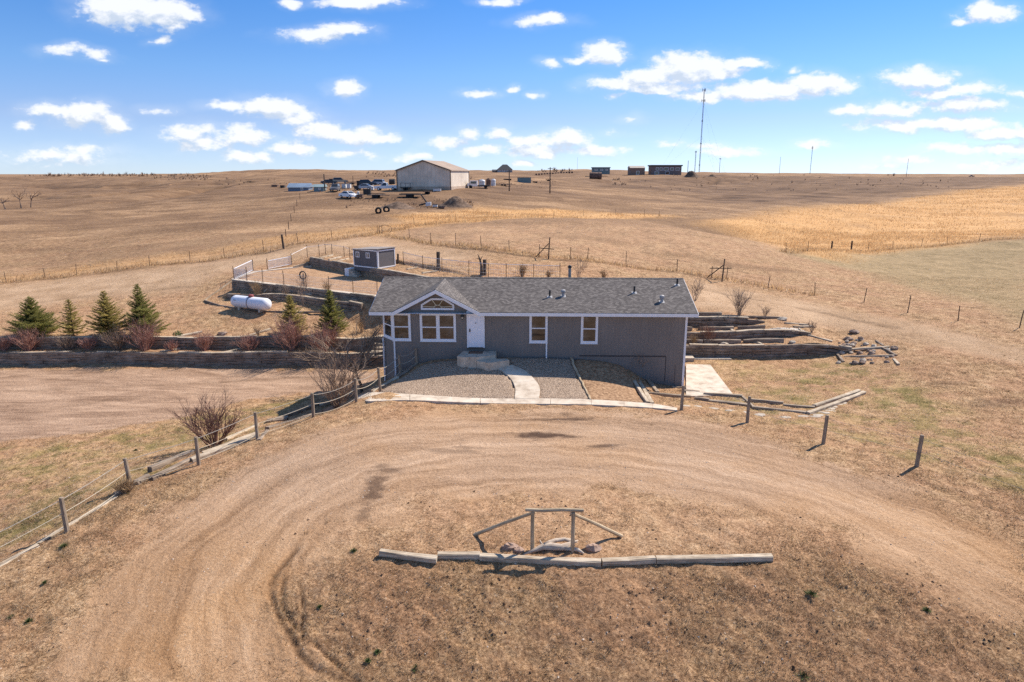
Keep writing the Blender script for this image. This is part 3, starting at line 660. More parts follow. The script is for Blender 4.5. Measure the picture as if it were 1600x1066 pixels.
def gravel_mat(name, c1, c2, c3, scale):
    g = NT(name); p = g.pos()
    v = g.n('ShaderNodeTexVoronoi'); v.inputs['Scale'].default_value = scale; v.inputs['Randomness'].default_value = 1; g.l(p, v.inputs['Vector'])
    s = g.n('ShaderNodeSeparateColor'); g.l(v.outputs['Color'], s.inputs[0])
    f = g.math('ADD', g.math('MULTIPLY', s.outputs[0], .72), g.math('MULTIPLY', g.noise(p, 1.3, 5, .65), .28))
    c = g.ramp(f, [(.12, c1), (.5, c2), (.85, c3)])
    c = g.mix(g.mr(v.outputs['Distance'], .45, .75, 0, .8), c, (.05, .035, .028))
    g.base(c, .9); g.b.inputs['Specular IOR Level'].default_value = .15
    g.bump(g.math('MULTIPLY', v.outputs['Distance'], -1), .9, .05); return g.m
M_GRAVEL = gravel_mat('river_gravel', (.30, .205, .14), (.54, .385, .27), (.74, .56, .41), 30)

def siding_mat():
    g = NT('charcoal_siding'); u = g.uv(); s = g.n('ShaderNodeSeparateXYZ'); g.l(u, s.inputs[0])
    w = g.math('FRACT', g.math('MULTIPLY', s.outputs[0], 1 / .203)); gro = g.math('LESS_THAN', w, .06)
    grain = g.noise(g.vm('MULTIPLY', u, (26, 2.2, 1)), 1, 5, .65); wear = g.noise(g.vm('MULTIPLY', g.obj(), (1, 1, .35)), 1.1, 6, .68)
    c = g.ramp(g.math('ADD', g.math('MULTIPLY', grain, .5), g.math('MULTIPLY', wear, .5)), [(.34, (.165, .144, .128)), (.64, (.232, .203, .181))])
    c = g.mix(g.math('MULTIPLY', gro, .13), c, (.05, .045, .045))
    g.base(c, .75); g.bump(g.math('SUBTRACT', g.math('MULTIPLY', grain, .15), gro), .5, .01); return g.m
M_SIDING = siding_mat()
def roof_mat():
    g = NT('asphalt_shingles'); u = g.uv()
    b = g.n('ShaderNodeTexBrick'); b.offset = .5; b.inputs['Scale'].default_value = 1; b.inputs['Brick Width'].default_value = .16; b.inputs['Row Height'].default_value = .115
    b.inputs['Mortar Size'].default_value = .006; b.inputs['Bias'].default_value = 0.0; b.inputs['Mortar Smooth'].default_value = .2
    jig = g.n('ShaderNodeTexNoise'); jig.inputs['Scale'].default_value = 3; g.l(u, jig.inputs['Vector'])
    g.l(g.vm('ADD', u, g.vm('MULTIPLY', jig.outputs['Color'], (.10, .0, 0))), b.inputs['Vector'])
    b.inputs['Color1'].default_value = (0, 0, 0, 1); b.inputs['Color2'].default_value = (1, 1, 1, 1); b.inputs['Mortar'].default_value = (0, 0, 0, 1)
    grit = g.noise(u, 60, 3, .7); big = g.noise(u, .45, 5, .6)
    f = g.math('ADD', g.math('ADD', g.math('MULTIPLY', b.outputs['Color'], .46), g.math('MULTIPLY', grit, .28)), g.math('MULTIPLY', big, .26))
    c = g.ramp(f, [(.20, (.082, .071, .065)), (.42, (.122, .106, .098)), (.62, (.168, .147, .134)), (.80, (.235, .208, .187))])
    c = g.mix(g.math('MULTIPLY', b.outputs['Fac'], .7), c, (.04, .037, .038))
    g.base(c, .92); g.b.inputs['Specular IOR Level'].default_value = .15
    g.bump(g.math('ADD', g.math('MULTIPLY', b.outputs['Color'], .5), grit), .6, .012); return g.m
M_ROOF = roof_mat()
def glass_mat(name='window_glass', tint=(.035, .032, .028)):
    g = NT(name); f = g.noise(g.vm('MULTIPLY', g.obj(), (1, 1, 2.2)), 1.6, 5, .6)
    g.base(g.ramp(f, [(.36, tuple(x * .35 for x in tint)), (.52, tuple(x * 1.2 for x in tint)), (.66, tuple(x * 2.6 for x in tint))]), .04); g.b.inputs['Specular IOR Level'].default_value = .9
    g.b.inputs['IOR'].default_value = 1.45; g.b.inputs['Coat Weight'].default_value = .25; g.b.inputs['Coat Roughness'].default_value = .03
    g.bump(g.noise(g.obj(), .55, 2), .12, .3); return g.m
M_GLASS = glass_mat()

# ------------------------------------------------------------------ the house
EAVE_Z = 3.54
EL, ER = atz(577, 487, EAVE_Z), atz(1091, 490, EAVE_Z)
_d = ER - EL; _d.z = 0; HLEN = _d.length; HX = _d.normalized(); HY = Vector((-HX.y, HX.x, 0)); HO = Vector((EL.x, EL.y, 0))
def H(x, y, z): return HO + HX * x + HY * y + Vector((0, 0, z))
OV = .34; DEP = 8.4; RISE = 1.30                     # eave overhang, eave-to-eave depth, ridge above eave
X0, X1 = .47, HLEN - .50; Y0, Y1 = OV, DEP - OV      # wall faces
def wallpt(px, py, y=Y0):
    """house x and height where a line of sight meets the front wall plane"""
    u, v = ray(px, py); d = Vector((u, 1, v)); o = Vector((0, 0, CAM_Z))
    t = (HO + HY * y - o).dot(HY) / d.dot(HY); p = o + d * t; return (p - HO).dot(HX), p.z
house = thing('house', 'charcoal single-storey house with white trim and grey shingle roof', 'house', H(HLEN / 2, DEP / 2, 0))
BASE = -3.0; SOF = EAVE_Z - .10
CH = .74; CHD = .95                                   # chamfered corner with windows at the left front
w = MB()
foot = [(X0 + CH, Y0), (X1, Y0), (X1, Y1), (X0, Y1), (X0, Y0 + CHD)]
for i in range(5):
    a, b = foot[i], foot[(i + 1) % 5]; w.add([H(*a, BASE), H(*b, BASE), H(*b, SOF), H(*a, SOF)], [(0, 1, 2, 3)])
def gab(x, fl):
    q = [H(x, Y0, SOF), H(x, Y1, SOF), H(x, Y1, SOF + .02), H(x, DEP / 2, EAVE_Z + RISE - .08), H(x, Y0, SOF + .02)]
    w.add(q, [(0, 1, 2, 3, 4) if fl else (4, 3, 2, 1, 0)])
gab(X0, False); gab(X1, True)
# front dormer wall
GXc = wallpt(682, 470)[0]; GW = 2.32; GRISE = 1.27
w.add([H(GXc - GW, Y0 - .012, SOF - .002), H(GXc + GW, Y0 - .012, SOF - .002), H(GXc, Y0 - .012, EAVE_Z + GRISE - .10)], [(0, 1, 2)])
w.add([H(X0, Y0, SOF), H(X0 + CH, Y0, SOF), H(X0, Y0 + CHD, SOF)], [(0, 1, 2)])
walls = w.build('wall', M_SIDING, house, uv='slope')
walls['label'] = 'charcoal grooved siding wall'
# roof: two slopes and the front dormer's cap
rf = MB(); T = .07
def slab(q, t=T):
    q = [Vector(p) for p in q]; n = (q[1] - q[0]).cross(q[2] - q[1]).normalized()
    if n.z < 0: q = q[::-1]; n = -n
    rf.prism(q, -n * t)
RZ = EAVE_Z + RISE
gx0, gx1 = GXc - GW - .12, GXc + GW + .12; gy_top = DEP / 2
sl = RISE / (DEP / 2)
gr_y = (GRISE) / sl                                   # where the dormer ridge meets the slope
slab([H(0, 0, EAVE_Z), H(gx0, 0, EAVE_Z), H(GXc, gr_y, EAVE_Z + GRISE), H(gx1, 0, EAVE_Z), H(HLEN, 0, EAVE_Z), H(HLEN, DEP / 2, RZ), H(0, DEP / 2, RZ)])
slab([H(0, DEP, EAVE_Z), H(0, DEP / 2, RZ), H(HLEN, DEP / 2, RZ), H(HLEN, DEP, EAVE_Z)])
slab([H(gx0, -.0, EAVE_Z + .003), H(GXc, -.0, EAVE_Z + GRISE + .003), H(GXc, gr_y, EAVE_Z + GRISE + .003)])
slab([H(gx1, -.0, EAVE_Z + .003), H(GXc, gr_y, EAVE_Z + GRISE + .003), H(GXc, -.0, EAVE_Z + GRISE + .003)])
roof = rf.build('roof', M_ROOF, house, uv='slope')
rc = MB()
for k in range(74):
    xa = k * HLEN / 74; rc.prism([H(xa + .004, DEP / 2 - .13, RZ - .018), H(xa + HLEN / 74 - .004, DEP / 2 - .13, RZ - .022), H(xa + HLEN / 74 - .004, DEP / 2, RZ + .026), H(xa + .004, DEP / 2, RZ + .032)], .012)
    rc.prism([H(xa + .004, DEP / 2, RZ + .032), H(xa + HLEN / 74 - .004, DEP / 2, RZ + .026), H(xa + HLEN / 74 - .004, DEP / 2 + .13, RZ - .022), H(xa + .004, DEP / 2 + .13, RZ - .018)], .012)
rc.build('ridge_cap', M_ROOF, roof, uv='slope')
# fascia, rake boards, corner trims, downspouts
fa = MB(); FH = .17
def board(a, b, h=FH, t=.035, out=None, drop=.0):
    a, b = Vector(a), Vector(b); out = out or -HY
    fa.obox(a + Vector((0, 0, -h - drop)) , b - a, out * t, Vector((0, 0, h)))
zt = EAVE_Z - .035
board(H(0, 0, zt), H(gx0 + .03, 0, zt)); board(H(gx1 - .03, 0, zt), H(HLEN, 0, zt)); board(H(0, DEP, zt), H(HLEN, DEP, zt), out=HY)
for x, o in ((0, -HX), (HLEN, HX)):
    board(H(x, 0, zt), H(x, DEP / 2, zt + RISE), out=o); board(H(x, DEP, zt), H(x, DEP / 2, zt + RISE), out=o)
board(H(gx0, -.003, zt + .0), H(GXc, -.003, zt + GRISE), .21); board(H(GXc, -.003, zt + GRISE), H(gx1, -.003, zt), .21)
fa.build('fascia', M_WHITE, house)
sf = MB()
for a, b in (((0, .001), (HLEN, Y0)), ((0, Y1), (HLEN, DEP - .001))): sf.prism([H(a[0], a[1], SOF), H(b[0], a[1], SOF), H(b[0], b[1], SOF), H(a[0], b[1], SOF)], .012)
sf.prism([H(0, Y0, SOF), H(X0 + CH, Y0, SOF), H(X0, Y0 + CHD, SOF), H(0, Y0 + CHD, SOF)], .012)
sf.build('soffit', M_WHITE, house)
tr = MB()
tr.obox(H(X1 - .09, Y0, BASE), HX * .115, -HY * .025, Vector((0, 0, SOF - BASE - .012)))
tr.obox(H(X1, Y0, BASE), HX * .025, HY * .09, Vector((0, 0, SOF - BASE - .012)))
tr.build('corner_trim', M_WHITE, house)
cdv = (HX * CH - HY * CHD).normalized(); cn = Vector((-cdv.y, cdv.x, 0)) * -1        # along the chamfer, outward
if cn.dot(-HY) < 0: cn = -cn
def spout(p, z0, z1, out, kick=.0):
    m = MB(); side = Vector((-out.y, out.x, 0)); p = Vector(p); m.obox(p - side * .04 + Vector((0, 0, z0)) , side * .08, out * .07, Vector((0, 0, z1 - z0)))
    q = p + out * .035 + Vector((0, 0, z0 + .04))
    m.obox(p - side * .036 + out * .01 + Vector((0, 0, z0 - .0)), side * .072, out * .32, Vector((0, 0, .075)))
    for zz in (z0 + .5, (z0 + z1) / 2, z1 - .3): m.obox(p - side * .055 + Vector((0, 0, zz)), side * .11, out * .076, Vector((0, 0, .03)))
    return m.build('downspout', M_WHITE, house)
xs, zs = wallpt(853.5, 571, Y0 - .03)
spout(H(xs, Y0 - .003, 0), gz(*H(xs, Y0 - .1, 0)[:2]) + .02, SOF - .014, -HY)
spout(H(X0 + CH + .05, Y0 - .003, 0), -.25, 1.95, -HY)
spout(H(X0 - .0, Y0 + CHD - .05, 0) + cn * .01, -1.4, 1.75, cn)

# windows: o = lower-left corner on the wall, a = along, n = outward
def window(o, a, n, wd, ht, cols=1, tr_w=.10, sash=True, top=None, label=None):
    o = Vector(o); up = Vector((0, 0, 1)); f = MB(); g = MB()
    def bar(x, z, dx, dz, t=.05): f.obox(o + a * x + up * z + n * .003, a * dx, n * t, up * dz)
    bar(0, 0, tr_w, ht); bar(wd - tr_w, 0, tr_w, ht); bar(tr_w, 0, wd - 2 * tr_w, tr_w); bar(tr_w, ht - tr_w, wd - 2 * tr_w, tr_w)
    iw = wd - 2 * tr_w
    for c in range(1, cols): bar(tr_w + iw * c / cols - .065, tr_w, .13, ht - 2 * tr_w, .047)
    for c in range(cols):
        xa = tr_w + iw * c / cols + (.065 if c else 0); xb = tr_w + iw * (c + 1) / cols - (.065 if c < cols - 1 else 0)
        for (x, z, dx, dz) in ((xa, tr_w, .035, ht - 2 * tr_w), (xb - .035, tr_w, .035, ht - 2 * tr_w), (xa + .035, tr_w, xb - xa - .07, .035), (xa + .035, ht - tr_w - .035, xb - xa - .07, .035)): bar(x, z, dx, dz, .03)
        if sash: bar(xa + .035, ht / 2 - .03, xb - xa - .07, .06, .036)
        g.obox(o + a * (xa + .035) + up * (tr_w + .035) + n * .003, a * (xb - xa - .07), n * .009, up * (ht - 2 * tr_w - .07))
    w_ = f.build('window', M_WHITE, house); g.build('pane', M_GLASS, w_)
    f2 = MB(); f2.obox(o - a * .02 - up * .03 + n * .003, a * (wd + .04), n * .075, up * .03); f2.build('sill', M_WHITE, w_)
    if label: w_['label'] = label
    return w_
def wpx(l, t, r, b, **k):
    xa, za = wallpt(l, b); xb, zb = wallpt(r, t); return window(H(xa, Y0, za), HX, -HY, xb - xa, min(zb, SOF - .03) - za, **k)
wpx(613.5, 486, 641, 532, label='tall window at the chamfered corner')
wpx(657, 486.5, 712, 533, cols=2, label='double window beneath the sunburst light')
wpx(827, 489, 856, 535.5, label='window with a downspout along its edge'); wpx(907, 489, 935, 536.6, label='window nearest the blank end of the wall')
# chamfer window
za = wallpt(613.5, 531)[1]
ch_l = math.hypot(CH, CHD)
window(H(X0, Y0 + CHD, za) + cdv * .06, cdv, cn, ch_l - .10, SOF - .04 - za, label='window on the slanted corner')
# sunburst window in the dormer
def sunburst():
    xa, z0 = wallpt(658, 484); xb, _ = wallpt(710, 484); z0 = max(z0, SOF - .045); up = Vector((0, 0, 1)); n = -HY; W_ = xb - xa
    z1 = wallpt(684, 466)[1]; h = z1 - z0; sh = h * .46
    out = [(0, 0), (W_, 0), (W_, sh), (W_ * .70, h), (W_ * .30, h), (0, sh)]
    cx, cz = W_ / 2, h * .4
    inn = [(.10, .10), (W_ - .10, .10), (W_ - .10, sh - .05), (W_ * .70 - .05, h - .10), (W_ * .30 + .05, h - .10), (.10, sh - .05)]
    P3 = lambda q, t: H(xa + q[0], Y0 - .013, z0 + q[1]) + n * t
    f = MB(); k = 6
    for i in range(6):
        j = (i + 1) % 6; f.prism([P3(out[i], .05), P3(out[j], .05), P3(inn[j], .05), P3(inn[i], .05)], -n * .05)
    fr = f.build('window', M_WHITE, house); fr['label'] = 'sunburst window under the small gable'
    g = MB(); g.prism([P3(q, .012) for q in inn], -n * .012); g.build('pane', M_GLASS, fr)
    mu = MB(); c = (W_ / 2, .10); r0 = .17
    def strip(p, q, t=.022):
        d = Vector((q[0] - p[0], q[1] - p[1])).normalized(); s = Vector((-d.y, d.x)) * t
        mu.prism([P3((p[0] + s.x, p[1] + s.y), .03), P3((p[0] - s.x, p[1] - s.y), .03), P3((q[0] - s.x, q[1] - s.y), .03), P3((q[0] + s.x, q[1] + s.y), .03)], -n * .016)
    arc = [(c[0] + r0 * 1.25 * math.cos(math.pi * i / 8), c[1] + r0 * math.sin(math.pi * i / 8)) for i in range(9)]
    for p, q in zip(arc[:-1], arc[1:]): strip(p, q, .016)
    for i, e in ((1, (W_ - .10, sh * .62)), (3, (W_ * .66, h - .10)), (5, (W_ * .34, h - .10)), (7, (.10, sh * .62))): strip(arc[i], e, .016)
    mu.build('muntin', plain('cream_muntin', (.62, .56, .40), .5), fr)
sunburst()
# door
xa, za = wallpt(730, 543); xb, zb = wallpt(757, 488); dz0 = za; up = Vector((0, 0, 1))
dm = MB(); dm.obox(H(xa + .09, Y0, dz0 + .03), HX * (xb - xa - .18), -HY * .045, up * 2.0); door = dm.build('door', M_DOOR, house)
fm_ = MB()
for x in (xa, xb - .09): fm_.obox(H(x, Y0 - .002, dz0 - .02), HX * .09, -HY * .06, up * (2.13))
fm_.obox(H(xa + .09, Y0 - .002, dz0 + 2.03), HX * (xb - xa - .18), -HY * .06, up * .08)
fm_.build('door_frame', M_WHITE, door)
pn = MB()
for (x, z, dx, dz) in ((.12, .25, .24, .62), (.46, .25, .24, .62), (.12, 1.0, .24, .75), (.46, 1.0, .24, .75)):
    q = H(xa + .09 + x, Y0 - .045, dz0 + z)
    for (ox, oz, sx, sz) in ((0, 0, dx, .02), (0, dz - .02, dx, .02), (0, .02, .02, dz - .04), (dx - .02, .02, .02, dz - .04)): pn.obox(q + HX * ox + up * oz, HX * sx, -HY * .012, up * sz)
pn.build('panel_moulding', M_DOOR, door)
hd = MB(); q = H(xa + .17, Y0 - .05, dz0 + .95); hd.blob(q - HY * .05, .035, .035, .035, .02, 8, 6); hd.tube([q, q - HY * .05], .014, 6); hd.obox(q - HX * .03 - up * .06 + HY * .004, HX * .06, -HY * .012, up * .2); hd.build('handle', M_BLACK, door)
vw = MB(); q = H((xa + xb) / 2, Y0 - .045, dz0 + 1.42); vw.tube([q, q - HY * .015], .03, 8); vw.build('knocker', M_BLACK, door)
th = MB(); th.obox(H(xa + .02, Y0 - .0, dz0 - .06), HX * (xb - xa - .04), -HY * .14, up * .06); th.build('threshold', M_DARKWOOD, door)
# wall lamp
xl, zl = wallpt(722.6, 494); lm = MB(); q = H(xl, Y0, zl)
lm.obox(q - HX * .06 - up * .12, HX * .12, -HY * .02, up * .30); lm.tube([q + up * .12 - HY * .02, q + up * .17 - HY * .12], .015, 6)
lm.tube([q - HY * .12 + up * .20, q - HY * .12 + up * .16, q - HY * .12 - up * .02], [.03, .09, .10], 8); lm.tube([q - HY * .12 - up * .14, q - HY * .12 - up * .17], [.06, .03], 8)
lamp = lm.build('wall_lamp', M_BLACK, house)
lg = MB(); lg.tube([q - HY * .12 - up * .12, q - HY * .12 - up * .02], [.045, .055], 8); lg.build('glass_shade', plain('frosted_glass', (.55, .50, .42), .2), lamp)
# skirting access panels
ap = MB()
for (px0, py0, px1, py1, t) in ((1039, 557, 1040.2, 596, 0), (1053.5, 571, 1054.7, 600, 0), (905, 556, 1040, 557, 0)):
    a0, zb_ = wallpt(px0, py1); a1, zt_ = wallpt(px1, py0); ap.obox(H(a0, Y0, zb_), HX * (a1 - a0), -HY * .008, up * (zt_ - zb_))
ap.build('skirting_seam', plain('dark_siding_seam', (.045, .042, .045), .7), house)
# roof vents
def roofpt(px, py):
    u, v = ray(px, py); o = Vector((0, 0, CAM_Z)); d = Vector((u, 1, v)); n = (Vector((0, 0, 1)) - HY * sl).normalized()
    t = (H(0, 0, EAVE_Z) - o).dot(n) / d.dot(n); return o + d * t
M_VENT = plain('grey_vent_metal', (.34, .33, .33), .6, .3)
for px, py in ((859, 464.5), (991, 458), (1058, 446)):
    q = roofpt(px, py); m = MB(); m.tube([q - up * .05, q + up * .40], .055, 10); o = m.build('vent_pipe', M_BLACK, roof)
    m = MB(); m.tube([q + up * .012 + HY * .0, q + up * .07], [.11, .065], 10); m.obox(q - HX * .15 - HY * .15 - up * (.15 * sl - .008), HX * .3, HY * .3 + up * .3 * sl, up * .008); m.build('flashing', M_VENT, roof)
for px, py in ((880, 463), (1034, 472)):
    q = roofpt(px, py); m = MB(); m.tube([q - up * .05, q + up * .22], .085, 10); m.tube([q + up * .20, q + up * .27, q + up * .36, q + up * .40], [.11, .14, .13, .04], 12); m.build('vent_hood', M_VENT, roof)
    m = MB(); m.obox(q - HX * .15 - HY * .15 - up * (.15 * sl - .008), HX * .3, HY * .3 + up * .3 * sl, up * .008); m.build('flashing', M_VENT, roof)

# ------------------------------------------------------------------ concrete in the front yard
def drape(name, outline, mat, lift, edge=None, step=.18, kind='structure', thick=.0):
    """a sheet lying on the ground inside an outline of (x, y)"""
    poly = np.array([tuple(p)[:2] for p in outline]); x0, y0 = poly.min(0); x1, y1 = poly.max(0)
    xs = np.arange(x0, x1 + step, step); ys = np.arange(y0, y1 + step, step); XX, YY = np.meshgrid(xs, ys); dd = sdist(poly, XX, YY)
    ZZ = tz(XX, YY) + lift; ZZ = np.where(dd < .0, ZZ - .10 - lift, ZZ)
    ok = dd > -step * 1.2; idx = -np.ones(XX.shape, int); idx[ok] = np.arange(ok.sum())
    V = np.stack([XX[ok], YY[ok], ZZ[ok]], -1); fs = []
    for j in range(XX.shape[0] - 1):
        for i in range(XX.shape[1] - 1):
            q = (idx[j, i], idx[j, i + 1], idx[j + 1, i + 1], idx[j + 1, i])
            if min(q) >= 0: fs.append(tuple(int(t) for t in q))
    me = bpy.data.meshes.new(name); me.from_pydata(V.tolist(), [], fs); me.polygons.foreach_set('use_smooth', [True] * len(fs)); me.materials.append(mat)
    o = bpy.data.objects.new(name, me); COL.objects.link(o); o['kind'] = kind; return o
def ground_px(pts): return [gp(*p) for p in pts]
def strip_slabs(name, L, Rr, mat, lift=.07, drop=.25, joints=(), n=4):
    """a path between two edge lines, cast in one piece with shallow joints"""
    m = MB(); L = smooth_line([tuple(p) for p in L], n); Rr = smooth_line([tuple(p) for p in Rr], n)
    L = [Vector(p) for p in L]; Rr = [Vector(p) for p in Rr]
    for i in range(len(L) - 1):
        g_ = .012 if i in joints else 0
        a, b, c, d = Rr[i], Rr[i + 1], L[i + 1], L[i]
        if g_: a = a.lerp(b, .03); d = d.lerp(c, .03)
        u_ = Vector((0, 0, lift)); m.prism([a + u_, b + u_, c + u_, d + u_], drop)
    o = m.build(name, mat); o['kind'] = 'structure'; return o
topw = ground_px([(557, 621.5), (572, 616), (588, 614.5), (640, 617.5), (750, 624), (860, 624.5), (924, 626), (975, 629), (1019, 632.5), (1058, 639)])
botw = ground_px([(557, 625), (572, 628), (588, 628.5), (640, 627), (750, 631.5), (860, 633), (924, 634), (975, 636.5), (1019, 639), (1058, 643)])
strip_slabs('front_walk', topw, botw, M_CONC, .06, .25, joints=(12, 16, 20, 24, 28, 32))
lw = ground_px([(765, 574), (781, 579), (797.6, 592.8), (805, 608), (804, 625)]); rw = ground_px([(800, 572), (814, 577.5), (829, 588), (843, 606), (842, 625)])
strip_slabs('curved_path', rw, lw, M_CONC, .065, .2, joints=(4, 7, 10, 13))
# gravel and dirt beds
drape('gravel_bed', ground_px([(590, 614), (622, 594), (652, 575), (662, 570), (720, 561), (735, 575), (780, 578), (797, 592), (805, 608), (804, 624), (750, 624), (640, 617)]) , M_GRAVEL, .035)
drape('gravel_bed', ground_px([(795, 560), (855, 559), (893, 561), (902, 585), (915, 610), (924, 626), (860, 624.5), (842, 624), (842, 606), (828, 587), (800, 571)]), M_GRAVEL, .03)
M_BED = noise_mat('bed_soil', [(.34, (.15, .080, .042)), (.5, (.32, .185, .10)), (.66, (.50, .32, .185))], 7, 8, .95, bump=.8, bdist=.05, coord='pos')
drape('soil_bed', ground_px([(895, 562), (970, 570), (985, 590), (1012, 630), (924, 625), (914, 605), (904, 583)]), M_BED, .02)
# patio slab by the right end
pt = [atz(1072, 569, -.66), atz(1110, 570, -.66), atz(1146, 617, -.66), atz(1072, 619, -.66)]
m = MB(); m.prism(pt, .2); o = m.build('patio_slab', M_CONC); o['kind'] = 'structure'
# porch slab and steps
pz = 1.26
def fz(px, py): return atz(px, py, pz)
por = thing('porch_steps', 'concrete porch slab with a lower corner step below the white door', 'steps', H(wallpt(750, 545)[0], 0, .9))
xl_ = wallpt(722, 545)[0]; xr_ = wallpt(776, 545)[0]
m = MB(); pl_ = [H(xl_ + .1, Y0 - .02, pz), H(xl_ - .15, Y0 - 1.25, pz), H(xl_ + .15, Y0 - 1.42, pz), H(xr_ - 1.05, Y0 - 1.42, pz), H(xr_ - .02, Y0 - .95, pz), H(xr_, Y0 - .02, pz)]
m.prism(pl_[::1], .75); m.build('slab', M_CONC_D, por)
m = MB(); z2 = pz - .2; m.prism([H(xr_ - 1.0, Y0 - 1.44, z2), H(xr_ - .35, Y0 - 1.85, z2), H(xr_ + .75, Y0 - 1.25, z2), H(xr_ + .62, Y0 - .9, z2), H(xr_ - .05, Y0 - .98, z2)], .6); m.build('step', M_CONC_D, por)
m = MB(); m.obox(H(xa + .12, Y0 - .18, pz + .003), HX * .78, -HY * .5, up * .02); tag(m.build('doormat', noise_mat('coir_mat', [(.35, (.12, .065, .045)), (.65, (.22, .13, .085))], 20), loc=H(xa + .4, Y0 - .4, pz)), 'brown doormat on the porch slab at the white door', 'doormat')
# ------------------------------------------------------------------ retaining walls of stacked ties
def tie_wall(label, line, top, name='tie_wall', course=.2, thick=.24, seed=1, ragged=0, x0=None, dz=.05):
    r = random.Random(seed); p0 = np.array(line[0]); p1 = np.array(line[1])
    if x0 is not None: p0 = p0 + (p1 - p0) * max(0, (x0 - p0[0]) / (p1[0] - p0[0]))
    d = p1 - p0; L = float(np.hypot(*d)); d = d / L; n = np.array((-d[1], d[0])); m = MB()
    nc = int(math.ceil((top + .25) / course))
    for c in range(nc):
        t = r.uniform(-2.2, 0)
        Lc = L - ragged * (nc - 1 - c) * 0 - (ragged * (nc - 1 - (nc - 1 - c)) if ragged else 0)
        while t < Lc:
            l = r.choice((2.4, 2.4, 2.1, 1.8)); a, b = max(t, 0), min(t + l - .02, Lc)
            if b - a > .25:
                o = r.uniform(-.025, .025); q = []
                for s in (a, b):
                    xy = p0 + d * s + n * (.02 + o); f = p0 + d * s + n * .5
                    q.append(Vector((xy[0], xy[1], gz(*f) + dz - course * (c + 1) + r.uniform(-.012, .012))))
                m.timber(q[0], q[1], thick, course * .97, .016, r)
            t += l
    o = m.build(name, M_TIE, loc=G(*(p0 + d * L / 2))); cap = MB(); t = 0
    while t < L - .3:
        l = r.choice((2.4, 2.4, 1.9, 1.5)); a, b = t, min(t + l - .03, L); q = []
        if r.random() < .82:
            for s in (a, b):
                xy = p0 + d * s + n * (.06 + r.uniform(-.03, .03)); f = p0 + d * s + n * .5; q.append(Vector((xy[0], xy[1], gz(*f) + dz - .01)))
            cap.timber(q[0], q[1], thick * 1.15, r.uniform(.05, .09), .014, r)
        t += l
    cap.build('pale_lit_caps', M_TIMBER, o)  # paler cap colour stands in for sunlight on the tie tops
    return tag(o, label, 'retaining wall', 'timber retaining walls')
tie_wall('long lower tier of dark ties along the back of the left drive', WALL_A, .86, x0=-46, seed=3)
tie_wall('upper tier of dark ties below the row of spruces', WALL_B, .76, x0=-46, seed=4)
tie_wall('lowest tier of stacked ties by the patio right of the house', (( 9.2, TR1[0][1]), (22.2, 43.2)), .77, seed=5)
tie_wall('middle tier of stacked ties right of the house', ((8, TR2[0][1]), (20.3, TR2[1][1])), .55, seed=6)
tie_wall('topmost tier of stacked ties right of the house', ((8, TR3[0][1]), (17.8, TR3[1][1])), .62, seed=7)
tie_wall('tie wall carrying the pale curb of the wire enclosure', ENC_F, .6, seed=8)
tie_wall('low tie wall of the bed behind the white propane tank', ENC_G, .5, seed=9)
tie_wall('back tie wall of the enclosure below the small grey shed', ENC_K, .9, seed=10)
tie_wall('short tie wall returning at the left back corner of the enclosure', ENC_K2, .7, seed=12)
# ties lying across the terraces
def lying(name, label, a, b, w=.2, h=.18, mat=None, cat='timber', group=None, r=None, sink=.04, jit=.014):
    m = MB(); a = Vector(a); b = Vector(b); m.timber(a - Vector((0, 0, sink)), b - Vector((0, 0, sink)), w, h, jit, r)
    return tag(m.build(name, mat or M_TIMBER, loc=(a + b) / 2), label, cat, group)
for (xa_, ya, xb_, yb, lab) in ((-30.2, 48.8, -29.2, 50.2, 'pale timber lying across the upper bed between the two left spruces'), (-24.6, 48.8, -23.4, 50.2, 'pale timber lying behind the upper wall right of the tall spruce'), (-19.3, 48.8, -18.2, 50.2, 'pale timber lying behind the upper wall left of the twin spruces'),
                                (-37, 48.8, -34.8, 49.6, 'pale timber at the far left end of the upper bed'), (-25.2, 47.3, -24.2, 48.2, 'short timber lying on the lower terrace below the tall spruce'), (-20.6, 47.3, -19.8, 48.2, 'short timber lying on the lower terrace left of the red shrub')):
    lying('timber', lab, G(xa_, ya), G(xb_, yb), .2, .16, group='timbers lying in the terraces')
for (pa, pb, lab) in (((372, 446), (402, 449), 'weathered log lying on the bed left of the tan bush behind the tank'), ((415, 455), (424, 448), 'short pale log end sticking out of the tank bed wall'), ((430, 452), (462, 458), 'weathered log lying on the bed below the hose post'), ((470, 458), (488, 462), 'pale log behind the slim sapling in the tank bed'), ((500, 461), (530, 466), 'weathered log right of the slim sapling'), ((538, 466), (560, 471), 'dark log at the right end of the tank bed'),
                          ((500, 404), (520, 399.5), 'pale board lying on the upper terrace at the back left corner'), ((514, 407), (534, 402), 'second pale board on the upper terrace left of the shed'), ((527, 409), (545, 405), 'pale board nearest the left side of the shed'), ((636, 422), (652, 419), 'pale board on the terrace right of the shed'), ((660, 428), (682, 425), 'pale board on the terrace near the thick upright post')):
    lying('timber', lab, gp(*pa), gp(*pb), .2, .16, M_TIMBER if 'pale' in lab else M_TIE, group='logs lying around the enclosure')
# timber stair between the terraces at the left end of the house
m = MB()
for k in range(6): m.timber(Vector((-10.1 + .03 * k, 46.9 + .42 * k, -1.75 + .19 * k)), Vector((-8.75 + .03 * k, 46.9 + .42 * k, -1.75 + .19 * k)), .3, .17, .012)
tag(m.build('timber_stair', M_TIMBER, loc=(-9.4, 47.5, -1.7)), 'short stair of pale timbers climbing the tie walls left of the house', 'stairs')

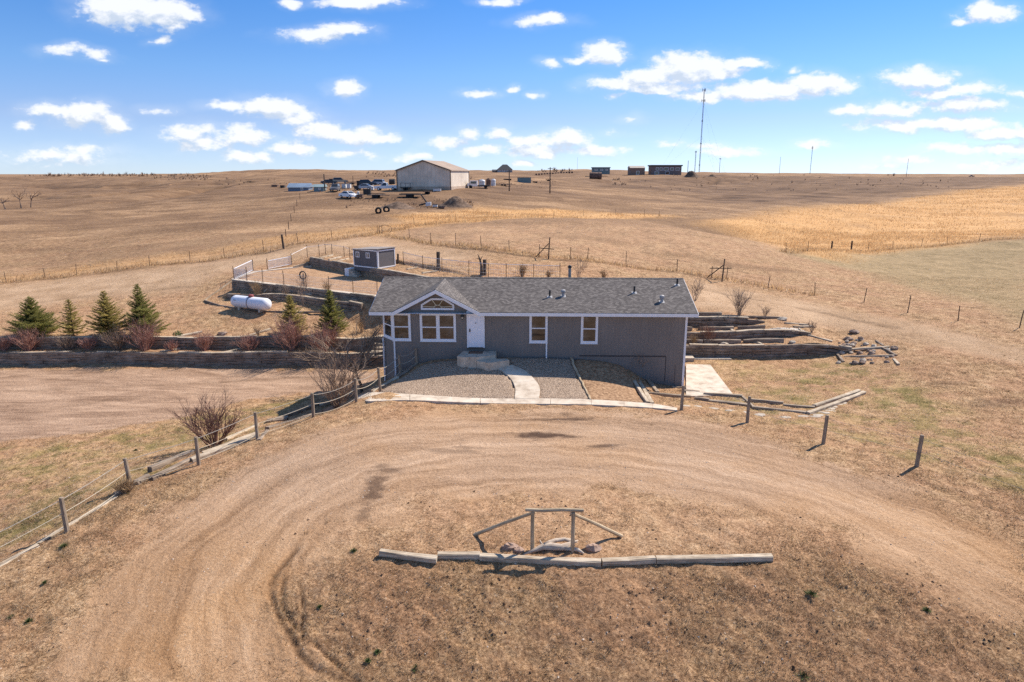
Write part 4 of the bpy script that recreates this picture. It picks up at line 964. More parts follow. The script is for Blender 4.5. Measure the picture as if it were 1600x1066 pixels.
# ------------------------------------------------------------------ posts and fences
def add_post(m, b, h, r=.07, lean=(0, 0), n=8, sink=.25, rr=None):
    rr = rr or rnd; b = Vector(b); t = b + Vector((lean[0], lean[1], h)); mid = b.lerp(t, .5) + Vector((rr.uniform(-.012, .012), rr.uniform(-.012, .012), 0))
    m.tube([b - Vector((lean[0] * .2, lean[1] * .2, sink)), b, mid, t - Vector((0, 0, .015)), t], [r * 1.08, r * 1.05, r, r * .96, r * .8], n); return t
def rope(m, pts, sag, r=.011, n=5, seg=8):
    for a, b in zip(pts[:-1], pts[1:]):
        a, b = Vector(a), Vector(b); q = [a.lerp(b, i / seg) - Vector((0, 0, sag * 4 * (i / seg) * (1 - i / seg))) for i in range(seg + 1)]; m.tube(q, r, n)
M_ROPE = plain('pale_rope', (.50, .42, .31), .9, var=.2, scale=20)
M_ROPE2 = plain('grey_rope', (.36, .32, .27), .9, var=.2, scale=20)
PL = [(-70, 925, 1.2), (105, 831, 1.22), (204, 763, 1.2), (311, 727, 1.2), (402.5, 686, 1.22), (490, 653.5, 1.22), (557, 628.6, 1.22), (594, 609.5, 1.22), (626, 585, 1.15), (652, 567.5, 1.0)]
base = [gp(a, b) for a, b, h in PL[:-1]]; base.append(G(*H(wallpt(652, 560)[0], Y0 - .12, 0)[:2]))
fence = thing('rope_fence', 'wooden post fence with three sagging ropes curving left from the house along the drive', 'fence', base[4]); tops = []
for b, (_, _, h) in zip(base, PL):
    m = MB(); ln = (rnd.uniform(-.06, .02), rnd.uniform(-.03, .03)); t = add_post(m, b, h, .075, ln); m.build('post', M_POST, fence, loc=b); tops.append((b, t))
for k, fr in enumerate((.93, .56, .17)):
    m = MB(); pts = [a.lerp(b, fr) for a, b in tops]; rope(m, pts[:6], .03 + .02 * k, .012); rope(m, pts[5:], .16, .014); m.build('rope', M_ROPE if k else M_ROPE2, fence)
m = MB(); b = G(-8.9, 36.6); add_post(m, b, 1.1, .08); tag(m.build('fence_post', M_POST, loc=b), 'lone weathered post standing behind the rope fence by the dark bare tree', 'post')
PR = [(1064.5, 642, 1.25), (1167.5, 660.5, 1.25), (1286, 695, 1.3), (1432, 730, 1.32), (1660, 815, 1.3)]
fence = thing('wire_fence', 'row of widely spaced wooden posts with thin wire edging the right lawn', 'fence', gp(1286, 695)); tops = []
for a, b_, h in PR:
    b = gp(a, b_); m = MB(); t = add_post(m, b, h, .075, (rnd.uniform(.0, .05), rnd.uniform(-.02, .03))); m.build('post', M_POST, fence, loc=b); tops.append((b, t))
for fr in (.88, .5):
    m = MB(); rope(m, [a.lerp(b, fr) for a, b in tops], .05, .0045); m.build('wire', M_STEEL, fence)

# ------------------------------------------------------------------ ties and boards lying along the left fence
LT = [((-30, 905), (60, 852), .16, .1, 'thin weathered board lying under the fence at the left edge of the photo'), ((60, 850), (182, 777), .16, .1, 'long thin board lying under the rope fence by the tan weed'),
      ((180, 776), (206, 764), .2, .2, 'short dark tie stub beside the tan weed'), ((212, 758), (232, 748), .22, .22, 'dark tie stub between weed and stacked ties'),
      ((236, 752), (313, 714), .22, .2, 'front dark tie left of the twiggy bush'), ((234, 738), (300, 711), .24, .26, 'back dark tie of the stack left of the twiggy bush'),
      ((300, 722), (403, 684), .22, .2, 'long pale tie in front of the twiggy bush'), ((318, 712), (400, 681), .2, .2, 'second long tie running behind the pale one at the twiggy bush'),
      ((352, 690), (402, 667), .2, .2, 'pale tie angling away right of the twiggy bush'), ((404, 690), (418, 675), .18, .14, 'rusty brown tie end before the stacked block'),
      ((417, 673), (489, 651), .22, .2, 'front tie right of the stacked block'), ((424, 661), (500, 633), .22, .22, 'long grey tie running behind the front one'), ((490, 648), (556, 627), .2, .16, 'tie in front of the tall twiggy shrub'), ((500, 636), (552, 618), .2, .2, 'pale tie behind the tall twiggy shrub'),
      ((582, 613), (622, 591), .2, .16, 'pale timber edging the gravel under the first sagging ropes'), ((622, 591), (650, 571), .2, .16, 'timber edging the gravel up to the house wall')]
for (a, b), lab, w_, h_ in [((x[0], x[1]), x[4], x[2], x[3]) for x in LT]:
    lying('timber', lab, gp(*a), gp(*b), w_, h_, M_TIMBER if 'pale' in lab or 'thin' in lab else M_POST if 'grey' in lab or 'long' in lab else M_TIE, group='timbers along the left fence')
q = gp(430, 660); m = MB()
for k in range(3):
    for j in range(2): m.timber(q + Vector((-.55 + .06 * k, .0 + .26 * j - .1 * k, -.35 + .17 * k)), q + Vector((.55, .22 + .26 * j, -.35 + .17 * k)), .22, .165, .012)
tag(m.build('tie_stack', M_TIE, loc=q), 'stacked block of dark ties in the fence line at the edge of the house shadow', 'timber stack')

# ------------------------------------------------------------------ timbers and stones in front of the patio
RT = [((1050, 605.6), (1101, 608), .1, .1, 'thin grey pole lying nearest the house corner'), ((1068, 612), (1093, 614), .2, .16, 'short dark timber at the patio corner'), ((1012, 615.5), (1078, 621), .2, .16, 'timber ending at the first right fence post'),
      ((1086, 624), (1108, 627), .2, .18, 'short stub of timber right of the first fence post'), ((1100, 617.5), (1160, 621), .22, .18, 'timber lying along the front edge of the patio'), ((1108, 628), (1172, 635), .2, .16, 'timber running down to the second fence post'),
      ((1160, 621), (1177, 637), .16, .12, 'short cross timber beside the second fence post'), ((1174, 627), (1224, 632), .22, .18, 'dark-ended timber right of the second fence post'), ((1224, 634.5), (1273, 638), .18, .14, 'thin timber before the corner of the bed'),
      ((1175, 638), (1262, 647), .2, .16, 'longest timber at the front of the stone row'), ((1272, 637), (1342, 613), .22, .2, 'pale timber slanting up right, back one of the pair'), ((1262, 648), (1350, 615), .22, .18, 'pale timber slanting up right, front one of the pair'),
      ((974, 570), (1012, 631), .2, .16, 'left one of the paired timbers edging the soil bed'), ((981, 570), (1019, 632), .2, .14, 'right one of the paired timbers edging the soil bed'), ((1010, 592), (1027, 615), .22, .16, 'single timber leaning down from the house by the dry shrub'), ((1150, 624), (1172, 629), .1, .08, 'narrow board between the patio timbers')]
for a, b, w_, h_, lab in RT:
    lying('timber', lab, gp(*a), gp(*b), w_, h_, M_TIMBER if 'pale' in lab or 'paired' in lab else M_POST, group='timbers around the right bed')
M_STONE = noise_mat('pale_flagstone', [(.3, (.34, .27, .20)), (.7, (.58, .49, .39))], 3, 6, .9)
M_ROCK = noise_mat('brown_rock', [(.3, (.17, .11, .08)), (.5, (.30, .21, .155)), (.7, (.46, .35, .27))], 3, 6, .9, bump=.5, bdist=.03)
for (x, y) in ((95, 375), (200, 378), (320, 393), (460, 412), (570, 425), (685, 442), (880, 463), (1030, 455), (1140, 445), (1115, 458), (1185, 425), (1225, 412), (1230, 395), (1260, 378), (1285, 362), (1330, 350)):
    q = gp(1050 + x / 5, 560 + y / 5); m = MB(); m.blob(q, rnd.uniform(.22, .36), rnd.uniform(.14, .2), .05, .2, 9, 5, flat=.75, rot=rnd.uniform(-.4, .2))
    tag(m.build('stepping_stone', M_STONE, loc=q), 'flat pale stone in the curved row before the right bed', 'stone', 'flat stones before the right bed')
ed = [gp(*p) for p in ((893, 560.5), (897, 573), (903, 586), (910, 600), (917, 614), (922, 626))]
m = MB(); e2 = smooth_line([tuple(p) for p in ed], 4); m.tube([Vector(p) + Vector((rnd.uniform(-.03, .03), 0, .04)) for p in e2], .07, 6); tag(m.build('bed_edging', M_POLE, loc=ed[2]), 'wavy pale edging between the gravel and the soil bed', 'edging')
# low steps and rubble by the right tiers
for (a, b, c, d_, zz, h_, lab) in ((9.95, 42.2, 11.7, 43.0, -.52, .34, 'two-slab concrete step at the house end of the right tie walls'), (11.75, 42.55, 14.2, 43.0, -.68, .14, 'long low concrete curb under the lowest right tie wall')):
    m = MB(); m.prism([(a, b, zz), (c, b, zz), (c, d_, zz), (a, d_, zz)], h_ + .1)
    if h_ > .3: m.prism([(a, b + .35, zz + .2), (a + .7, b + .35, zz + .2), (a + .7, d_, zz + .2), (a, d_, zz + .2)], .19)
    tag(m.build('concrete_step', M_CONC_D, loc=(a, b, zz - h_)), lab, 'step')
drape('gravel_bed', ground_px([(1148, 521), (1200, 514.5), (1244, 513), (1262, 519), (1240, 522), (1190, 523)]), gravel_mat('pale_gravel', (.34, .28, .23), (.62, .54, .46), (.78, .70, .61), 12), .05)
for a, b, lab in (((1084, 494), (1160, 495.5), 'dark board along the back edge of the topmost right tier'), ((1162, 496), (1228, 498), 'second dark board along the back edge of the topmost right tier'), ((1226, 506), (1262, 509), 'loose tie stepping down at the end of the topmost right tier'), ((1240, 512), (1270, 511), 'pale board end beyond the topmost right tier'), ((1248, 515), (1256, 522), 'short pale board leaning on the middle right tier'), ((1136, 512), (1146, 519), 'slanted grey board on the middle right terrace'), ((1262, 525), (1300, 535), 'pale board running down the end of the middle right tier'), ((1178, 534), (1190, 540), 'short white board on the lowest right terrace'), ((1128, 535), (1137, 541), 'short grey board by the reddish shrub on the lowest right terrace')):
    lying('timber', lab, gp(*a), gp(*b), .18, .16, M_TIE if 'dark' in lab else M_TIMBER, group='loose boards on the right tiers')
for (xa_, ya, xb_, yb, lab) in ((10.2, 43.95, 12.6, 43.9, 'weathered tie lying along the lowest right terrace next to the house'), (12.7, 43.95, 15.2, 44.05, 'weathered tie lying in the middle of the lowest right terrace'), (15.4, 44.1, 18.0, 43.95, 'weathered tie lying at the far end of the lowest right terrace'), (10.2, 46.0, 12.4, 45.9, 'weathered tie lying along the middle right terrace next to the house'), (12.9, 46.1, 15.3, 46.0, 'weathered tie lying in the middle of the middle right terrace'), (15.6, 46.0, 17.4, 45.8, 'weathered tie lying at the far end of the middle right terrace'), (10.0, 47.9, 12.5, 47.9, 'weathered tie lying above the topmost right tier next to the house'), (12.7, 47.9, 15.0, 47.95, 'weathered tie lying above the topmost right tier by the sapling')):
    lying('timber', lab, G(xa_, ya), G(xb_, yb), .24, .3, M_TIE, group='loose ties on the right tiers', jit=.025)
rr = random.Random(3)
for i in range(46):
    px, py = rr.uniform(1308, 1400), rr.uniform(530, 570); 
    if py < 545 and px > 1385: continue
    q = gp(px, py); s = rr.uniform(.07, .24); m = MB(); m.blob(q + Vector((0, 0, s * .25)), s * rr.uniform(.8, 1.3), s, s * .65, .25, 7, 5, rr)
    tag(m.build('rock', M_STONE if rr.random() < .55 else M_ROCK, loc=q), 'loose rock in the rubble heap at the end of the right tie walls', 'rock', 'rubble at the end of the tie walls')
for a, b, lab in (((1308, 548), (1390, 542.5), 'pale board lying across the top of the rubble'), ((1320, 558), (1398, 556.5), 'pale board lying across the middle of the rubble'), ((1368, 533), (1380, 541), 'short dark tie at the upper right of the rubble'), ((1376, 543), (1400, 556), 'dark tie edging the right side of the rubble'), ((1396, 562), (1404, 570), 'short timber block at the lower right corner of the rubble'), ((1306, 552), (1318, 566), 'dark tie at the near end of the lowest right wall')):
    lying('timber', lab, gp(*a), gp(*b), .16, .12, M_TIE if 'dark' in lab else M_TIMBER, group='timbers in the rubble')
for px, py, s, lab in ((1335, 520, .3, 'dark flat rock on the slope above the rubble'), (1325, 531, .28, 'rounded rock on the slope just above the rubble'), (1222, 500, .3, 'pale rock on the topmost right tier'), (1130, 538, .22, 'pale rock on the lowest right terrace near the house'), (1183, 536, .2, 'small pale rock in the middle of the lowest right terrace'), (348, 523, .32, 'dark boulder behind the upper left wall'), (1238, 536, .22, 'pale rock at the far end of the lowest right terrace')):
    q = gp(px, py); m = MB(); m.blob(q + Vector((0, 0, s * .2)), s * 1.2, s * .8, s * .5, .22, 9, 6); tag(m.build('rock', M_ROCK if 'dark' in lab or 'round' in lab else M_STONE, loc=q), lab, 'rock')

# ------------------------------------------------------------------ the island: edging timbers, pole frame, driftwood, rocks
for i, (a, b, lab) in enumerate((((594, 867), (683, 878), 'leftmost edging timber of the island, tilted down to the right'), ((684, 872), (750, 872), 'shortest edging timber of the island, second from the left'), ((750, 874), (939, 883.5), 'long bowed edging timber in front of the driftwood'), ((940, 882.5), (1023, 878), 'edging timber right of the pole frame'), ((1025, 878), (1206, 875), 'longest straight edging timber at the right end of the island row'))):
    lying('timber', lab, gp(*a), gp(*b), .21, .19, M_TIMBER, group='edging timbers of the island', sink=.02, jit=.008)
pf = thing('pole_frame', 'pole frame of two posts, a crossbar and two slanting braces on the island', 'frame', gp(862, 861))
b1, b2 = gp(832, 860.5), gp(894.5, 862); hz = 1.28
for b in (b1, b2): m = MB(); add_post(m, b, hz, .06, (0, 0)); m.build('post', M_POLE, pf, loc=b)
t1 = b1 + Vector((-.22, .02, hz + .05)); t2 = b2 + Vector((.30, .02, hz + .05)); m = MB(); m.tube([t1, t1.lerp(t2, .3) - Vector((0, 0, .02)), t1.lerp(t2, .6) + Vector((0, 0, .015)), t2], [.055, .062, .056, .06], 8); m.build('crossbar', M_POLE, pf)
for a, e in ((gp(741, 837), b1 + Vector((.08, .07, hz - .05))), (gp(971, 839), b2 + Vector((-.06, .07, hz - .06)))):
    m = MB(); m.tube([a + Vector((0, 0, .02)), a.lerp(e, .5) + Vector((0, 0, .03)), e], [.06, .055, .05], 8); m.build('brace', M_POLE, pf)
M_DRIFT = wood_mat('bleached_driftwood', (.26, .19, .14), (.50, .40, .31), (.70, .60, .49))
q0 = [gp(*p) for p in ((818, 869), (836, 863), (848, 860), (862, 860), (878, 861), (893, 857), (894, 853), (882, 851), (868, 852.5), (858, 856), (850, 860))]
m = MB(); up_ = Vector((0, 0, 1))
m.tube([p + up_ * z for p, z in zip(q0, (.03, .07, .12, .12, .12, .14, .16, .17, .17, .16, .14))], [.035, .065, .10, .12, .10, .085, .07, .06, .065, .08, .09], 9)
m.tube([gp(848, 860) + up_ * .14, gp(843, 856) + up_ * .26], [.05, .02], 6); m.tube([gp(878, 861) + up_ * .1, gp(903, 862) + up_ * .06, gp(912, 866) + up_ * .02], [.08, .06, .03], 7); m.tube([gp(893, 855) + up_ * .12, gp(903, 851) + up_ * .14], [.06, .02], 6)
tag(m.build('driftwood', M_DRIFT, loc=gp(862, 860), smooth=True), 'bleached driftwood log with a loop lying under the pole frame', 'driftwood')
M_PINK = noise_mat('pinkish_rock', [(.3, (.27, .16, .11)), (.7, (.50, .35, .26))], 5, 6, .9, bump=.5, bdist=.02)
for px, py, a, b, c, lab in ((797, 857, .26, .16, .12, 'flat reddish rock left of the pole frame'), (812, 862, .18, .12, .1, 'small reddish rock between left rock and driftwood'), (926, 859, .25, .17, .14, 'pale rock right of the pole frame')):
    q = gp(px, py); m = MB(); m.blob(q + up_ * c * .3, a, b, c, .2, 9, 6); tag(m.build('rock', M_PINK, loc=q), lab, 'rock')

# ------------------------------------------------------------------ bare shrubs and trees
def shrub_mesh(m, base, h, spread, stems=10, depth=4, r0=.02, seed=1, droop=.0, kids=3, spiky=.25):
    r = random.Random(seed); base = Vector(base)
    def grow(p, d, L, rad, k):
        n = 3; pts = [p]; q = p; dd = d.copy()
        for i in range(n):
            dd = (dd + Vector((r.uniform(-1, 1), r.uniform(-1, 1), r.uniform(-.6, 1) - droop)) * spiky * .5).normalized(); q = q + dd * (L / n); pts.append(q)
        m.tube(pts, [rad, rad * .86, rad * .72, rad * .5], 4 if rad > .012 else 3, caps=False)
        if k <= 0: return
        for j in range(kids + (1 if r.random() < .4 else 0)):
            i = r.choice((1, 2, 2, 3, 3)); e = (dd + Vector((r.uniform(-1, 1), r.uniform(-1, 1), r.uniform(-.3, .7))) * .75).normalized()
            grow(pts[i], e, L * r.uniform(.5, .78), rad * .58, k - 1)
    for s in range(stems):
        a = 2 * math.pi * s / stems + r.uniform(-.3, .3); t = r.uniform(.05, 1) * spread / h
        d = Vector((math.cos(a) * t, math.sin(a) * t, 1)).normalized()
        grow(base + Vector((math.cos(a), math.sin(a), 0)) * r.uniform(0, spread * .12) - Vector((0, 0, .05)), d, h * r.uniform(.40, .56), r0 * r.uniform(.7, 1.1), depth)
def twig(name, dark, light): return noise_mat(name, [(.35, dark), (.65, light)], 2.2, 4, .9, bump=0)
M_TW_RED = twig('reddish_twigs', (.16, .078, .055), (.40, .235, .165)); M_TW_BRN = twig('brown_twigs', (.17, .11, .075), (.42, .30, .21))
M_TW_TAN = twig('tan_dry_stalks', (.26, .165, .085), (.52, .36, .20)); M_TW_DRK = twig('dark_bark', (.06, .042, .032), (.19, .14, .105)); M_TW_GRY = twig('pale_twigs', (.20, .14, .10), (.42, .32, .24))
M_TW_OPEN = twig('warm_brown_twigs', (.13, .064, .045), (.36, .21, .15)); M_TW_PINK = twig('pinkish_twigs', (.24, .105, .078), (.55, .33, .25)); M_TW_GRN = twig('green_leaves', (.035, .055, .015), (.10, .13, .035))
def shrub(label, base, h, spread, mat, stems=10, depth=3, r0=.018, seed=1, cat='shrub', group=None, kids=3, spiky=.3, name='shrub'):
    m = MB(); shrub_mesh(m, base, h, spread, stems, depth, r0, seed, kids=kids, spiky=spiky); return tag(m.build(name, mat, loc=base, uv=None), label, cat, group)
shrub('large twiggy reddish bush by the left rope fence', Vector((*gp(335, 697)[:2], gp(335, 697).z)), 2.25, 2.2, M_TW_OPEN, 24, 3, .036, 11, kids=3, spiky=.24)
b = Vector((-8.9, 33.4, gz(-8.9, 33.4))); shrub('tall brown bare shrub between the rope fence and the house shadow', b, 2.9, 1.6, M_TW_BRN, 22, 3, .034, 12, kids=3, spiky=.22)
# small tree at the left end of the house
def tree(label, base, trunk_pts, rad, crown, mat_t, mat_c, seed, name='bare_tree', depth=4, L=1.2, limbs=9, kids=3, r0=.04):
    t = thing(name, label, 'tree', base); m = MB(); pts = [Vector(p) for p in trunk_pts]; m.tube(pts, [rad * (1 - .55 * i / (len(pts) - 1)) for i in range(len(pts))], 8); m.build('trunk', mat_t, t)
    r = random.Random(seed); m = MB()
    def grow(p, d, L, rad, k):
        q = p; dd = d.copy(); ps = [p]
        for i in range(3): dd = (dd + Vector((r.uniform(-1, 1), r.uniform(-1, 1), r.uniform(-.7, .9))) * .26).normalized(); q = q + dd * L / 3; ps.append(q)
        m.tube(ps, [rad, rad * .85, rad * .7, rad * .5], 4, caps=False)
        if k > 0:
            for j in range(kids): grow(ps[r.choice((1, 2, 3, 3))], (dd + Vector((r.uniform(-1, 1), r.uniform(-1, 1), r.uniform(-.4, .6))) * .85).normalized(), L * r.uniform(.5, .75), rad * .55, k - 1)
    for i in range(limbs):
        a = i * 2.4 + r.uniform(-.4, .4); p = pts[-1].lerp(pts[-2], r.uniform(0, .9)); grow(p, Vector((math.cos(a) * crown[0], math.sin(a) * crown[0], crown[1] * r.uniform(.4, 1.2))).normalized(), L * r.uniform(.7, 1.1), r0, depth)
    m.build('crown', mat_c, t, uv=None); return t
tb = Vector((-9.35, 40.6, gz(-9.35, 40.6)))
tree('small bare tree with dark leaning trunk beside the left end of the house', tb, [tb - up_ * .2, tb + up_ * .6 + Vector((-.08, 0, 0)), tb + Vector((-.3, 0, 1.25)), tb + Vector((-.38, 0, 1.7))], .11, (1, .75), M_TW_DRK, M_TW_BRN, 5, depth=4, L=1.9, limbs=14, r0=.055)
TERR = [(45, 1.55, 1.1, 'red', 'reddish shrub on the lower terrace below the leftmost spruce'), (107, 1.0, .8, 'brn', 'brownish low shrub on the terrace below the thin spruce'), (140, .95, .7, 'red', 'dark low shrub on the terrace between second and third spruce'), (184, 1.4, .9, 'brn', 'brown shrub on the terrace below the third spruce'), (227, 1.95, 1.25, 'red', 'biggest reddish shrub on the terrace below the tallest spruce'),
        (268, .7, .5, 'red', 'smallest red shrub on the terrace right of the tall spruce'), (320, 1.25, .9, 'red', 'reddish shrub on the terrace near the dark boulder'), (390, 1.1, 1.05, 'red', 'wide red shrub on the terrace left of the twin spruces'), (454, 2.2, 1.5, 'red', 'tall red shrub in front of the left twin spruce'), (508, 1.9, 1.3, 'red', 'red shrub in front of the right twin spruce'), (8, 1.0, .8, 'red', 'reddish shrub on the terrace at the left edge of the photo')]
for i, (px, h, sp, c, lab) in enumerate(TERR):
    u, _ = ray(px, 549); b = Vector((u * 47.8 , 47.8, 0)); b.z = gz(b.x, b.y)
    shrub(lab, b, h * 1.15, sp * 1.5, M_TW_PINK if c == 'red' else M_TW_BRN, 18 + int(sp * 10), 3, .024, 40 + i, group='bare shrubs on the left terrace')
b = gp(404, 527); shrub('tiny brown shrub behind the upper wall above the wide red one', b, .8, .4, M_TW_BRN, 9, 3, .014, 70)
b = Vector((-24.7, 49.1, gz(-24.7, 49.1)))
m = MB()
for k in range(260):
    a = rnd.uniform(0, 6.3); e = rnd.uniform(.1, 1.4); d = Vector((math.cos(a) * math.cos(e), math.sin(a) * math.cos(e), math.sin(e))); q = b + d * rnd.uniform(.2, .42); s = Vector((rnd.uniform(-1, 1), rnd.uniform(-1, 1), rnd.uniform(-.3, 1))).normalized() * .09; w_ = d.cross(s).normalized() * .03
    m.add([q - w_, q + w_, q + s], [(0, 1, 2)])
tag(m.build('green_shrub', M_TW_GRN, loc=b, uv=None), 'small green shrub behind the upper left wall', 'shrub')
for i, (px, py, h, sp, mat, lab, st) in enumerate(((1155, 494, 1.95, .7, M_TW_GRY, 'tall thin bare sapling clump above the topmost right tier', 14), (1195, 497, 1.0, .35, M_TW_BRN, 'short dark twiggy plant on the topmost right tier', 7), (1268, 520, 1.0, .4, M_TW_GRY, 'sparse bare plant at the end of the middle right tier', 7), (1108, 536, 1.2, .9, M_TW_RED, 'reddish round shrub on the lowest right terrace', 18), (1083, 538, .7, .5, M_TW_TAN, 'tan dry tuft between red shrub and house', 12),
        (1000, 588, 1.5, .6, M_TW_GRY, 'pale twiggy shrub against the house wall by the paired timbers', 10), (1086, 470, 2.0, .8, M_TW_GRY, 'thin bare sapling right behind the house corner', 6), (613, 585, .7, .55, M_TW_TAN, 'tangled dry weed at the sagging ropes near the house', 26), (197, 770, .6, .6, M_TW_TAN, 'tan tumbleweed caught in the left rope fence', 34),
        (402, 466, 1.6, .7, M_TW_TAN, 'tan bare shrub behind the propane tank', 14), (447, 464, 1.2, .7, M_TW_GRY, 'low grey shrub in the bed right of the propane tank', 12), (474, 480, 2.6, .5, M_TW_GRY, 'pale slim sapling between tank and twin spruces', 6), (513, 460, 1.2, .6, M_TW_TAN, 'tan shrub in front of the enclosure curb', 12),
        (565, 520, 1.3, .8, M_TW_TAN, 'dry tan shrub above the timber stair', 10), (585, 535, 1.2, .7, M_TW_BRN, 'brown shrub at the left back corner of the house', 10))):
    b = gp(px, py); shrub(lab, b, h, sp, mat, st, 3, .016 if h < 1.9 else .022, 90 + i)

# ------------------------------------------------------------------ spruces
M_NEED = [NT('spruce_needles_%d' % k) for k in range(2)]
for k, g in enumerate(M_NEED):
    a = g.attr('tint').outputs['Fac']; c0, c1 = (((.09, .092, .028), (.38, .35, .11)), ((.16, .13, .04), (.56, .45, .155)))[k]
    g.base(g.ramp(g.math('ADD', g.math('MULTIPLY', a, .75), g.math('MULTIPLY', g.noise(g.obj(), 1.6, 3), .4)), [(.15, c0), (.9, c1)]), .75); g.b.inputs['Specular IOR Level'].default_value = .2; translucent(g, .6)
M_BARK = twig('spruce_bark', (.05, .035, .025), (.13, .09, .065))
def spruce(label, base, h, wd, seed, mat, dens=1.0, lop=0.0):
    r = random.Random(seed); t = thing('spruce', label, 'tree', base, 'young spruces behind the left walls'); base = Vector(base)
    m = MB(); m.tube([base - up_ * .15, base + up_ * h * .5, base + up_ * h], [.07 * h / 3, .045 * h / 3, .008], 7); m.build('trunk', M_BARK, t)
    V = []; Fc = []; tint = []
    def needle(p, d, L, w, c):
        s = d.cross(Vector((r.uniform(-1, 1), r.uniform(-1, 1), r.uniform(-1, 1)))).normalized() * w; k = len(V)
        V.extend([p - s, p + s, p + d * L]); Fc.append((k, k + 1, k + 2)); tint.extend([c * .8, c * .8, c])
    z = .05 * h
    while z < h * .985:
        f = z / h; n = int((9 if f < .75 else 6) * dens); L0 = wd / 2 * (1 - f) ** .8 * (1.0 if f > .1 else .85) + .05
        a0 = r.uniform(0, 6.3)
        for j in range(n):
            a = a0 + 2 * math.pi * j / n + r.uniform(-.25, .25); L = L0 * r.uniform(.55, 1.12) * (1 + lop * max(0, math.cos(a + .6)) * (f < .55))
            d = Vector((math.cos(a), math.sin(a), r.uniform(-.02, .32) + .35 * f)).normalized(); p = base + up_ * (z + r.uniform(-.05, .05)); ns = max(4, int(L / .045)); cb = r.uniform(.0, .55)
            for i in range(ns):
                u = (i + .6) / ns; q = p + d * (L * u) + up_ * (-.10 * L * math.sin(u * 2.6) + .10 * L * u * u)
                side = d.cross(up_).normalized()
                for s in (-1, 1):
                    if u < .95:
                        bl = L * .46 * (1 - u * .55) * r.uniform(.6, 1.1); e = (d * .75 + side * s * .75 + up_ * r.uniform(-.12, .22)).normalized()
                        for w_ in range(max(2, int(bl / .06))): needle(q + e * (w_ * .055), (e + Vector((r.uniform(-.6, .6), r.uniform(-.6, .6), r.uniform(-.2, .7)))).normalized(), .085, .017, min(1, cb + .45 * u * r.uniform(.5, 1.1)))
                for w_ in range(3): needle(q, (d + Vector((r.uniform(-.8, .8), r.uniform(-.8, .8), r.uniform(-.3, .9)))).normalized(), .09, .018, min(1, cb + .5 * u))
        z += h * .045 * r.uniform(.75, 1.2) * (1.0 if f < .7 else .8)
    me = bpy.data.meshes.new('crown'); me.from_pydata([tuple(v - base) for v in V], [], Fc); me.materials.append(mat.m)
    a = me.attributes.new('tint', 'FLOAT', 'POINT'); a.data.foreach_set('value', tint)
    o = bpy.data.objects.new('crown', me); COL.objects.link(o); o.parent = t
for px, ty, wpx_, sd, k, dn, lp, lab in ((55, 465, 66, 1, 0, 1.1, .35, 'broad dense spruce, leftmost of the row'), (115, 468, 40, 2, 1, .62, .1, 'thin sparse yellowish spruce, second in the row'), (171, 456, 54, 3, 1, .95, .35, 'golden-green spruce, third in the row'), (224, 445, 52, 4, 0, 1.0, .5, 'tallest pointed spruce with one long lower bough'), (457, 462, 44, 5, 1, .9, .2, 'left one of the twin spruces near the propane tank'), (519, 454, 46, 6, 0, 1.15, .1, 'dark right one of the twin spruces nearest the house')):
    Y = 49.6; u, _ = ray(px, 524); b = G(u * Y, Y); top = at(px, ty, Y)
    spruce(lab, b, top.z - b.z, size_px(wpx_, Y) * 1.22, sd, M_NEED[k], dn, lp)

# ------------------------------------------------------------------ propane tank
cz = gp(391, 483).z + .58; a = atz(364, 470.0, cz); b = atz(421, 476.3, cz); d = (b - a); Lt = d.length; d.normalize(); rt = .49
tank = thing('propane_tank', 'white horizontal propane tank with a dark band and red valve cover', 'tank', (a + b) / 2 - up_ * .58)
m = MB(); prof = [(0, .04), (.03, .2), (.1, .34), (.2, .43), (.34, .485), (.5, .49)]
sa = [(t, r_) for t, r_ in prof] + [(Lt * .5 - .02, .49), (Lt * .5, .495), (Lt * .5 + .02, .49)] + [(Lt - t, r_) for t, r_ in prof[::-1]]
m.tube([a + d * t for t, _ in sa], [r_ for _, r_ in sa], 24); m.build('tank_body', plain('white_tank_paint', (.80, .79, .82), .35, var=.04), tank, smooth=True)
m = MB(); m.tube([a + d * (Lt * .5 - .03), a + d * (Lt * .5 + .03)], .502, 24); m.build('band', plain('rusty_band', (.14, .06, .05), .8), tank)
m = MB(); q = a + d * (Lt * .52) + up_ * .46; m.tube([q, q + up_ * .16, q + up_ * .22], [.22, .21, .12], 14); m.build('valve_cover', plain('red_cover', (.26, .06, .05), .5), tank)
s_ = d.cross(up_).normalized()
for t in (.22, .78):
    m = MB(); q = a + d * (Lt * t); m.obox(q - s_ * .3 - d * .08 - up_ * .66, s_ * .6, d * .16, up_ * .3); m.build('support', M_CONC, tank)
m = MB(); q = a + d * (Lt * .18) - s_ * -1 * 0; nrm_ = s_ if s_.y < 0 else -s_
q = a + d * (Lt * .14) + nrm_ * .470 + up_ * .165
for i in range(3): m.obox(q + d * (.10 * i), d * .07, nrm_ * .012, up_ * .05)
m.build('lettering', plain('dark_decal', (.10, .10, .12), .5), tank)
M_EDG = wood_mat('old_landscape_timber', (.13, .09, .06), (.30, .225, .155), (.5, .40, .29))
for pts, lab in ((((363, 440), (345, 453), (330, 463), (320, 471)), 'pale edging timbers running down from the enclosure corner'), (((320, 471), (345, 479), (380, 484), (420, 488), (470, 489), (540, 488), (592, 486)), 'dark edging along the front of the propane tank bed')):
    m = MB(); g_ = [gp(*p) for p in pts]
    for p, q in zip(g_[:-1], g_[1:]): m.timber(p - up_ * .03, q - up_ * .03, .14, .15, .01)
    tag(m.build('bed_edging', M_EDG if 'pale' in lab else M_TIE, loc=g_[1]), lab, 'edging')

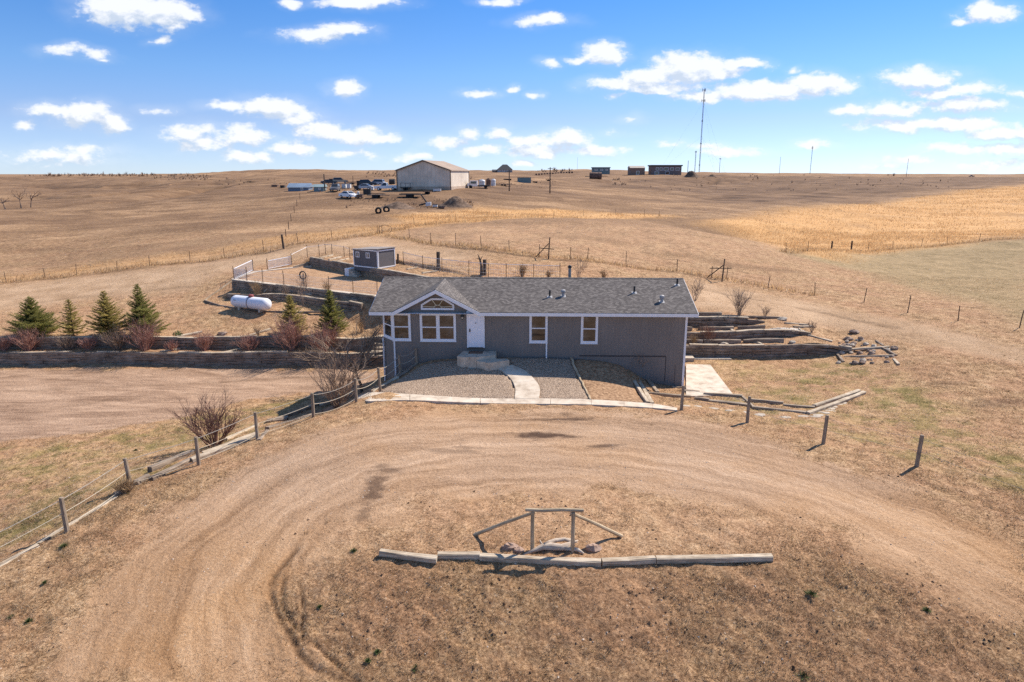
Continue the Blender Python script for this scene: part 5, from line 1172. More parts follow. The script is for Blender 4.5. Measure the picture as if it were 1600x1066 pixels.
# ------------------------------------------------------------------ the wire enclosure, its curb, shed, steps and railings
e0, e1 = Vector((*ENC_F[0], 0)), Vector((*ENC_F[1], 0)); ee = (e1 - e0).normalized(); en = Vector((-ee.y, ee.x, 0))
m = MB(); n_ = 12; Lc_ = (e1 - e0).length + 1.2
for i in range(n_):
    a = e0 + ee * (Lc_ * i / n_); b = e0 + ee * (Lc_ * (i + 1) / n_ - .015)
    q = [a - en * .05, b - en * .05, b + en * .5, a + en * .5]; m.prism([Vector((p.x, p.y, gz(*(p + en * .5)[:2]) + .07)) for p in q], .14)
o = m.build('curb', M_CONC); o['kind'] = 'structure'
lk = ground_px([(366, 437), (378, 431), (400, 425), (440, 420.5), (486, 415.5)]); m = MB()
for a, b in zip(lk[:-1], lk[1:]):
    s_ = (b - a).cross(up_).normalized() * .3; m.prism([a - s_ + up_ * .05, a + s_ + up_ * .05, b + s_ + up_ * .05, b - s_ + up_ * .05], .15)
o = m.build('curb', M_CONC); o['kind'] = 'structure'
def corner_box(C, L, pxR):
    """ground corners of a box from its near corner, its left corner and the image column of its right one"""
    e = (L - C); e.z = 0; p = Vector((e.y, -e.x, 0)).normalized()
    if p.y < 0: p = -p
    best = min((abs(800 + F * (C.x + p.x * t) / ((C.y + p.y * t) * math.cos(PITCH) + (CAM_Z - C.z) * math.sin(PITCH)) - pxR), t) for t in np.arange(.2, 60, .05)); return p * best[1]
C = at(591, 419.5, 62.6); Lp = at(553, 413, 64.4); zs_ = min(C.z, gz(C.x, C.y) + .1); C.z = zs_; Lp.z = zs_; e1_ = Lp - C; e2_ = corner_box(C, Lp, 618)
M_SHED = plain('shed_charcoal_paint', (.125, .115, .118), .8, var=.1, scale=2); M_SHEDROOF = noise_mat('grey_roll_roofing', [(.3, (.20, .17, .15)), (.7, (.36, .31, .28))], 3, 6, .95)
sh = thing('garden_shed', 'small charcoal garden shed with white trim and two windows above the enclosure', 'shed', C + (e1_ + e2_) / 2)
hs, hb = 1.72, 1.5; m = MB()
c4 = [C, C + e2_, C + e1_ + e2_, C + e1_]; tp = [c4[0] + up_ * hs, c4[1] + up_ * hs, c4[2] + up_ * (hs - .2), c4[3] + up_ * (hs - .2)]; lo = [p - up_ * .4 for p in c4]
m.add(lo + tp, [(0, 1, 5, 4), (1, 2, 6, 5), (2, 3, 7, 6), (3, 0, 4, 7), (4, 5, 6, 7)]); m.build('wall', M_SHED, sh)
m = MB(); a1 = e1_.normalized(); a2 = e2_.normalized(); ov_ = .12
q = [tp[0] - a1 * ov_ - a2 * ov_, tp[1] - a1 * ov_ + a2 * ov_, tp[2] + a1 * ov_ + a2 * ov_, tp[3] + a1 * ov_ - a2 * ov_]; m.prism([p + up_ * .07 for p in q], .065); m.build('roof', M_SHEDROOF, sh)
m = MB(); n1 = Vector((-a2.x, -a2.y, 0)); n2 = Vector((-a1.x, -a1.y, 0)); le1 = e1_.length; le2 = e2_.length
for o_, a_, n_, L_ in ((C, a1, n1, le1), (C, a2, n2, le2)):
    for t in (0, L_ - .09): m.obox(o_ + a_ * t + n_ * .002, a_ * .09, n_ * .03, up_ * (hs - .22))
    m.obox(o_ + a_ * .09 + n_ * .002 - up_ * .03, a_ * (L_ - .18), n_ * .03, up_ * .1); m.obox(o_ + n_ * .002 + up_ * (hs - .19), a_ * L_, n_ * .035, up_ * .1)
m.build('trim', M_WHITE, sh)
for t in (.18, .60):
    m = MB(); o_ = C + a1 * (le1 * (1 - t) - .25) + n1 * .004 + up_ * .85
    for x, z, dx, dz in ((0, 0, .48, .06), (0, .46, .48, .06), (0, .06, .06, .4), (.42, .06, .06, .4), (.22, .06, .04, .4)): m.obox(o_ + a1 * x + up_ * z, a1 * dx, n1 * .03, up_ * dz)
    f_ = m.build('window', M_WHITE, sh); m = MB(); m.obox(o_ + a1 * .06 + up_ * .06, a1 * .36, n1 * .008, up_ * .4); m.build('pane', M_GLASS, f_)
ws = thing('white_steps', 'small white-sided concrete stairs leading up to the grey shed', 'stairs', gp(548, 428)); q = atz(539, 431.5, 1.48); m = MB(); ax = (a1 * -1)
m.obox(q, ax * .55, Vector((-ax.y, ax.x, 0)) * 1.3, up_ * .72); m.build('side_block', M_WHITE, ws); m = MB()
for k in range(4): m.obox(q + ax * (.56 + .26 * k) + up_ * 0, ax * .255, Vector((-ax.y, ax.x, 0)) * 1.2, up_ * (.72 - .17 * k))
m.build('step', M_CONC_D, ws)
M_WIRE = plain('bright_fence_wire', (.62, .58, .54), .6)
def railing(label, p0, p1, h, n, name='railing'):
    p0, p1 = Vector(p0), Vector(p1); t = thing(name, label, 'railing', (p0 + p1) / 2)
    m = MB(); m.tube([p0 + up_ * h, p1 + up_ * h], .035, 6); m.tube([p0 + up_ * .12, p1 + up_ * .12], .03, 6); m.build('rail', M_WHITE, t)
    m = MB()
    for i in range(n + 1): q = p0.lerp(p1, i / n); m.tube([q + up_ * .1, q + up_ * h], .02, 4)
    m.build('pickets', M_WHITE, t)
railing('white picket railing at the left corner of the enclosure', gp(367.5, 437.5), gp(395, 424), 1.1, 16)
railing('long low white railing at the back of the enclosure', gp(420, 421.5), gp(455, 414.5), .9, 20)
def wire_fence(label, pts, h, mesh=True, rail=False, name='enclosure_fence', loc=None, r=.03, stepx=.14):
    b = [gp(*p) if len(p) == 2 else Vector(p) for p in pts]; t = thing(name, label, 'fence', b[len(b) // 2])
    for q in b: m = MB(); add_post(m, q, h * rnd.uniform(1.0, 1.18), r, (rnd.uniform(-.03, .03), 0), 6); m.build('post', M_RUST, t, loc=q)
    if mesh:
        m = MB()
        for a, c in zip(b[:-1], b[1:]):
            n = max(2, int((c - a).length / stepx))
            for i in range(n): q = a.lerp(c, i / n); m.tube([q + up_ * .05, q + up_ * (h - .08)], .009, 3, caps=False)
            for z in (.06, .35, .65, h - .08): m.tube([a + up_ * z, c + up_ * z], .009, 3, caps=False)
        m.build('wire_mesh', M_WIRE, t)
    if rail:
        m = MB()
        for a, c in zip(b[:-1], b[1:]): m.tube([a + up_ * (h - .05), c + up_ * (h - .05)], .018, 5)
        m.build('top_rail', M_WHITE, t)
    return t
wire_fence('welded wire fence along the front curb of the enclosure', [(366, 437.5), (386, 440), (411, 443.5), (444, 447), (479, 451.5), (514, 456), (552, 460.5), (590, 465)], 1.15)
wire_fence('short stretch of posts at the left back of the enclosure', [(396, 424), (418, 421.5), (456, 414.5)], 1.1, mesh=False)
wire_fence('wire fence with a white top rail along the terrace behind the enclosure', [(456, 414.5), (480.6, 402), (499, 400), (509, 398), (519, 399), (538, 402), (547, 406)], 1.15, mesh=False, rail=True)
wire_fence('wire fence with a white top rail behind the house roof', [(630.5, 413), (661, 421), (691, 425), (732.5, 430.5), (763, 433), (791, 434), (834, 435), (875, 436)], 1.2, mesh=True, rail=True, stepx=.2)
# coiled hose on its post
q = gp(475, 447); hr = thing('hose_post', 'post with a dark coiled hose inside the enclosure', 'hose', q); m = MB(); add_post(m, q, 1.1, .05); m.build('post', M_DARKWOOD, hr)
m = MB(); c_ = q + up_ * .95 - Vector((0, .08, 0))
for k in range(3): m.tube([c_ + Vector((math.cos(i * .42) * (.24 + .03 * k), -.03 * k, math.sin(i * .42) * (.3 + .03 * k))) for i in range(16)], .028, 5)
m.build('hose', M_BLACK, hr)
# stumps and other uprights behind the house
for px, py, h, r_, lab in ((685, 419.5, 1.5, .17, 'thick dark upright post with a square top behind the white rail'), (757, 430, 1.35, .17, 'thick dark stump beside the jagged snag behind the house'), (622, 411, .9, .1, 'short dark stump right of the grey shed')):
    q = gp(px, py); m = MB(); add_post(m, q, h, r_, (.02, 0), 7, rr=rnd); tag(m.build('stump', M_DARKWOOD, loc=q), lab, 'post')
q = gp(752, 429); m = MB(); m.tube([q - up_ * .1, q + up_ * .8, q + Vector((-.1, 0, 1.3)), q + Vector((-.28, 0, 1.75))], [.13, .11, .08, .02], 7); m.tube([q + Vector((-.08, 0, 1.2)), q + Vector((.12, 0, 1.6))], [.05, .015], 5); m.tube([q + Vector((-.1, 0, 1.3)), q + Vector((-.45, 0, 1.45))], [.04, .012], 5)
tag(m.build('snag', M_DARKWOOD, loc=q), 'jagged forked dead snag behind the house roof', 'dead tree')
q = gp(890, 435.5); sp_ = thing('standpipe', 'blue-grey standpipe with a black cap behind the house roof', 'pipe', q); m = MB(); m.tube([q - up_ * .1, q + up_ * .95], .13, 12); m.build('pipe', plain('blue_grey_paint', (.16, .22, .25), .5), sp_); m = MB(); m.tube([q + up_ * .95, q + up_ * 1.0, q + up_ * 1.15, q + up_ * 1.2], [.17, .18, .14, .05], 12); m.build('cap', M_BLACK, sp_)
for i, (px, py, h, sp2, mat, lab, st) in enumerate(((816, 433, 1.2, .6, M_TW_TAN, 'tan grass clump behind the roof ridge', 40), (857, 435, .9, .5, M_TW_TAN, 'smaller tan clump behind the roof left of the standpipe', 22), (904, 436, 1.9, 1.3, M_TW_GRY, 'bare antler-like shrub right of the standpipe', 9), (943, 436.5, .95, .5, M_TW_TAN, 'tan clump right of the antler-like shrub', 18))):
    shrub(lab, gp(px, py), h, sp2, mat, st, 2, .018, 150 + i)
# small green weeds
for px, py, s in ((1268, 930, .16), (45, 972, .1), (100, 855, .13), (20, 966, .1), (650, 1046, .11), (590, 1020, .08), (575, 1034, .08), (1448, 955, .1), (500, 950, .07), (1255, 1058, .14), (70, 912, .08), (212, 705, .1), (553, 862, .1)):
    b = gp(px, py); m = MB()
    for k in range(140):
        a = rnd.uniform(0, 6.3); e = rnd.uniform(.1, 1.4); d = Vector((math.cos(a) * math.cos(e), math.sin(a) * math.cos(e), math.sin(e))); q = b + Vector((d.x * rnd.uniform(0, s), d.y * rnd.uniform(0, s), 0)) + up_ * .02
        w_ = d.cross(up_).normalized() * .008; m.add([q - w_, q + w_, q + d * s * rnd.uniform(.6, 1.1)], [(0, 1, 2)])
    tag(m.build('weed', M_TW_GRN, loc=b, uv=None), 'small dark green weed tuft on the bare foreground ground', 'weed', 'green weeds in the foreground')
# ------------------------------------------------------------------ pasture fences of steel posts
def far_fence(label, pts, h=1.2, thick=(), wires=True, r=.032):
    b = [gp(*p) for p in pts]; t = thing('pasture_fence', label, 'fence', b[len(b) // 2], 'barbed wire pasture fences')
    for i, q in enumerate(b):
        m = MB(); big = i in thick; add_post(m, q, h * (1.25 if big else rnd.uniform(.9, 1.12)), .12 if big else r, (rnd.uniform(-.09, .09), rnd.uniform(-.05, .05)), 6); m.build('post', M_DARKWOOD if big else M_RUST, t, loc=q)
    if wires:
        m = MB()
        for z in (.35, .7, 1.05):
            for a, c in zip(b[:-1], b[1:]): m.tube([a + up_ * z, a.lerp(c, .5) + up_ * (z - .04 + gz(*a.lerp(c, .5)[:2]) - a.lerp(c, .5).z), c + up_ * z], .006, 3, caps=False)
        m.build('wire', M_RUST, t)
far_fence('long pasture fence running up from the left edge to the fence junction', [(-40, 446), (10, 441), (71, 434), (119.5, 429.5), (183, 422.4), (233.6, 416.4), (297, 409), (351, 403), (412, 392), (443, 387), (465.6, 381), (519, 374), (590, 367)], thick=(9,))
far_fence('pasture fence along the golden grass behind the bare knoll', [(593, 366), (647, 352), (712, 345), (761, 342), (865, 341), (912, 337.5), (961, 336.5), (1007, 337), (1030, 339)])
far_fence('pasture fence crossing behind the house and down to the right edge', [(597, 369), (640, 372), (674, 381), (712, 382.5), (752, 387.5), (796, 392.5), (842, 402), (891, 405), (918, 406), (978, 412.5), (1057.5, 423), (1112, 434), (1135, 437), (1200, 450.5), (1273, 462), (1350, 472.6), (1418, 488.5), (1497, 501), (1593, 512.5), (1700, 530)])
far_fence('pasture fence below the golden slope at the right', [(1228, 394), (1262, 393), (1299, 392), (1330, 391.6), (1357, 390), (1395, 388), (1440, 384), (1480, 381), (1530, 377), (1600, 372), (1660, 369)], thick=(2, 3))
far_fence('row of posts climbing the far left slope towards the blue shed', [(447, 372), (451, 358), (455, 346), (460, 333), (464, 322), (469, 312)], wires=False, r=.05)
for a, b, c, lab in (((1108, 434), (1128, 440), (1142, 434), 'pole brace in the pasture fence right of the roof'), ((842, 402), (857, 405), (866, 404), 'pole brace in the pasture fence above the standpipe')):
    p, q, s = gp(*a), gp(*b), gp(*c); t = thing('fence_brace', lab, 'fence brace', q)
    m = MB(); add_post(m, q, 2.1, .06, (.1, 0), 6); m.build('post', M_DARKWOOD, t)
    m = MB(); m.tube([p + up_ * .1 + Vector((-.3, -.5, 0)), q + up_ * 1.5], .05, 6); m.tube([p + up_ * .9, s + up_ * .9], .045, 6); m.build('brace', M_DARKWOOD, t)
q = gp(602, 365); m = MB(); m.tube([q + Vector((math.cos(i * .42) * .9, 0, .55 + .55 * math.sin(i * .42))) for i in range(16)], .03, 5); tag(m.build('wire_coil', M_RUST, loc=q), 'rusty hoop of wire leaning at the fence junction', 'wire coil')

# ------------------------------------------------------------------ the metal barn
M_TAN = noise_mat('tan_steel_siding', [(.35, (.40, .335, .262)), (.65, (.46, .39, .31))], 1.2, 3, .6, bump=0)
def ribbed(name, c, scale=4.5):
    g = NT(name); u = g.uv(); s = g.n('ShaderNodeSeparateXYZ'); g.l(u, s.inputs[0]); w = g.math('FRACT', g.math('MULTIPLY', s.outputs[0], scale)); rib = g.mr(w, .0, .25)
    n = g.noise(g.obj(), .4, 4, .6); c0 = tuple(x * .82 for x in c); c1 = tuple(x * 1.12 for x in c)
    g.base(g.mix(g.math('MULTIPLY', g.math('SUBTRACT', 1, rib), .28), g.ramp(n, [(.35, c0), (.65, c1)]), (c[0] * .5, c[1] * .5, c[2] * .5)), .55); g.bump(rib, .5, .03); return g.m
M_BARN = ribbed('tan_barn_siding', (.66, .56, .45), 1.1); M_BARNROOF = ribbed('brown_barn_roof', (.38, .27, .18), 1.1); M_WAIN = ribbed('brown_barn_wainscot', (.46, .35, .26), 1.1)
def gable_box(name, label, cat, C, L, pxR, eave, ridge, mats, ov=.3, wains=0, ridge_along='side', group=None):
    """building with its near corner C, left corner L; ridge_along: 'side' = gable on the left-hand face"""
    C = Vector(C); L = Vector(L); L.z = C.z; e1 = L - C; e2 = corner_box(C, L, pxR) if not isinstance(pxR, Vector) else pxR
    t = thing(name, label, cat, C + (e1 + e2) / 2, group); dn = up_ * -.5
    c = [C, C + e2, C + e1 + e2, C + e1]; m = MB(); tp = [p + up_ * eave for p in c]
    m.add([p + dn for p in c] + tp, [(0, 1, 5, 4), (1, 2, 6, 5), (2, 3, 7, 6), (3, 0, 4, 7)])
    if ridge_along == 'side': g1, g2 = (tp[0] + tp[3]) / 2 + up_ * (ridge - eave), (tp[1] + tp[2]) / 2 + up_ * (ridge - eave); m.add([tp[3], tp[0], g1], [(0, 1, 2)]); m.add([tp[1], tp[2], g2], [(0, 1, 2)]); sl_ = ((tp[0], tp[1]), (tp[3], tp[2]))
    else: g1, g2 = (tp[0] + tp[1]) / 2 + up_ * (ridge - eave), (tp[3] + tp[2]) / 2 + up_ * (ridge - eave); m.add([tp[0], tp[1], g1], [(0, 1, 2)]); m.add([tp[2], tp[3], g2], [(0, 1, 2)]); sl_ = ((tp[0], tp[3]), (tp[1], tp[2]))
    m.build('wall', mats[0], t, uv='slope'); m = MB(); rd = (g2 - g1).normalized()
    for a, b in sl_:
        o1 = (a - g1); o1 = o1 - rd * o1.dot(rd); f = 1 + ov / o1.length
        q = [g1 - rd * ov + up_ * .08, g2 + rd * ov + up_ * .08, g2 + o1 * f + rd * ov + up_ * .08, g1 + o1 * f - rd * ov + up_ * .08]
        m.prism(q, .12)
    m.build('roof', mats[1], t, uv='slope')
    return t, C, e1, e2
bC = at(705, 298.3, 160); bC.z = min(bC.z, gz(bC.x, bC.y) + .3); bL = at(620, 294, 162.6)
barn, C, e1, e2 = gable_box('barn', 'large tan metal barn with brown roof on the far slope', 'barn', bC, bL, 733, 4.55, 6.75, (M_BARN, M_BARNROOF), .3)
a1, a2 = e1.normalized(), e2.normalized(); n1, n2 = -a2, -a1
m = MB(); m.obox(C + n1 * .01 - up_ * .4, e1, n1 * .06, up_ * 1.35); m.obox(C + n2 * .01 - up_ * .4, e2, n2 * .06, up_ * 1.35); m.build('wainscot', M_WAIN, barn, uv='slope')
m = MB(); M_BTRIM = plain('brown_barn_trim', (.17, .115, .08), .6)
m.obox(C + n1 * .02 + n2 * .02, a1 * .22, n1 * .08, up_ * 4.5); m.obox(C + e1 + n1 * .02 - a1 * .22, a1 * .22, n1 * .08, up_ * 4.5); m.obox(C + e2 + n2 * .02 - a2 * .22, a2 * .22, n2 * .08, up_ * 4.4)
g1 = C + e1 / 2 + up_ * 6.75
for q in (C + up_ * 4.5, C + e1 + up_ * 4.5): m.obox(q + n1 * .32 - up_ * .12, (g1 - up_ * .05) - q, n1 * .05, up_ * .3)
m.build('trim', M_BTRIM, barn)

# ------------------------------------------------------------------ vehicles and yard clutter by the barn
M_TYRE = plain('tyre_rubber', (.018, .018, .018), .9); M_VGLASS = plain('dark_vehicle_glass', (.02, .022, .025), .08, spec=.8); M_CHROME = plain('bright_metal', (.5, .5, .52), .3, .8); M_LAMP = plain('lamp_lens', (.55, .5, .45), .15)
def paint(name, c): return plain(name + '_vehicle_paint', c, .3, var=.08, spec=.5)
P_WHITE, P_DARK, P_SILVER, P_TANC, P_GREY = paint('white', (.74, .74, .76)), paint('dark', (.03, .032, .036)), paint('silver', (.38, .39, .41)), paint('tan', (.40, .32, .22)), paint('grey', (.13, .13, .14))
def vehicle(label, base, heading, mat, kind='car', cat='car', name='parked_car', group=None):
    """side profile in metres (x forward), body pressed between two flanks, cabin drawn in at the top"""
    dims = {'car': (4.5, 1.75, 1.42), 'suv': (4.6, 1.85, 1.75), 'pickup': (5.6, 1.95, 1.85)}[kind]; L, Wd, Ht = dims
    f = Vector((math.cos(heading), math.sin(heading), 0)); s = Vector((-f.y, f.x, 0)); base = Vector(base); P = lambda x, y, z: base + f * x + s * y + up_ * z
    t = thing(name, label, cat, base, group); h = L / 2
    low = {'car': [(-h, .35), (-h, .75), (-h * .93, .92), (-h * .45, .95), (h * .35, .93), (h * .9, .78), (h, .62), (h, .32)], 'suv': [(-h, .4), (-h, .95), (-h * .97, 1.05), (h * .35, 1.05), (h * .92, .95), (h, .8), (h, .38)], 'pickup': [(-h, .5), (-h, 1.08), (-h * .1, 1.08), (h * .4, 1.08), (h * .93, 1.0), (h, .85), (h, .42)]}[kind]
    cab = {'car': [(-h * .72, .94), (-h * .38, 1.40), (h * .12, 1.42), (h * .48, .94)], 'suv': [(-h * .97, 1.04), (-h * .86, 1.72), (h * .08, 1.75), (h * .42, 1.04)], 'pickup': [(-h * .12, 1.07), (-h * .06, 1.80), (h * .20, 1.85), (h * .46, 1.07)]}[kind]
    m = MB(); n = len(low)
    def ring(prof, w0, w1, z0, z1):
        return [[P(x, sgn * (w0 + (w1 - w0) * (z - z0) / (z1 - z0)) / 2, z) for x, z in prof] for sgn in (1, -1)]
    A_, B_ = ring(low, Wd, Wd * .94, .3, 1.1); vs = A_ + B_; fs = [tuple(range(n))[::-1], tuple(range(n, 2 * n))] + [(i, (i + 1) % n, n + (i + 1) % n, n + i) for i in range(n)]; m.add(vs, fs)
    k = len(cab); A_, B_ = ring(cab, Wd * .92, Wd * .74, cab[0][1], cab[1][1]); m.add(A_ + B_, [tuple(range(k))[::-1], tuple(range(k, 2 * k))] + [(i, (i + 1) % k, k + (i + 1) % k, k + i) for i in range(k)])
    if kind == 'pickup':
        for y in (-Wd * .45, Wd * .45): m.obox(P(-h, y - .04, 1.08), f * (h * .86), s * .08, up_ * .10)
    m.build('body', mat, t)
    m = MB(); ins = [(cab[0][0] + .16, cab[0][1] + .04), (cab[1][0] + .08, cab[1][1] - .09), (cab[2][0] - .06, cab[2][1] - .10), (cab[3][0] - .22, cab[3][1] + .04)]
    z0, z1 = cab[0][1], cab[1][1]
    for sgn in (1, -1):
        q = [P(x, sgn * (Wd * .92 + (Wd * .74 - Wd * .92) * (z - z0) / (z1 - z0)) / 2 + sgn * .012, z) for x, z in ins]; m.prism(q, -s * sgn * .02)
    for i, j in ((2, 3), (0, 1)):
        (xa_, za_), (xb_, zb2) = cab[i], cab[j]; ws_ = [Wd * .92 + (Wd * .74 - Wd * .92) * (z - z0) / (z1 - z0) for z in (za_, zb2)]
        d = f * (.02 if i == 2 else -.02); q = [P(xa_ + (xb_ - xa_) * u_, y_ * (ws_[0] + (ws_[1] - ws_[0]) * u_) / 2 * .86, za_ + (zb2 - za_) * u_) + d + up_ * .012 for u_, y_ in ((.12, -1), (.12, 1), (.88, 1), (.88, -1))]; m.prism(q, -d)
    m.build('window', M_VGLASS, t)
    for x in (-h * .62, h * .62):
        for sgn in (1, -1):
            m = MB(); rr_ = .36 if kind != 'car' else .32; c0 = P(x, sgn * (Wd / 2 - .20), rr_); c1 = P(x, sgn * (Wd / 2 + .03), rr_); m.tube([c0, c0.lerp(c1, .1), c0.lerp(c1, .9), c1], [rr_ * .9, rr_, rr_, rr_ * .88], 14); w_ = m.build('wheel', M_TYRE, t)
            m = MB(); m.tube([c1 - s * sgn * .01, c1 + s * sgn * .02], rr_ * .55, 10); m.build('rim', M_CHROME, w_)
    for y in (-Wd * .36, Wd * .36):
        m = MB(); m.obox(P(h - .04, y - .16, .62), f * .06, s * .32, up_ * .14); m.build('headlight', M_LAMP, t)
    return t
VG = 'vehicles parked by the barn'
vehicle('white pickup truck standing left of the tan barn', gp(604, 297.5), R(178), P_WHITE, 'pickup', 'pickup', 'pickup_truck', VG)
vehicle('white car seen from its rear corner, nearest of the parked vehicles', gp(545, 309.5), R(-38), P_WHITE, 'car', group=VG)
vehicle('dark wrecked car with a pale stripe left of the white car', gp(524, 299), R(-85), P_GREY, 'suv', group=VG)
vehicle('pale low car in the clutter left of the white pickup', gp(569, 296.5), R(172), P_SILVER, 'car', group=VG)
vehicle('dark car behind the clutter near the small teal shed', gp(513, 288), R(20), P_DARK, 'car', group=VG)
vehicle('dark vehicle half hidden behind the pale low car', gp(575, 291), R(10), P_DARK, 'suv', group=VG)
vehicle('silver vehicle between the clutter and the white pickup', gp(588, 290.5), R(170), P_SILVER, 'suv', group=VG)
vehicle('dark truck on the skyline at the far right', gp(1518, 276.5), R(185), P_GREY, 'pickup', 'truck', 'pickup_truck')
vehicle('tan vehicle nearly hidden in the clutter right of the teal shed', gp(532, 286.5), R(15), P_TANC, 'suv', group=VG)
def clutter(name, label, cat, px, py, wpx_, hpx_, depth, mat, mat2=None, rz=0, style='crate'):
    b = gp(px, py); D = b.y; w_ = size_px(wpx_, D, py); h = size_px(hpx_, D, py); t = thing(name, label, cat, b, 'yard clutter around the barn'); f = Vector((math.cos(rz), math.sin(rz), 0)); s = Vector((-f.y, f.x, 0)); o = b - f * w_ / 2 - s * depth / 2
    m = MB()
    if style == 'crate':
        m.obox(o + up_ * .12, f * w_, s * depth, up_ * (h - .12)); m.build('body', mat, t); m = MB()
        m.obox(o - f * .05 - s * .05 + up_ * h, f * (w_ + .1), s * (depth + .1), up_ * .08)
        for x in (.1, w_ - .25): m.obox(o + f * x - s * .03 - up_ * .1, f * .15, s * (depth + .06), up_ * .22)
        m.build('frame', mat2 or M_BLACK, t)
    elif style == 'trailer':
        m.obox(o + up_ * .55, f * w_, s * depth, up_ * .14); m.obox(o + f * w_ + s * (depth / 2 - .06) + up_ * .5, f * 1.0, s * .12, up_ * .1); m.build('bed', mat, t); m = MB()
        for x in np.linspace(.1, w_ - .15, max(3, int(w_ / .9))):
            for y in (0, depth - .06): m.obox(o + f * x + s * y + up_ * .69, f * .07, s * .06, up_ * max(.1, h - .69))
        for y in (0, depth - .06): m.obox(o + s * y + up_ * (h - .02), f * w_, s * .06, up_ * .07)
        m.build('rack', mat2 or mat, t); 
        for x in (w_ * .4, w_ * .58):
            for y in (-.12, depth - .08): m = MB(); c0 = o + f * x + s * y + up_ * .34; m.tube([c0, c0 + s * .2], .34, 12); m.build('wheel', M_TYRE, t)
    elif style == 'tank':
        m.tube([b + up_ * .02, b + up_ * .08, b + up_ * (h * .85), b + up_ * (h * .95), b + up_ * h], [w_ * .48, w_ * .5, w_ * .5, w_ * .4, w_ * .12], 16); m.build('body', mat, t, smooth=False); m = MB(); m.tube([b + up_ * h, b + up_ * (h + .12)], w_ * .14, 10)
        for z in (.3, .6): m.tube([b + up_ * (h * z), b + up_ * (h * z + .07)], w_ * .515, 16)
        m.build('band', mat2 or M_STEEL, t)
    elif style == 'drum':
        c0 = b + up_ * h / 2 - f * w_ / 2; m.tube([c0, c0 + f * .05, c0 + f * (w_ - .05), c0 + f * w_], [h * .42, h * .5, h * .5, h * .42], 18); m.build('body', mat, t); m = MB()
        for x in (.25, .72): m.tube([c0 + f * (w_ * x), c0 + f * (w_ * x + .1)], h * .515, 18)
        m.build('band', mat2 or M_RUST, t)
    return t
C_WHITE = plain('white_plastic', (.66, .65, .63), .5); C_RUSTY = noise_mat('rusty_panels', [(.35, (.09, .05, .035)), (.65, (.24, .15, .11))], 1.2, 5, .85); C_TEAL = plain('teal_bin_paint', (.13, .20, .21), .6); C_DK = plain('dark_machinery', (.035, .033, .032), .7); C_BLUE = ribbed('slate_blue_siding', (.17, .22, .29), 2); C_TEALS = ribbed('pale_teal_siding', (.22, .29, .30), 2)
clutter('stock_trailer', 'dark open rack trailer parked against the gable of the tan barn', 'trailer', 635, 297.5, 17, 11, 2.2, C_DK, style='trailer')
clutter('flat_trailer', 'low dark flat trailer in the grass below the barn', 'trailer', 641, 308.5, 32, 5.5, 2.2, C_DK, M_RUST, style='trailer')
clutter('flat_trailer', 'dark flat trailer right of the white car', 'trailer', 588, 309.5, 26, 6.5, 2.2, C_DK, style='trailer')
clutter('dark_box', 'dark square box standing on the ground right of the white car', 'box', 574, 304, 11, 8, 1.2, C_DK, M_RUST)
clutter('white_tote', 'left one of two white totes behind the white car', 'tote', 538, 294.5, 6, 6.5, 1.1, C_WHITE, M_STEEL); clutter('white_tote', 'right one of two white totes behind the white car', 'tote', 545.5, 294.5, 5.5, 6.5, 1.1, C_WHITE, M_STEEL)
clutter('black_bin', 'black square bin beside the pale low car', 'bin', 557, 297, 6, 6, 1.1, C_DK); clutter('rusty_box', 'rusty box left of the white totes', 'box', 528, 292.5, 7, 5, 1.2, C_RUSTY)
clutter('machine', 'dark farm machine behind the pale low car', 'machine', 563, 291, 9, 8, 1.6, C_DK, C_RUSTY); clutter('white_box', 'small white box in front of the white pickup', 'box', 582, 297.5, 4, 5, .8, C_WHITE); clutter('rusty_rack', 'rusty rack behind the white totes', 'rack', 550, 289, 14, 5, 1.5, C_RUSTY, style='trailer')
clutter('pallet_stack', 'brown stack of pallets left of the flat trailer by the white car', 'pallets', 563, 309.5, 9, 5, 1.4, C_RUSTY); clutter('white_drum', 'white drum standing between the white car and dark box', 'drum', 560, 304.5, 4, 5, 1, C_WHITE, style='tank'); clutter('scrap_pile', 'dark scrap heap behind the small teal shed', 'scrap', 519, 284, 8, 4, 1.5, C_DK, C_RUSTY); clutter('black_tank', 'round black tank peeking over the white pickup', 'tank', 613, 290, 9, 10, 1, C_DK, C_DK, style='drum')
clutter('rusty_implement', 'rusty implement at the left end of the yard beyond the blue shed', 'machine', 430, 293, 9, 3.5, 1.4, C_RUSTY, C_DK); clutter('dark_implement', 'dark implement between the rusty one and the blue shed', 'machine', 442, 293.5, 6, 3.5, 1.4, C_DK, C_RUSTY); clutter('rusty_rack', 'rusty rack on the ground below the barn gable', 'rack', 668, 304, 12, 4, 1.5, C_RUSTY, style='trailer'); clutter('white_box', 'white box on the ground beside the boom machine', 'box', 680, 324, 7, 4, .9, C_WHITE); clutter('scrap_pile', 'brown scrap heap right of the boom machine', 'scrap', 690, 326, 10, 3, 1, C_RUSTY, C_DK)
clutter('low_white_box', 'low white box along the base of the barn gable', 'box', 683, 299.5, 12, 4, 1.0, C_WHITE, M_STEEL)
clutter('white_tank', 'white upright tank right of the barn', 'tank', 753, 292.5, 10, 11.5, 1, C_WHITE, style='tank'); clutter('rusty_tank', 'rusty brown upright tank between the two white ones', 'tank', 763.5, 291.5, 8, 12, 1, C_RUSTY, M_RUST, style='tank'); clutter('white_tank', 'smaller white upright tank at the right of the tank row', 'tank', 771, 291, 7, 11, 1, C_WHITE, style='tank')
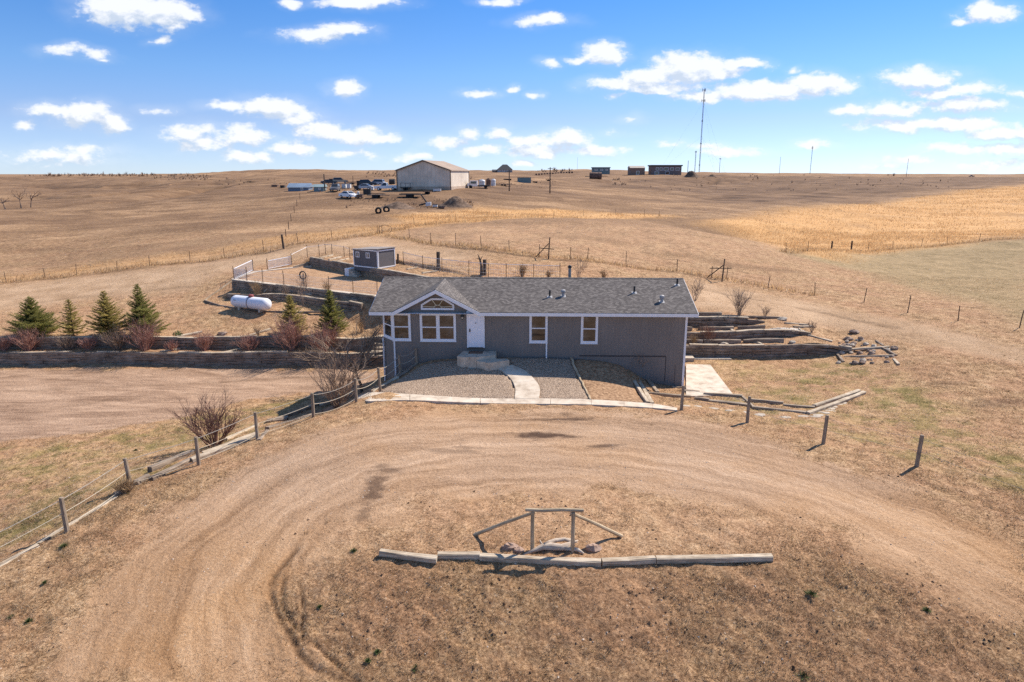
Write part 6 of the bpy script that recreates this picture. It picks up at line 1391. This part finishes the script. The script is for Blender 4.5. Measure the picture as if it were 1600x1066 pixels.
clutter('flat_trailer', 'long low rusty trailer right of the tank row', 'trailer', 787, 291.5, 26, 5, 2.4, C_RUSTY, style='trailer'); clutter('teal_bin', 'teal ribbed bin standing in the pasture right of the utility pole', 'bin', 819, 287.5, 21, 9.5, 3, C_TEAL, C_DK)
clutter('scrap_machine', 'dark scrap machine at the end of the long rusty trailer', 'machine', 793, 284.5, 12, 4.5, 1.5, C_DK, C_RUSTY); clutter('scrap_rack', 'rusty rack far right of the teal bin', 'rack', 857, 284, 8, 4, 1.5, C_RUSTY, style='trailer'); clutter('dark_implement', 'dark implement lying right of the teal bin', 'machine', 836, 287, 7, 3, 1.2, C_DK, C_RUSTY)
for i in range(14):
    px = 838 + i * 4.3; clutter('hay_bale', 'dark weathered bale in the row on the ridge right of the poles', 'bale', px, 274.0 - i * .25, 3.0, 2.6, 1.6, C_RUSTY, M_RUST, style='drum')
# white box truck right of the barn
b = gp(740, 294.5); tr_ = thing('flatbed_truck', 'white cab truck parked at the right end of the tan barn', 'truck', b); m = MB(); m.obox(b + Vector((-.9, -.9, .5)), Vector((1.9, 0, 0)), Vector((0, 1.9, 0)), up_ * 1.35); m.obox(b + Vector((-1.0, -.9, .5)), Vector((-.5, 0, 0)), Vector((0, 1.9, 0)), up_ * .8); m.build('cab', P_WHITE, tr_)
m = MB(); m.obox(b + Vector((-.7, -.93, 1.15)), Vector((1.4, 0, 0)), Vector((0, .04, 0)), up_ * .55); m.build('window', M_VGLASS, tr_); m = MB(); m.obox(b + Vector((1.05, -.9, .55)), Vector((3.0, 0, 0)), Vector((0, 1.9, 0)), up_ * .25); m.build('bed', C_DK, tr_)
for x in (-.7, 3.0):
    for y in (-.95, .8): m = MB(); m.tube([b + Vector((x, y, .4)), b + Vector((x, y + .22, .4))], .4, 12); m.build('wheel', M_TYRE, tr_)
# big tractor tyres
for px, py, lab in ((591.5, 334.5, 'left one of two big tractor tyres lying in the grass'), (604, 332.5, 'right tractor tyre leaning in the grass')):
    q = gp(px, py); m = MB(); R0, r0_ = .46, .19; vs = []; fs = []; nn, kk = 18, 8; ax_ = Vector((.55, -.83, 0)) if px < 600 else Vector((.3, -.9, .3)).normalized(); u1 = ax_.cross(up_).normalized(); u2 = u1.cross(ax_)
    for i in range(nn):
        th = 2 * math.pi * i / nn
        for k in range(kk):
            ph = 2 * math.pi * k / kk; rr_ = R0 + r0_ * math.cos(ph); vs.append(q + up_ * .58 + (u1 * math.cos(th) + u2 * math.sin(th)) * rr_ + ax_ * (r0_ * 1.25 * math.sin(ph)))
    for i in range(nn):
        for k in range(kk): fs.append((i * kk + k, ((i + 1) % nn) * kk + k, ((i + 1) % nn) * kk + (k + 1) % kk, i * kk + (k + 1) % kk))
    m.add(vs, fs); tag(m.build('tractor_tyre', M_TYRE, loc=q), lab, 'tyre')
# digging arm
q = gp(668, 323); dg = thing('boom_machine', 'old machine with a slanting boom beside the dirt mound', 'machine', q); m = MB(); m.obox(q + Vector((-.3, -.4, .1)), Vector((1.0, 0, .1)), Vector((0, .8, 0)), up_ * .7); m.build('body', C_WHITE, dg); m = MB(); m.tube([q + up_ * .6, q + Vector((-1.3, .2, 2.4))], .14, 6); m.tube([q + up_ * .7, q + Vector((-1.7, 0, .25))], .16, 6); m.build('boom', C_DK, dg)
# earth mounds
M_MOUND = noise_mat('dark_earth', [(.34, (.075, .045, .03)), (.5, (.14, .09, .06)), (.66, (.24, .16, .11))], 1.4, 7, .95, bump=.8, bdist=.2)
def mound(label, px, py, wpx_, hpx_, seed):
    b = gp(px, py); w_ = size_px(wpx_, b.y, py) / 2; h = size_px(hpx_, b.y, py); m = MB(); nn, kk = 40, 12; vs = []; fs = []
    for j in range(kk + 1):
        r_ = j / kk
        for i in range(nn):
            a = 2 * math.pi * i / nn; k = 1 + .25 * (vnoise(np.array([math.cos(a) * 2 + seed]), np.array([math.sin(a) * 2]), seed)[0] - .5); x, y = math.cos(a) * w_ * r_ * k, math.sin(a) * w_ * .8 * r_ * k
            z = h * (.5 + .5 * math.cos(math.pi * min(1, r_))) * (1 + .35 * fbm(np.array([x / w_ * 3]), np.array([y / w_ * 3]), 3, seed)[0]) if j else h
            g_ = gz(b.x + x, b.y + y); vs.append((b.x + x, b.y + y, g_ + z - .15 * (j == kk)))
    for j in range(kk):
        for i in range(nn): fs.append((j * nn + i, (j + 1) * nn + i, (j + 1) * nn + (i + 1) % nn, j * nn + (i + 1) % nn))
    m.add(vs, fs); tag(m.build('earth_mound', M_MOUND, loc=b, smooth=True), label, 'mound', 'piles of dark earth')
mound('conical pile of dark earth in front of the barn', 713, 322, 58, 15, 3); mound('low spread heap of dark earth left of the boom machine', 622, 326, 66, 10, 4); mound('dark earth pile on the ridge below the radio tower', 1080, 277, 28, 10, 5); mound('small earth pile right of the one below the tower', 1113, 276, 14, 3.5, 6)

# ------------------------------------------------------------------ sheds, houses and masts on the far ridge
def far_box(name, label, cat, l, r, yb, yt, D, depth, roof, mats, turn=.05, windows=(), roofh=0, group=None):
    """a building facing the viewer between two image columns at distance D"""
    a = at(l, yb, D); b = at(r, yb, D + (r - l) / F * D * turn); zb_ = min(gz(*a[:2]), gz(*b[:2])); h = at(l, yt, D).z - max(zb_, at(l, yb, D).z); zb_ = max(zb_, at(l, yb, D).z - 1); a.z = b.z = zb_
    e = (b - a); w_ = e.length; e = e.normalized(); n = Vector((-e.y, e.x, 0)); t = thing(name, label, cat, (a + b) / 2, group); hw = h - roofh
    m = MB(); m.obox(a - up_ * 1.5, e * w_, n * depth, up_ * (hw + 1.5)); m.build('wall', mats[0], t, uv='slope'); m = MB(); o = max(.3, .03 * w_)
    c = [a - e * o - n * o, b + e * o - n * o, b + e * o + n * (depth + o), a - e * o + n * (depth + o)]; c = [p + up_ * hw for p in c]
    if roof == 'flat': m.prism([p + up_ * (roofh + .01) for p in c], roofh)
    elif roof == 'gable': r1, r2 = (c[0] + c[3]) / 2 + up_ * roofh, (c[1] + c[2]) / 2 + up_ * roofh; m.add(c + [r1, r2], [(0, 1, 5, 4), (2, 3, 4, 5), (3, 0, 4), (1, 2, 5), (3, 2, 1, 0)])
    elif roof == 'hip': ins = min(w_, depth) * .42; mid = (c[0] + c[3]) / 2; r1 = mid + e * ins + up_ * roofh; r2 = (c[1] + c[2]) / 2 - e * ins + up_ * roofh; m.add(c + [r1, r2], [(0, 1, 5, 4), (2, 3, 4, 5), (3, 0, 4), (1, 2, 5), (3, 2, 1, 0)])
    m.build('roof', mats[1], t, uv='slope')
    for (u0, v0, u1, v1) in windows:
        f = MB(); q = a + e * (w_ * u0) + up_ * (hw * v0); ww, hh = w_ * (u1 - u0), hw * (v1 - v0); tk = .12 * max(1, D / 300)
        f.obox(q - n * .06, e * ww, n * .05, up_ * tk); f.obox(q - n * .06 + up_ * (hh - tk), e * ww, n * .05, up_ * tk); f.obox(q - n * .06 + up_ * tk, e * tk, n * .05, up_ * (hh - 2 * tk)); f.obox(q - n * .06 + e * (ww - tk) + up_ * tk, e * tk, n * .05, up_ * (hh - 2 * tk))
        w2 = f.build('window', M_WHITE, t); g_ = MB(); g_.obox(q - n * .03 + e * tk + up_ * tk, e * (ww - 2 * tk), n * .02, up_ * (hh - 2 * tk)); g_.build('pane', mats[2] if len(mats) > 2 else M_GLASS, w2)
    return t
M_DKROOF = plain('dark_shingle_roof', (.05, .048, .05), .9); M_BRICKY = plain('brown_stucco', (.23, .16, .12), .85); M_HOUSEW = plain('pale_house_wall', (.42, .37, .33), .8); M_MAUVE = plain('mauve_siding', (.20, .155, .14), .85)
far_box('metal_shed', 'slate-blue metal shed far left of the barn', 'shed', 450, 482, 295.5, 283, 178, 7, 'gable', (C_BLUE, C_BLUE), .12, [(.62, .05, .74, .95)], 1.0)
far_box('metal_shed', 'small pale teal shed right of the slate-blue one', 'shed', 490, 506, 294.5, 283.5, 172, 4, 'gable', (C_TEALS, C_TEALS), .1, [(.45, .4, .7, .8)], .6)
far_box('farmhouse', 'far farmhouse with steep dark hip roof on the skyline', 'house', 777, 800.5, 266.5, 255, 560, 11, 'hip', (M_HOUSEW, M_DKROOF), .0, [(.08, .15, .2, .8), (.35, .15, .5, .8), (.65, .15, .78, .8)], 4.0)
far_box('farmhouse_wing', 'low dark wing left of the far hip-roofed farmhouse', 'outbuilding', 769, 777, 268, 263, 565, 8, 'gable', (M_MAUVE, M_DKROOF), 0, (), 1.2)
far_box('mobile_home', 'long dark flat building at the left of the ridge group', 'building', 926, 953, 266.5, 259, 470, 6, 'flat', (C_TEAL, M_DKROOF), 0, [(.12, .35, .28, .75), (.45, .35, .6, .75), (.75, .35, .88, .75)], .5)
far_box('square_barn', 'plain square brown building with tan roof on the ridge', 'building', 985, 1007.5, 270.5, 256.5, 420, 9, 'gable', (M_BRICKY, M_TAN), 0.02, [(.4, .0, .62, .55)], 1.2)
far_box('ranch_house', 'long two-storey house with a balcony on the ridge left of the tower', 'house', 1018, 1064.5, 271.5, 255.5, 420, 10, 'flat', (M_MAUVE, M_DKROOF), 0.0, [(.14, .52, .24, .86), (.27, .52, .36, .86), (.4, .52, .57, .86), (.62, .52, .74, .86), (.80, .52, .93, .86), (.1, .06, .25, .4), (.46, .06, .6, .4)], .7)
far_box('ridge_house', 'distant flat-topped house on the far left skyline', 'house', 322, 345, 271.5, 268, 700, 10, 'hip', (M_HOUSEW, M_DKROOF), 0, (), 1.4)
clutter('water_tank', 'rusty horizontal cylinder tank lying in the far pasture', 'tank', 930.5, 280.5, 18.5, 11, 3, C_RUSTY, M_RUST, style='drum')
def mast(label, px, yb, yt, D, r0, parts=(), name='radio_mast', cat='mast', mat=None, lattice=False, group=None):
    a = at(px, yb, D); z1 = at(px, yt, D).z; a.z = min(a.z, gz(a.x, a.y)); t = thing(name, label, cat, a, group); h = z1 - a.z; m = MB()
    if lattice:
        for k in range(3):
            o = Vector((math.cos(k * 2.094), math.sin(k * 2.094), 0)) * r0; m.tube([a + o, a + o + up_ * h], r0 * .22, 4)
        for i in range(int(h / (r0 * 3))):
            for k in range(3):
                o = Vector((math.cos(k * 2.094), math.sin(k * 2.094), 0)) * r0; o2 = Vector((math.cos((k + 1) * 2.094), math.sin((k + 1) * 2.094), 0)) * r0; m.tube([a + o + up_ * (i * r0 * 3), a + o2 + up_ * ((i + 1) * r0 * 3)], r0 * .12, 3, caps=False)
    else: m.tube([a - up_ * .5, a + up_ * h], [r0, r0 * .7], 6)
    m.build('pole', mat or M_STEELD, t)
    for f_, wd, hh in parts:
        m = MB(); q = a + up_ * (h * f_)
        for k in range(3): o = Vector((math.cos(k * 2.094 + .5), math.sin(k * 2.094 + .5), 0)) * wd; m.tube([q, q + o], r0 * .3, 4); m.obox(q + o - Vector((wd * .12, wd * .12, hh / 2)), Vector((wd * .24, 0, 0)), Vector((0, wd * .24, 0)), up_ * hh)
        m.build('antenna', M_STEELD, t)
    return t, a, h
M_STEELD = plain('dark_galvanised', (.13, .13, .14), .6, .2)
tw, a, h = mast('tallest lattice radio tower on the ridge', 1092.5, 267, 140, 780, .55, ((.995, 1.8, 3.2), (.87, 2.0, 2.6), (.63, .9, 1.6), (.36, .9, 1.4), (.1, .8, 1.4)), 'radio_tower', 'tower', lattice=True)
m = MB()
for k in range(3):
    d = Vector((math.cos(k * 2.094 + .9), math.sin(k * 2.094 + .9), 0)) * 45
    for f_ in (.45, .86): m.tube([a + up_ * (h * f_), a + d], .03, 3, caps=False)
m.build('guy_wire', M_STEELD, tw)
mast('slender lattice mast just left of the tall radio tower', 1085.5, 268, 236, 640, .35, ((.96, .7, 1.5),), lattice=True)
mast('short dark pole on the ridge right of the long house', 1074, 277, 251, 420, .2, name='utility_pole', cat='pole'); mast('white capped pole right of the radio tower', 1124, 268.5, 247.5, 700, .22, ((.97, .9, 1.2),)); mast('thin mast between tower and the thick right mast', 1217.5, 272, 245, 800, .2); mast('thicker mast with antenna on the right skyline', 1265.5, 272, 228, 800, .32, ((.93, .8, 2.5),), lattice=True); mast('thin mast on the far right skyline', 1415.5, 279, 248, 700, .2)
mast('hair-thin mast above the far barn ridge', 902, 266, 246, 700, .1, name='radio_mast')
for px, yb, yt, D, lab in ((795.7, 295.5, 266, 168, 'utility pole nearest the tank row right of the barn'), (859.3, 295, 261.5, 172, 'utility pole in the pasture right of the teal bin'), (507.5, 296, 272, 172, 'dark pole standing at the small teal shed'), (552, 290, 275, 190, 'thin pole standing in the clutter behind the white car')):
    t, a, h = mast(lab, px, yb, yt, D, .17 if px != 552 else .1, name='utility_pole', cat='pole', mat=M_DARKWOOD, group='utility poles'); 
    if px in (795.7, 859.3): m = MB(); q = a + up_ * (h * .95); m.obox(q - Vector((.6, .06, .06)), Vector((1.2, 0, 0)), Vector((0, .12, 0)), up_ * .12); m.build('crossarm', M_DARKWOOD, t)
# dead trees in the far left hollow
for i, (px, py, h, lean, lab) in enumerate(((8, 326, 2.6, -.5, 'bent dead tree at the left edge of the far slope'), (33, 325, 4.2, 0, 'forked dead tree in the middle of the far left hollow'), (48, 324, 3.8, .9, 'leaning dead tree right of the forked one'))):
    b = gp(px, py); k = b.y / 160; h *= k
    tree(lab, b, [b - up_ * .2, b + Vector((lean * .4, 0, h * .35)), b + Vector((lean * .9, 0, h * .6))], .15 * k, (1, .9), M_TW_BRN, M_TW_BRN, 30 + i, 'dead_tree', 3, h * .42, 6, 2, .085 * k)
# scrub along the far skyline
m = MB(); r = random.Random(5)
for i in range(900):
    zone = r.random()
    if i > 420: px, py = r.choice(((r.uniform(540, 700), r.uniform(309, 326)), (r.uniform(690, 740), r.uniform(312, 324)), (r.uniform(500, 620), r.uniform(286, 300)), (r.uniform(740, 870), r.uniform(283, 294)), (r.uniform(1000, 1500), r.uniform(274, 300))))
    elif zone < .55: px, py = r.uniform(38, 245), r.uniform(272.5, 276)
    elif zone < .72: px, py = r.uniform(240, 330), r.uniform(274, 282)
    elif zone < .8: px, py = r.uniform(570, 620), r.uniform(270, 278)
    elif zone < .86: px, py = r.uniform(838, 900), r.uniform(266, 270)
    else: px, py = r.choice((r.uniform(420, 455), r.uniform(735, 775), r.uniform(955, 985), r.uniform(310, 420))), r.uniform(280, 291)
    b = gp(px, py); 
    if b.y > 1200: continue
    k = b.y / 300; s = r.uniform(.5, 1.2) * k * (1.6 if r.random() < .08 else 1) * (1 if i <= 420 else .8)
    for j in range(9):
        a_ = r.uniform(0, 6.28); e_ = r.uniform(.25, 1.4); d = Vector((math.cos(a_) * math.cos(e_), math.sin(a_) * math.cos(e_), math.sin(e_))); w_ = d.cross(up_).normalized() * s * .14; q = b + d * s * .1; m.add([q - w_, q + w_, q + d * s], [(0, 1, 2)])
tag(m.build('scrub', M_TW_BRN, loc=gp(140, 276), uv=None), 'low dark scrub scattered along the far left skyline', 'scrub', kind='stuff')
# ------------------------------------------------------------------ dry grass: loose blades over the whole near ground
def grid_lookup(arr, x, y):
    j = np.clip(np.searchsorted(ROWS, y) - 1, 0, len(ROWS) - 2); fy = (y - ROWS[j]) / (ROWS[j + 1] - ROWS[j])
    hw = 19 + .93 * np.maximum(y, 0); u = (x / hw + 1) / 2 * (len(UC) - 1); i = np.clip(u.astype(int), 0, len(UC) - 2); fx = np.clip(u - i, 0, 1)
    return (arr[j, i] * (1 - fx) + arr[j, i + 1] * fx) * (1 - fy) + (arr[j + 1, i] * (1 - fx) + arr[j + 1, i + 1] * fx) * fy
def footprint(x, y):
    """true where a house, slab or bed covers the ground"""
    p = np.stack([x - HO.x, y - HO.y], -1); hx = p @ np.array(HX[:2]); hy = p @ np.array(HY[:2])
    f = (hx > 0) & (hx < HLEN) & (hy > .2) & (hy < DEP)
    for poly in COVER: f |= sdist(poly, x, y) > -.05
    return f
COVER = [poly_px([(557, 616), (588, 612), (622, 592), (652, 574), (662, 568), (720, 559), (795, 558), (893, 560), (903, 585), (924, 626), (1019, 632), (1060, 640), (1058, 643), (860, 634), (557, 629)]), np.array([tuple(p)[:2] for p in pt])]
def grass_mat():
    g = NT('dry_grass_blades'); t = g.attr('tint').outputs['Fac']; k = g.attr('kind').outputs['Fac']
    dry = g.ramp(t, [(0, (.13, .072, .036)), (.35, (.27, .165, .088)), (.7, (.52, .365, .215)), (1, (.76, .60, .41))]); grn = g.ramp(t, [(0, (.055, .058, .018)), (1, (.24, .21, .085))]); gol = g.ramp(t, [(0, (.42, .245, .105)), (.5, (.60, .39, .19)), (1, (.76, .56, .33))])
    c = g.mix(g.math('GREATER_THAN', k, .5), dry, grn); c = g.mix(g.math('GREATER_THAN', k, 1.5), c, gol); g.base(c, .85); g.b.inputs['Specular IOR Level'].default_value = .15; translucent(g, .5); return g.m
M_BLADE = grass_mat()
def blades(name, label, x, y, h, w, kind, tint, lean):
    n = len(x); z = grid_lookup(GZ, x, y) - .01; a = RS.uniform(0, 2 * np.pi, n); b = RS.uniform(0, 2 * np.pi, n)
    V = np.empty((n, 3, 3)); dx, dy = np.cos(a) * w / 2, np.sin(a) * w / 2
    V[:, 0] = np.stack([x - dx, y - dy, z], -1); V[:, 1] = np.stack([x + dx, y + dy, z], -1); V[:, 2] = np.stack([x + np.cos(b) * h * lean, y + np.sin(b) * h * lean, z + h * np.sqrt(np.maximum(1 - lean ** 2, .05))], -1)
    me = bpy.data.meshes.new(name); me.vertices.add(3 * n); me.vertices.foreach_set('co', V.reshape(-1).astype(np.float32)); me.loops.add(3 * n); me.loops.foreach_set('vertex_index', np.arange(3 * n, dtype=np.int32)); me.polygons.add(n); me.polygons.foreach_set('loop_start', np.arange(0, 3 * n, 3, dtype=np.int32)); me.update(calc_edges=True)
    for nm, v in (('tint', tint), ('kind', kind)): at_ = me.attributes.new(nm, 'FLOAT', 'POINT'); at_.data.foreach_set('value', np.repeat(v, 3).astype(np.float32))
    me.materials.append(M_BLADE); o = bpy.data.objects.new(name, me); COL.objects.link(o); return tag(o, label, 'grass', kind='stuff')
def scatter(n, y0, y1, margin=3):
    y = np.sqrt(RS.uniform(0, 1, n) * (y1 ** 2 - y0 ** 2) + y0 ** 2); x = RS.uniform(-1, 1, n) * (.79 * (y + 2.5) + margin); return x, y
def near_grass():
    X, Y, Hh, Wd, Kd, Tn, Ln = [], [], [], [], [], [], []
    for n, y0, y1, sc in ((420000, 12.5, 24, 1.25), (260000, 24, 40, 1.5), (150000, 40, 75, 2.0)):
        x, y = scatter(n, y0, y1); rd = grid_lookup(road, x, y); dr = grid_lookup(drive_l, x, y); bk = grid_lookup(back, x, y) * .6; dt = grid_lookup(dirt, x, y); ln_ = grid_lookup(lawn, x, y); gd = grid_lookup(gold, x, y); isl = grid_lookup(island, x, y)
        cl_ = fbm(x / .55, y / .55, 3, 61) + .5; cl2 = fbm(x / 3, y / 3, 3, 62) + .5
        keep = RS.uniform(0, 1, n) < np.clip((1 - 1.05 * rd) * (1 - 1.02 * dr) * (1 - bk) * (1 - .9 * dt) * (1 - .55 * grid_lookup(bare, x, y)), 0, 1) * sst(.30, .62, cl_ * .65 + cl2 * .35)
        keep &= ~footprint(x, y); x, y = x[keep], y[keep]; m_ = keep.sum(); cl_ = cl_[keep]; ln_ = ln_[keep]; gd = gd[keep]
        X.append(x); Y.append(y); Hh.append(RS.uniform(.035, .105, m_) * (.6 + cl_) * sc * (1 + .6 * gd)); Wd.append(RS.uniform(.007, .015, m_) * sc); gp_ = fbm(x / 1.8, y / 1.8, 3, 63) + .5
        k = np.where((RS.uniform(0, 1, m_) < .75 * ln_ * sst(.5, .62, gp_) + .05), 1.0, 0.0); k = np.where(RS.uniform(0, 1, m_) < gd * .8, 2.0, k); Kd.append(k); Tn.append(np.clip(RS.normal(.55, .26, m_) + .2 * ln_, 0, 1)); Ln.append(RS.uniform(.6, .98, m_))
    return [np.concatenate(a) for a in (X, Y, Hh, Wd, Kd, Tn, Ln)]
X, Y, Hh, Wd, Kd, Tn, Ln = near_grass()
blades('dry_grass', 'short dry trampled grass scattered over the near ground', X, Y, Hh, Wd, Kd, Tn, Ln)
def tussocks(n=2600, per=26):
    x, y = scatter(n, 12.6, 40); rd = grid_lookup(road, x, y); keep = (RS.uniform(0, 1, n) < (1 - rd) * (1 - grid_lookup(drive_l, x, y)) * (1 - .6 * grid_lookup(bare, x, y))) & ~footprint(x, y) & (fbm(x / 2.2, y / 2.2, 3, 66) > -.02); x, y = x[keep], y[keep]; m_ = len(x)
    sz = RS.uniform(.5, 1.0, m_); X = (x[:, None] + RS.normal(0, .055, (m_, per)) * sz[:, None]).ravel(); Y = (y[:, None] + RS.normal(0, .055, (m_, per)) * sz[:, None]).ravel(); s_ = np.repeat(sz, per); k = m_ * per; l_ = grid_lookup(lawn, X, Y)
    return X, Y, RS.uniform(.07, .17, k) * s_, RS.uniform(.007, .014, k), np.where(RS.uniform(0, 1, k) < .12 + .25 * l_, 1.0, 0.0), np.clip(np.repeat(RS.normal(.5, .22, m_), per) + RS.normal(0, .15, k), 0, 1), RS.uniform(.25, .9, k)
blades('grass_tussocks', 'dry grass tussocks dotted over the near ground', *tussocks())
def tall_grass():
    X, Y, Hh, Wd, Kd, Tn, Ln = [], [], [], [], [], [], []
    for n, y0, y1 in ((260000, 60, 130), (200000, 130, 300)):
        x, y = scatter(n, y0, y1, 8); gd = grid_lookup(gold, x, y); cl_ = fbm(x / 5, y / 5, 4, 71) + .5; keep = RS.uniform(0, 1, n) < gd ** 1.5 * (.25 + .75 * sst(.3, .7, cl_)); x, y = x[keep], y[keep]; m_ = keep.sum()
        X.append(x); Y.append(y); Hh.append(RS.uniform(.2, .5, m_) * (.5 + cl_[keep])); Wd.append(RS.uniform(.04, .09, m_) * (1 + (y > 130))); Kd.append(np.full(m_, 2.0)); Tn.append(np.clip(RS.normal(.5, .22, m_), 0, 1)); Ln.append(RS.uniform(.2, .7, m_))
    for line in ([(-40, 447), (71, 435), (183, 423.5), (297, 410.5), (412, 394), (519, 376), (590, 368)], [(593, 367), (647, 353.5), (712, 347), (761, 344)], [(597, 369), (674, 382), (752, 388.5), (842, 402.5), (918, 407), (1057, 424), (1135, 438), (1273, 463)], [(1228, 395), (1330, 392.5), (1440, 385), (1600, 373)]):
        p = [gp(*q) for q in line]
        for a, b in zip(p[:-1], p[1:]):
            n = int((b - a).length * 45); t = RS.uniform(0, 1, n); o = RS.normal(0, .45, n); d = (b - a).normalized(); x = a.x + (b.x - a.x) * t - d.y * (o + .4); y = a.y + (b.y - a.y) * t + d.x * (o + .4)
            X.append(x); Y.append(y); Hh.append(RS.uniform(.2, .6, n)); Wd.append(RS.uniform(.03, .08, n)); Kd.append(np.where(RS.uniform(0, 1, n) < .6, 2.0, 0.0)); Tn.append(np.clip(RS.normal(.5, .22, n), 0, 1)); Ln.append(RS.uniform(.2, .7, n))
    return [np.concatenate(a) for a in (X, Y, Hh, Wd, Kd, Tn, Ln)]
blades('tall_golden_grass', 'tall golden grass along the pasture fences and on the right slope', *tall_grass())

# clods and pebbles on the bare ground
def clods(name, label, cat, n, lo, hi, mat, y1, on_road):
    x, y = scatter(n, 12.6, y1); rd = grid_lookup(road, x, y); isl = grid_lookup(island, x, y); keep = (RS.uniform(0, 1, n) < (np.where(rd > .5, on_road, 1 - .5 * (isl < .5)))) & ~footprint(x, y) & (sst(.42, .62, fbm(x / 1.6, y / 1.6, 3, 91) + .5) > RS.uniform(0, 1, n)); x, y = x[keep], y[keep]; m_ = len(x); z = grid_lookup(GZ, x, y)
    s = lo + (hi - lo) * RS.uniform(0, 1, m_) ** 2.5; dirs = np.array([(1, 0, 0), (0, 1, 0), (-1, 0, 0), (0, -1, 0), (0, 0, .7), (0, 0, -.5)], float); V = dirs[None] * s[:, None, None] * RS.uniform(.6, 1.3, (m_, 6, 1)); a = RS.uniform(0, 6.3, m_); ca, sa = np.cos(a)[:, None], np.sin(a)[:, None]
    V = np.stack([V[..., 0] * ca - V[..., 1] * sa, V[..., 0] * sa + V[..., 1] * ca, V[..., 2]], -1) + np.stack([x, y, z], -1)[:, None]
    tri = np.array([(0, 1, 4), (1, 2, 4), (2, 3, 4), (3, 0, 4), (1, 0, 5), (2, 1, 5), (3, 2, 5), (0, 3, 5)]); Fc = (tri[None] + 6 * np.arange(m_)[:, None, None]).reshape(-1, 3)
    me = bpy.data.meshes.new(name); me.from_pydata(V.reshape(-1, 3).tolist(), [], Fc.tolist()); me.materials.append(mat); o = bpy.data.objects.new(name, me); COL.objects.link(o); return tag(o, label, cat, kind='stuff')
clods('dirt_clods', 'dark dirt clods scattered over the foreground bank', 'clods', 9000, .015, .06, noise_mat('dark_clod', [(.35, (.06, .033, .02)), (.65, (.19, .11, .065))], 1.5, 3, .95, bump=0, coord='pos'), 24, .03)
clods('pebbles', 'small pale pebbles scattered over the drive and its verges', 'pebbles', 9000, .012, .04, noise_mat('pale_pebble', [(.35, (.26, .18, .13)), (.65, (.62, .50, .39))], 3, 3, .9, bump=0, coord='pos'), 32, .55)
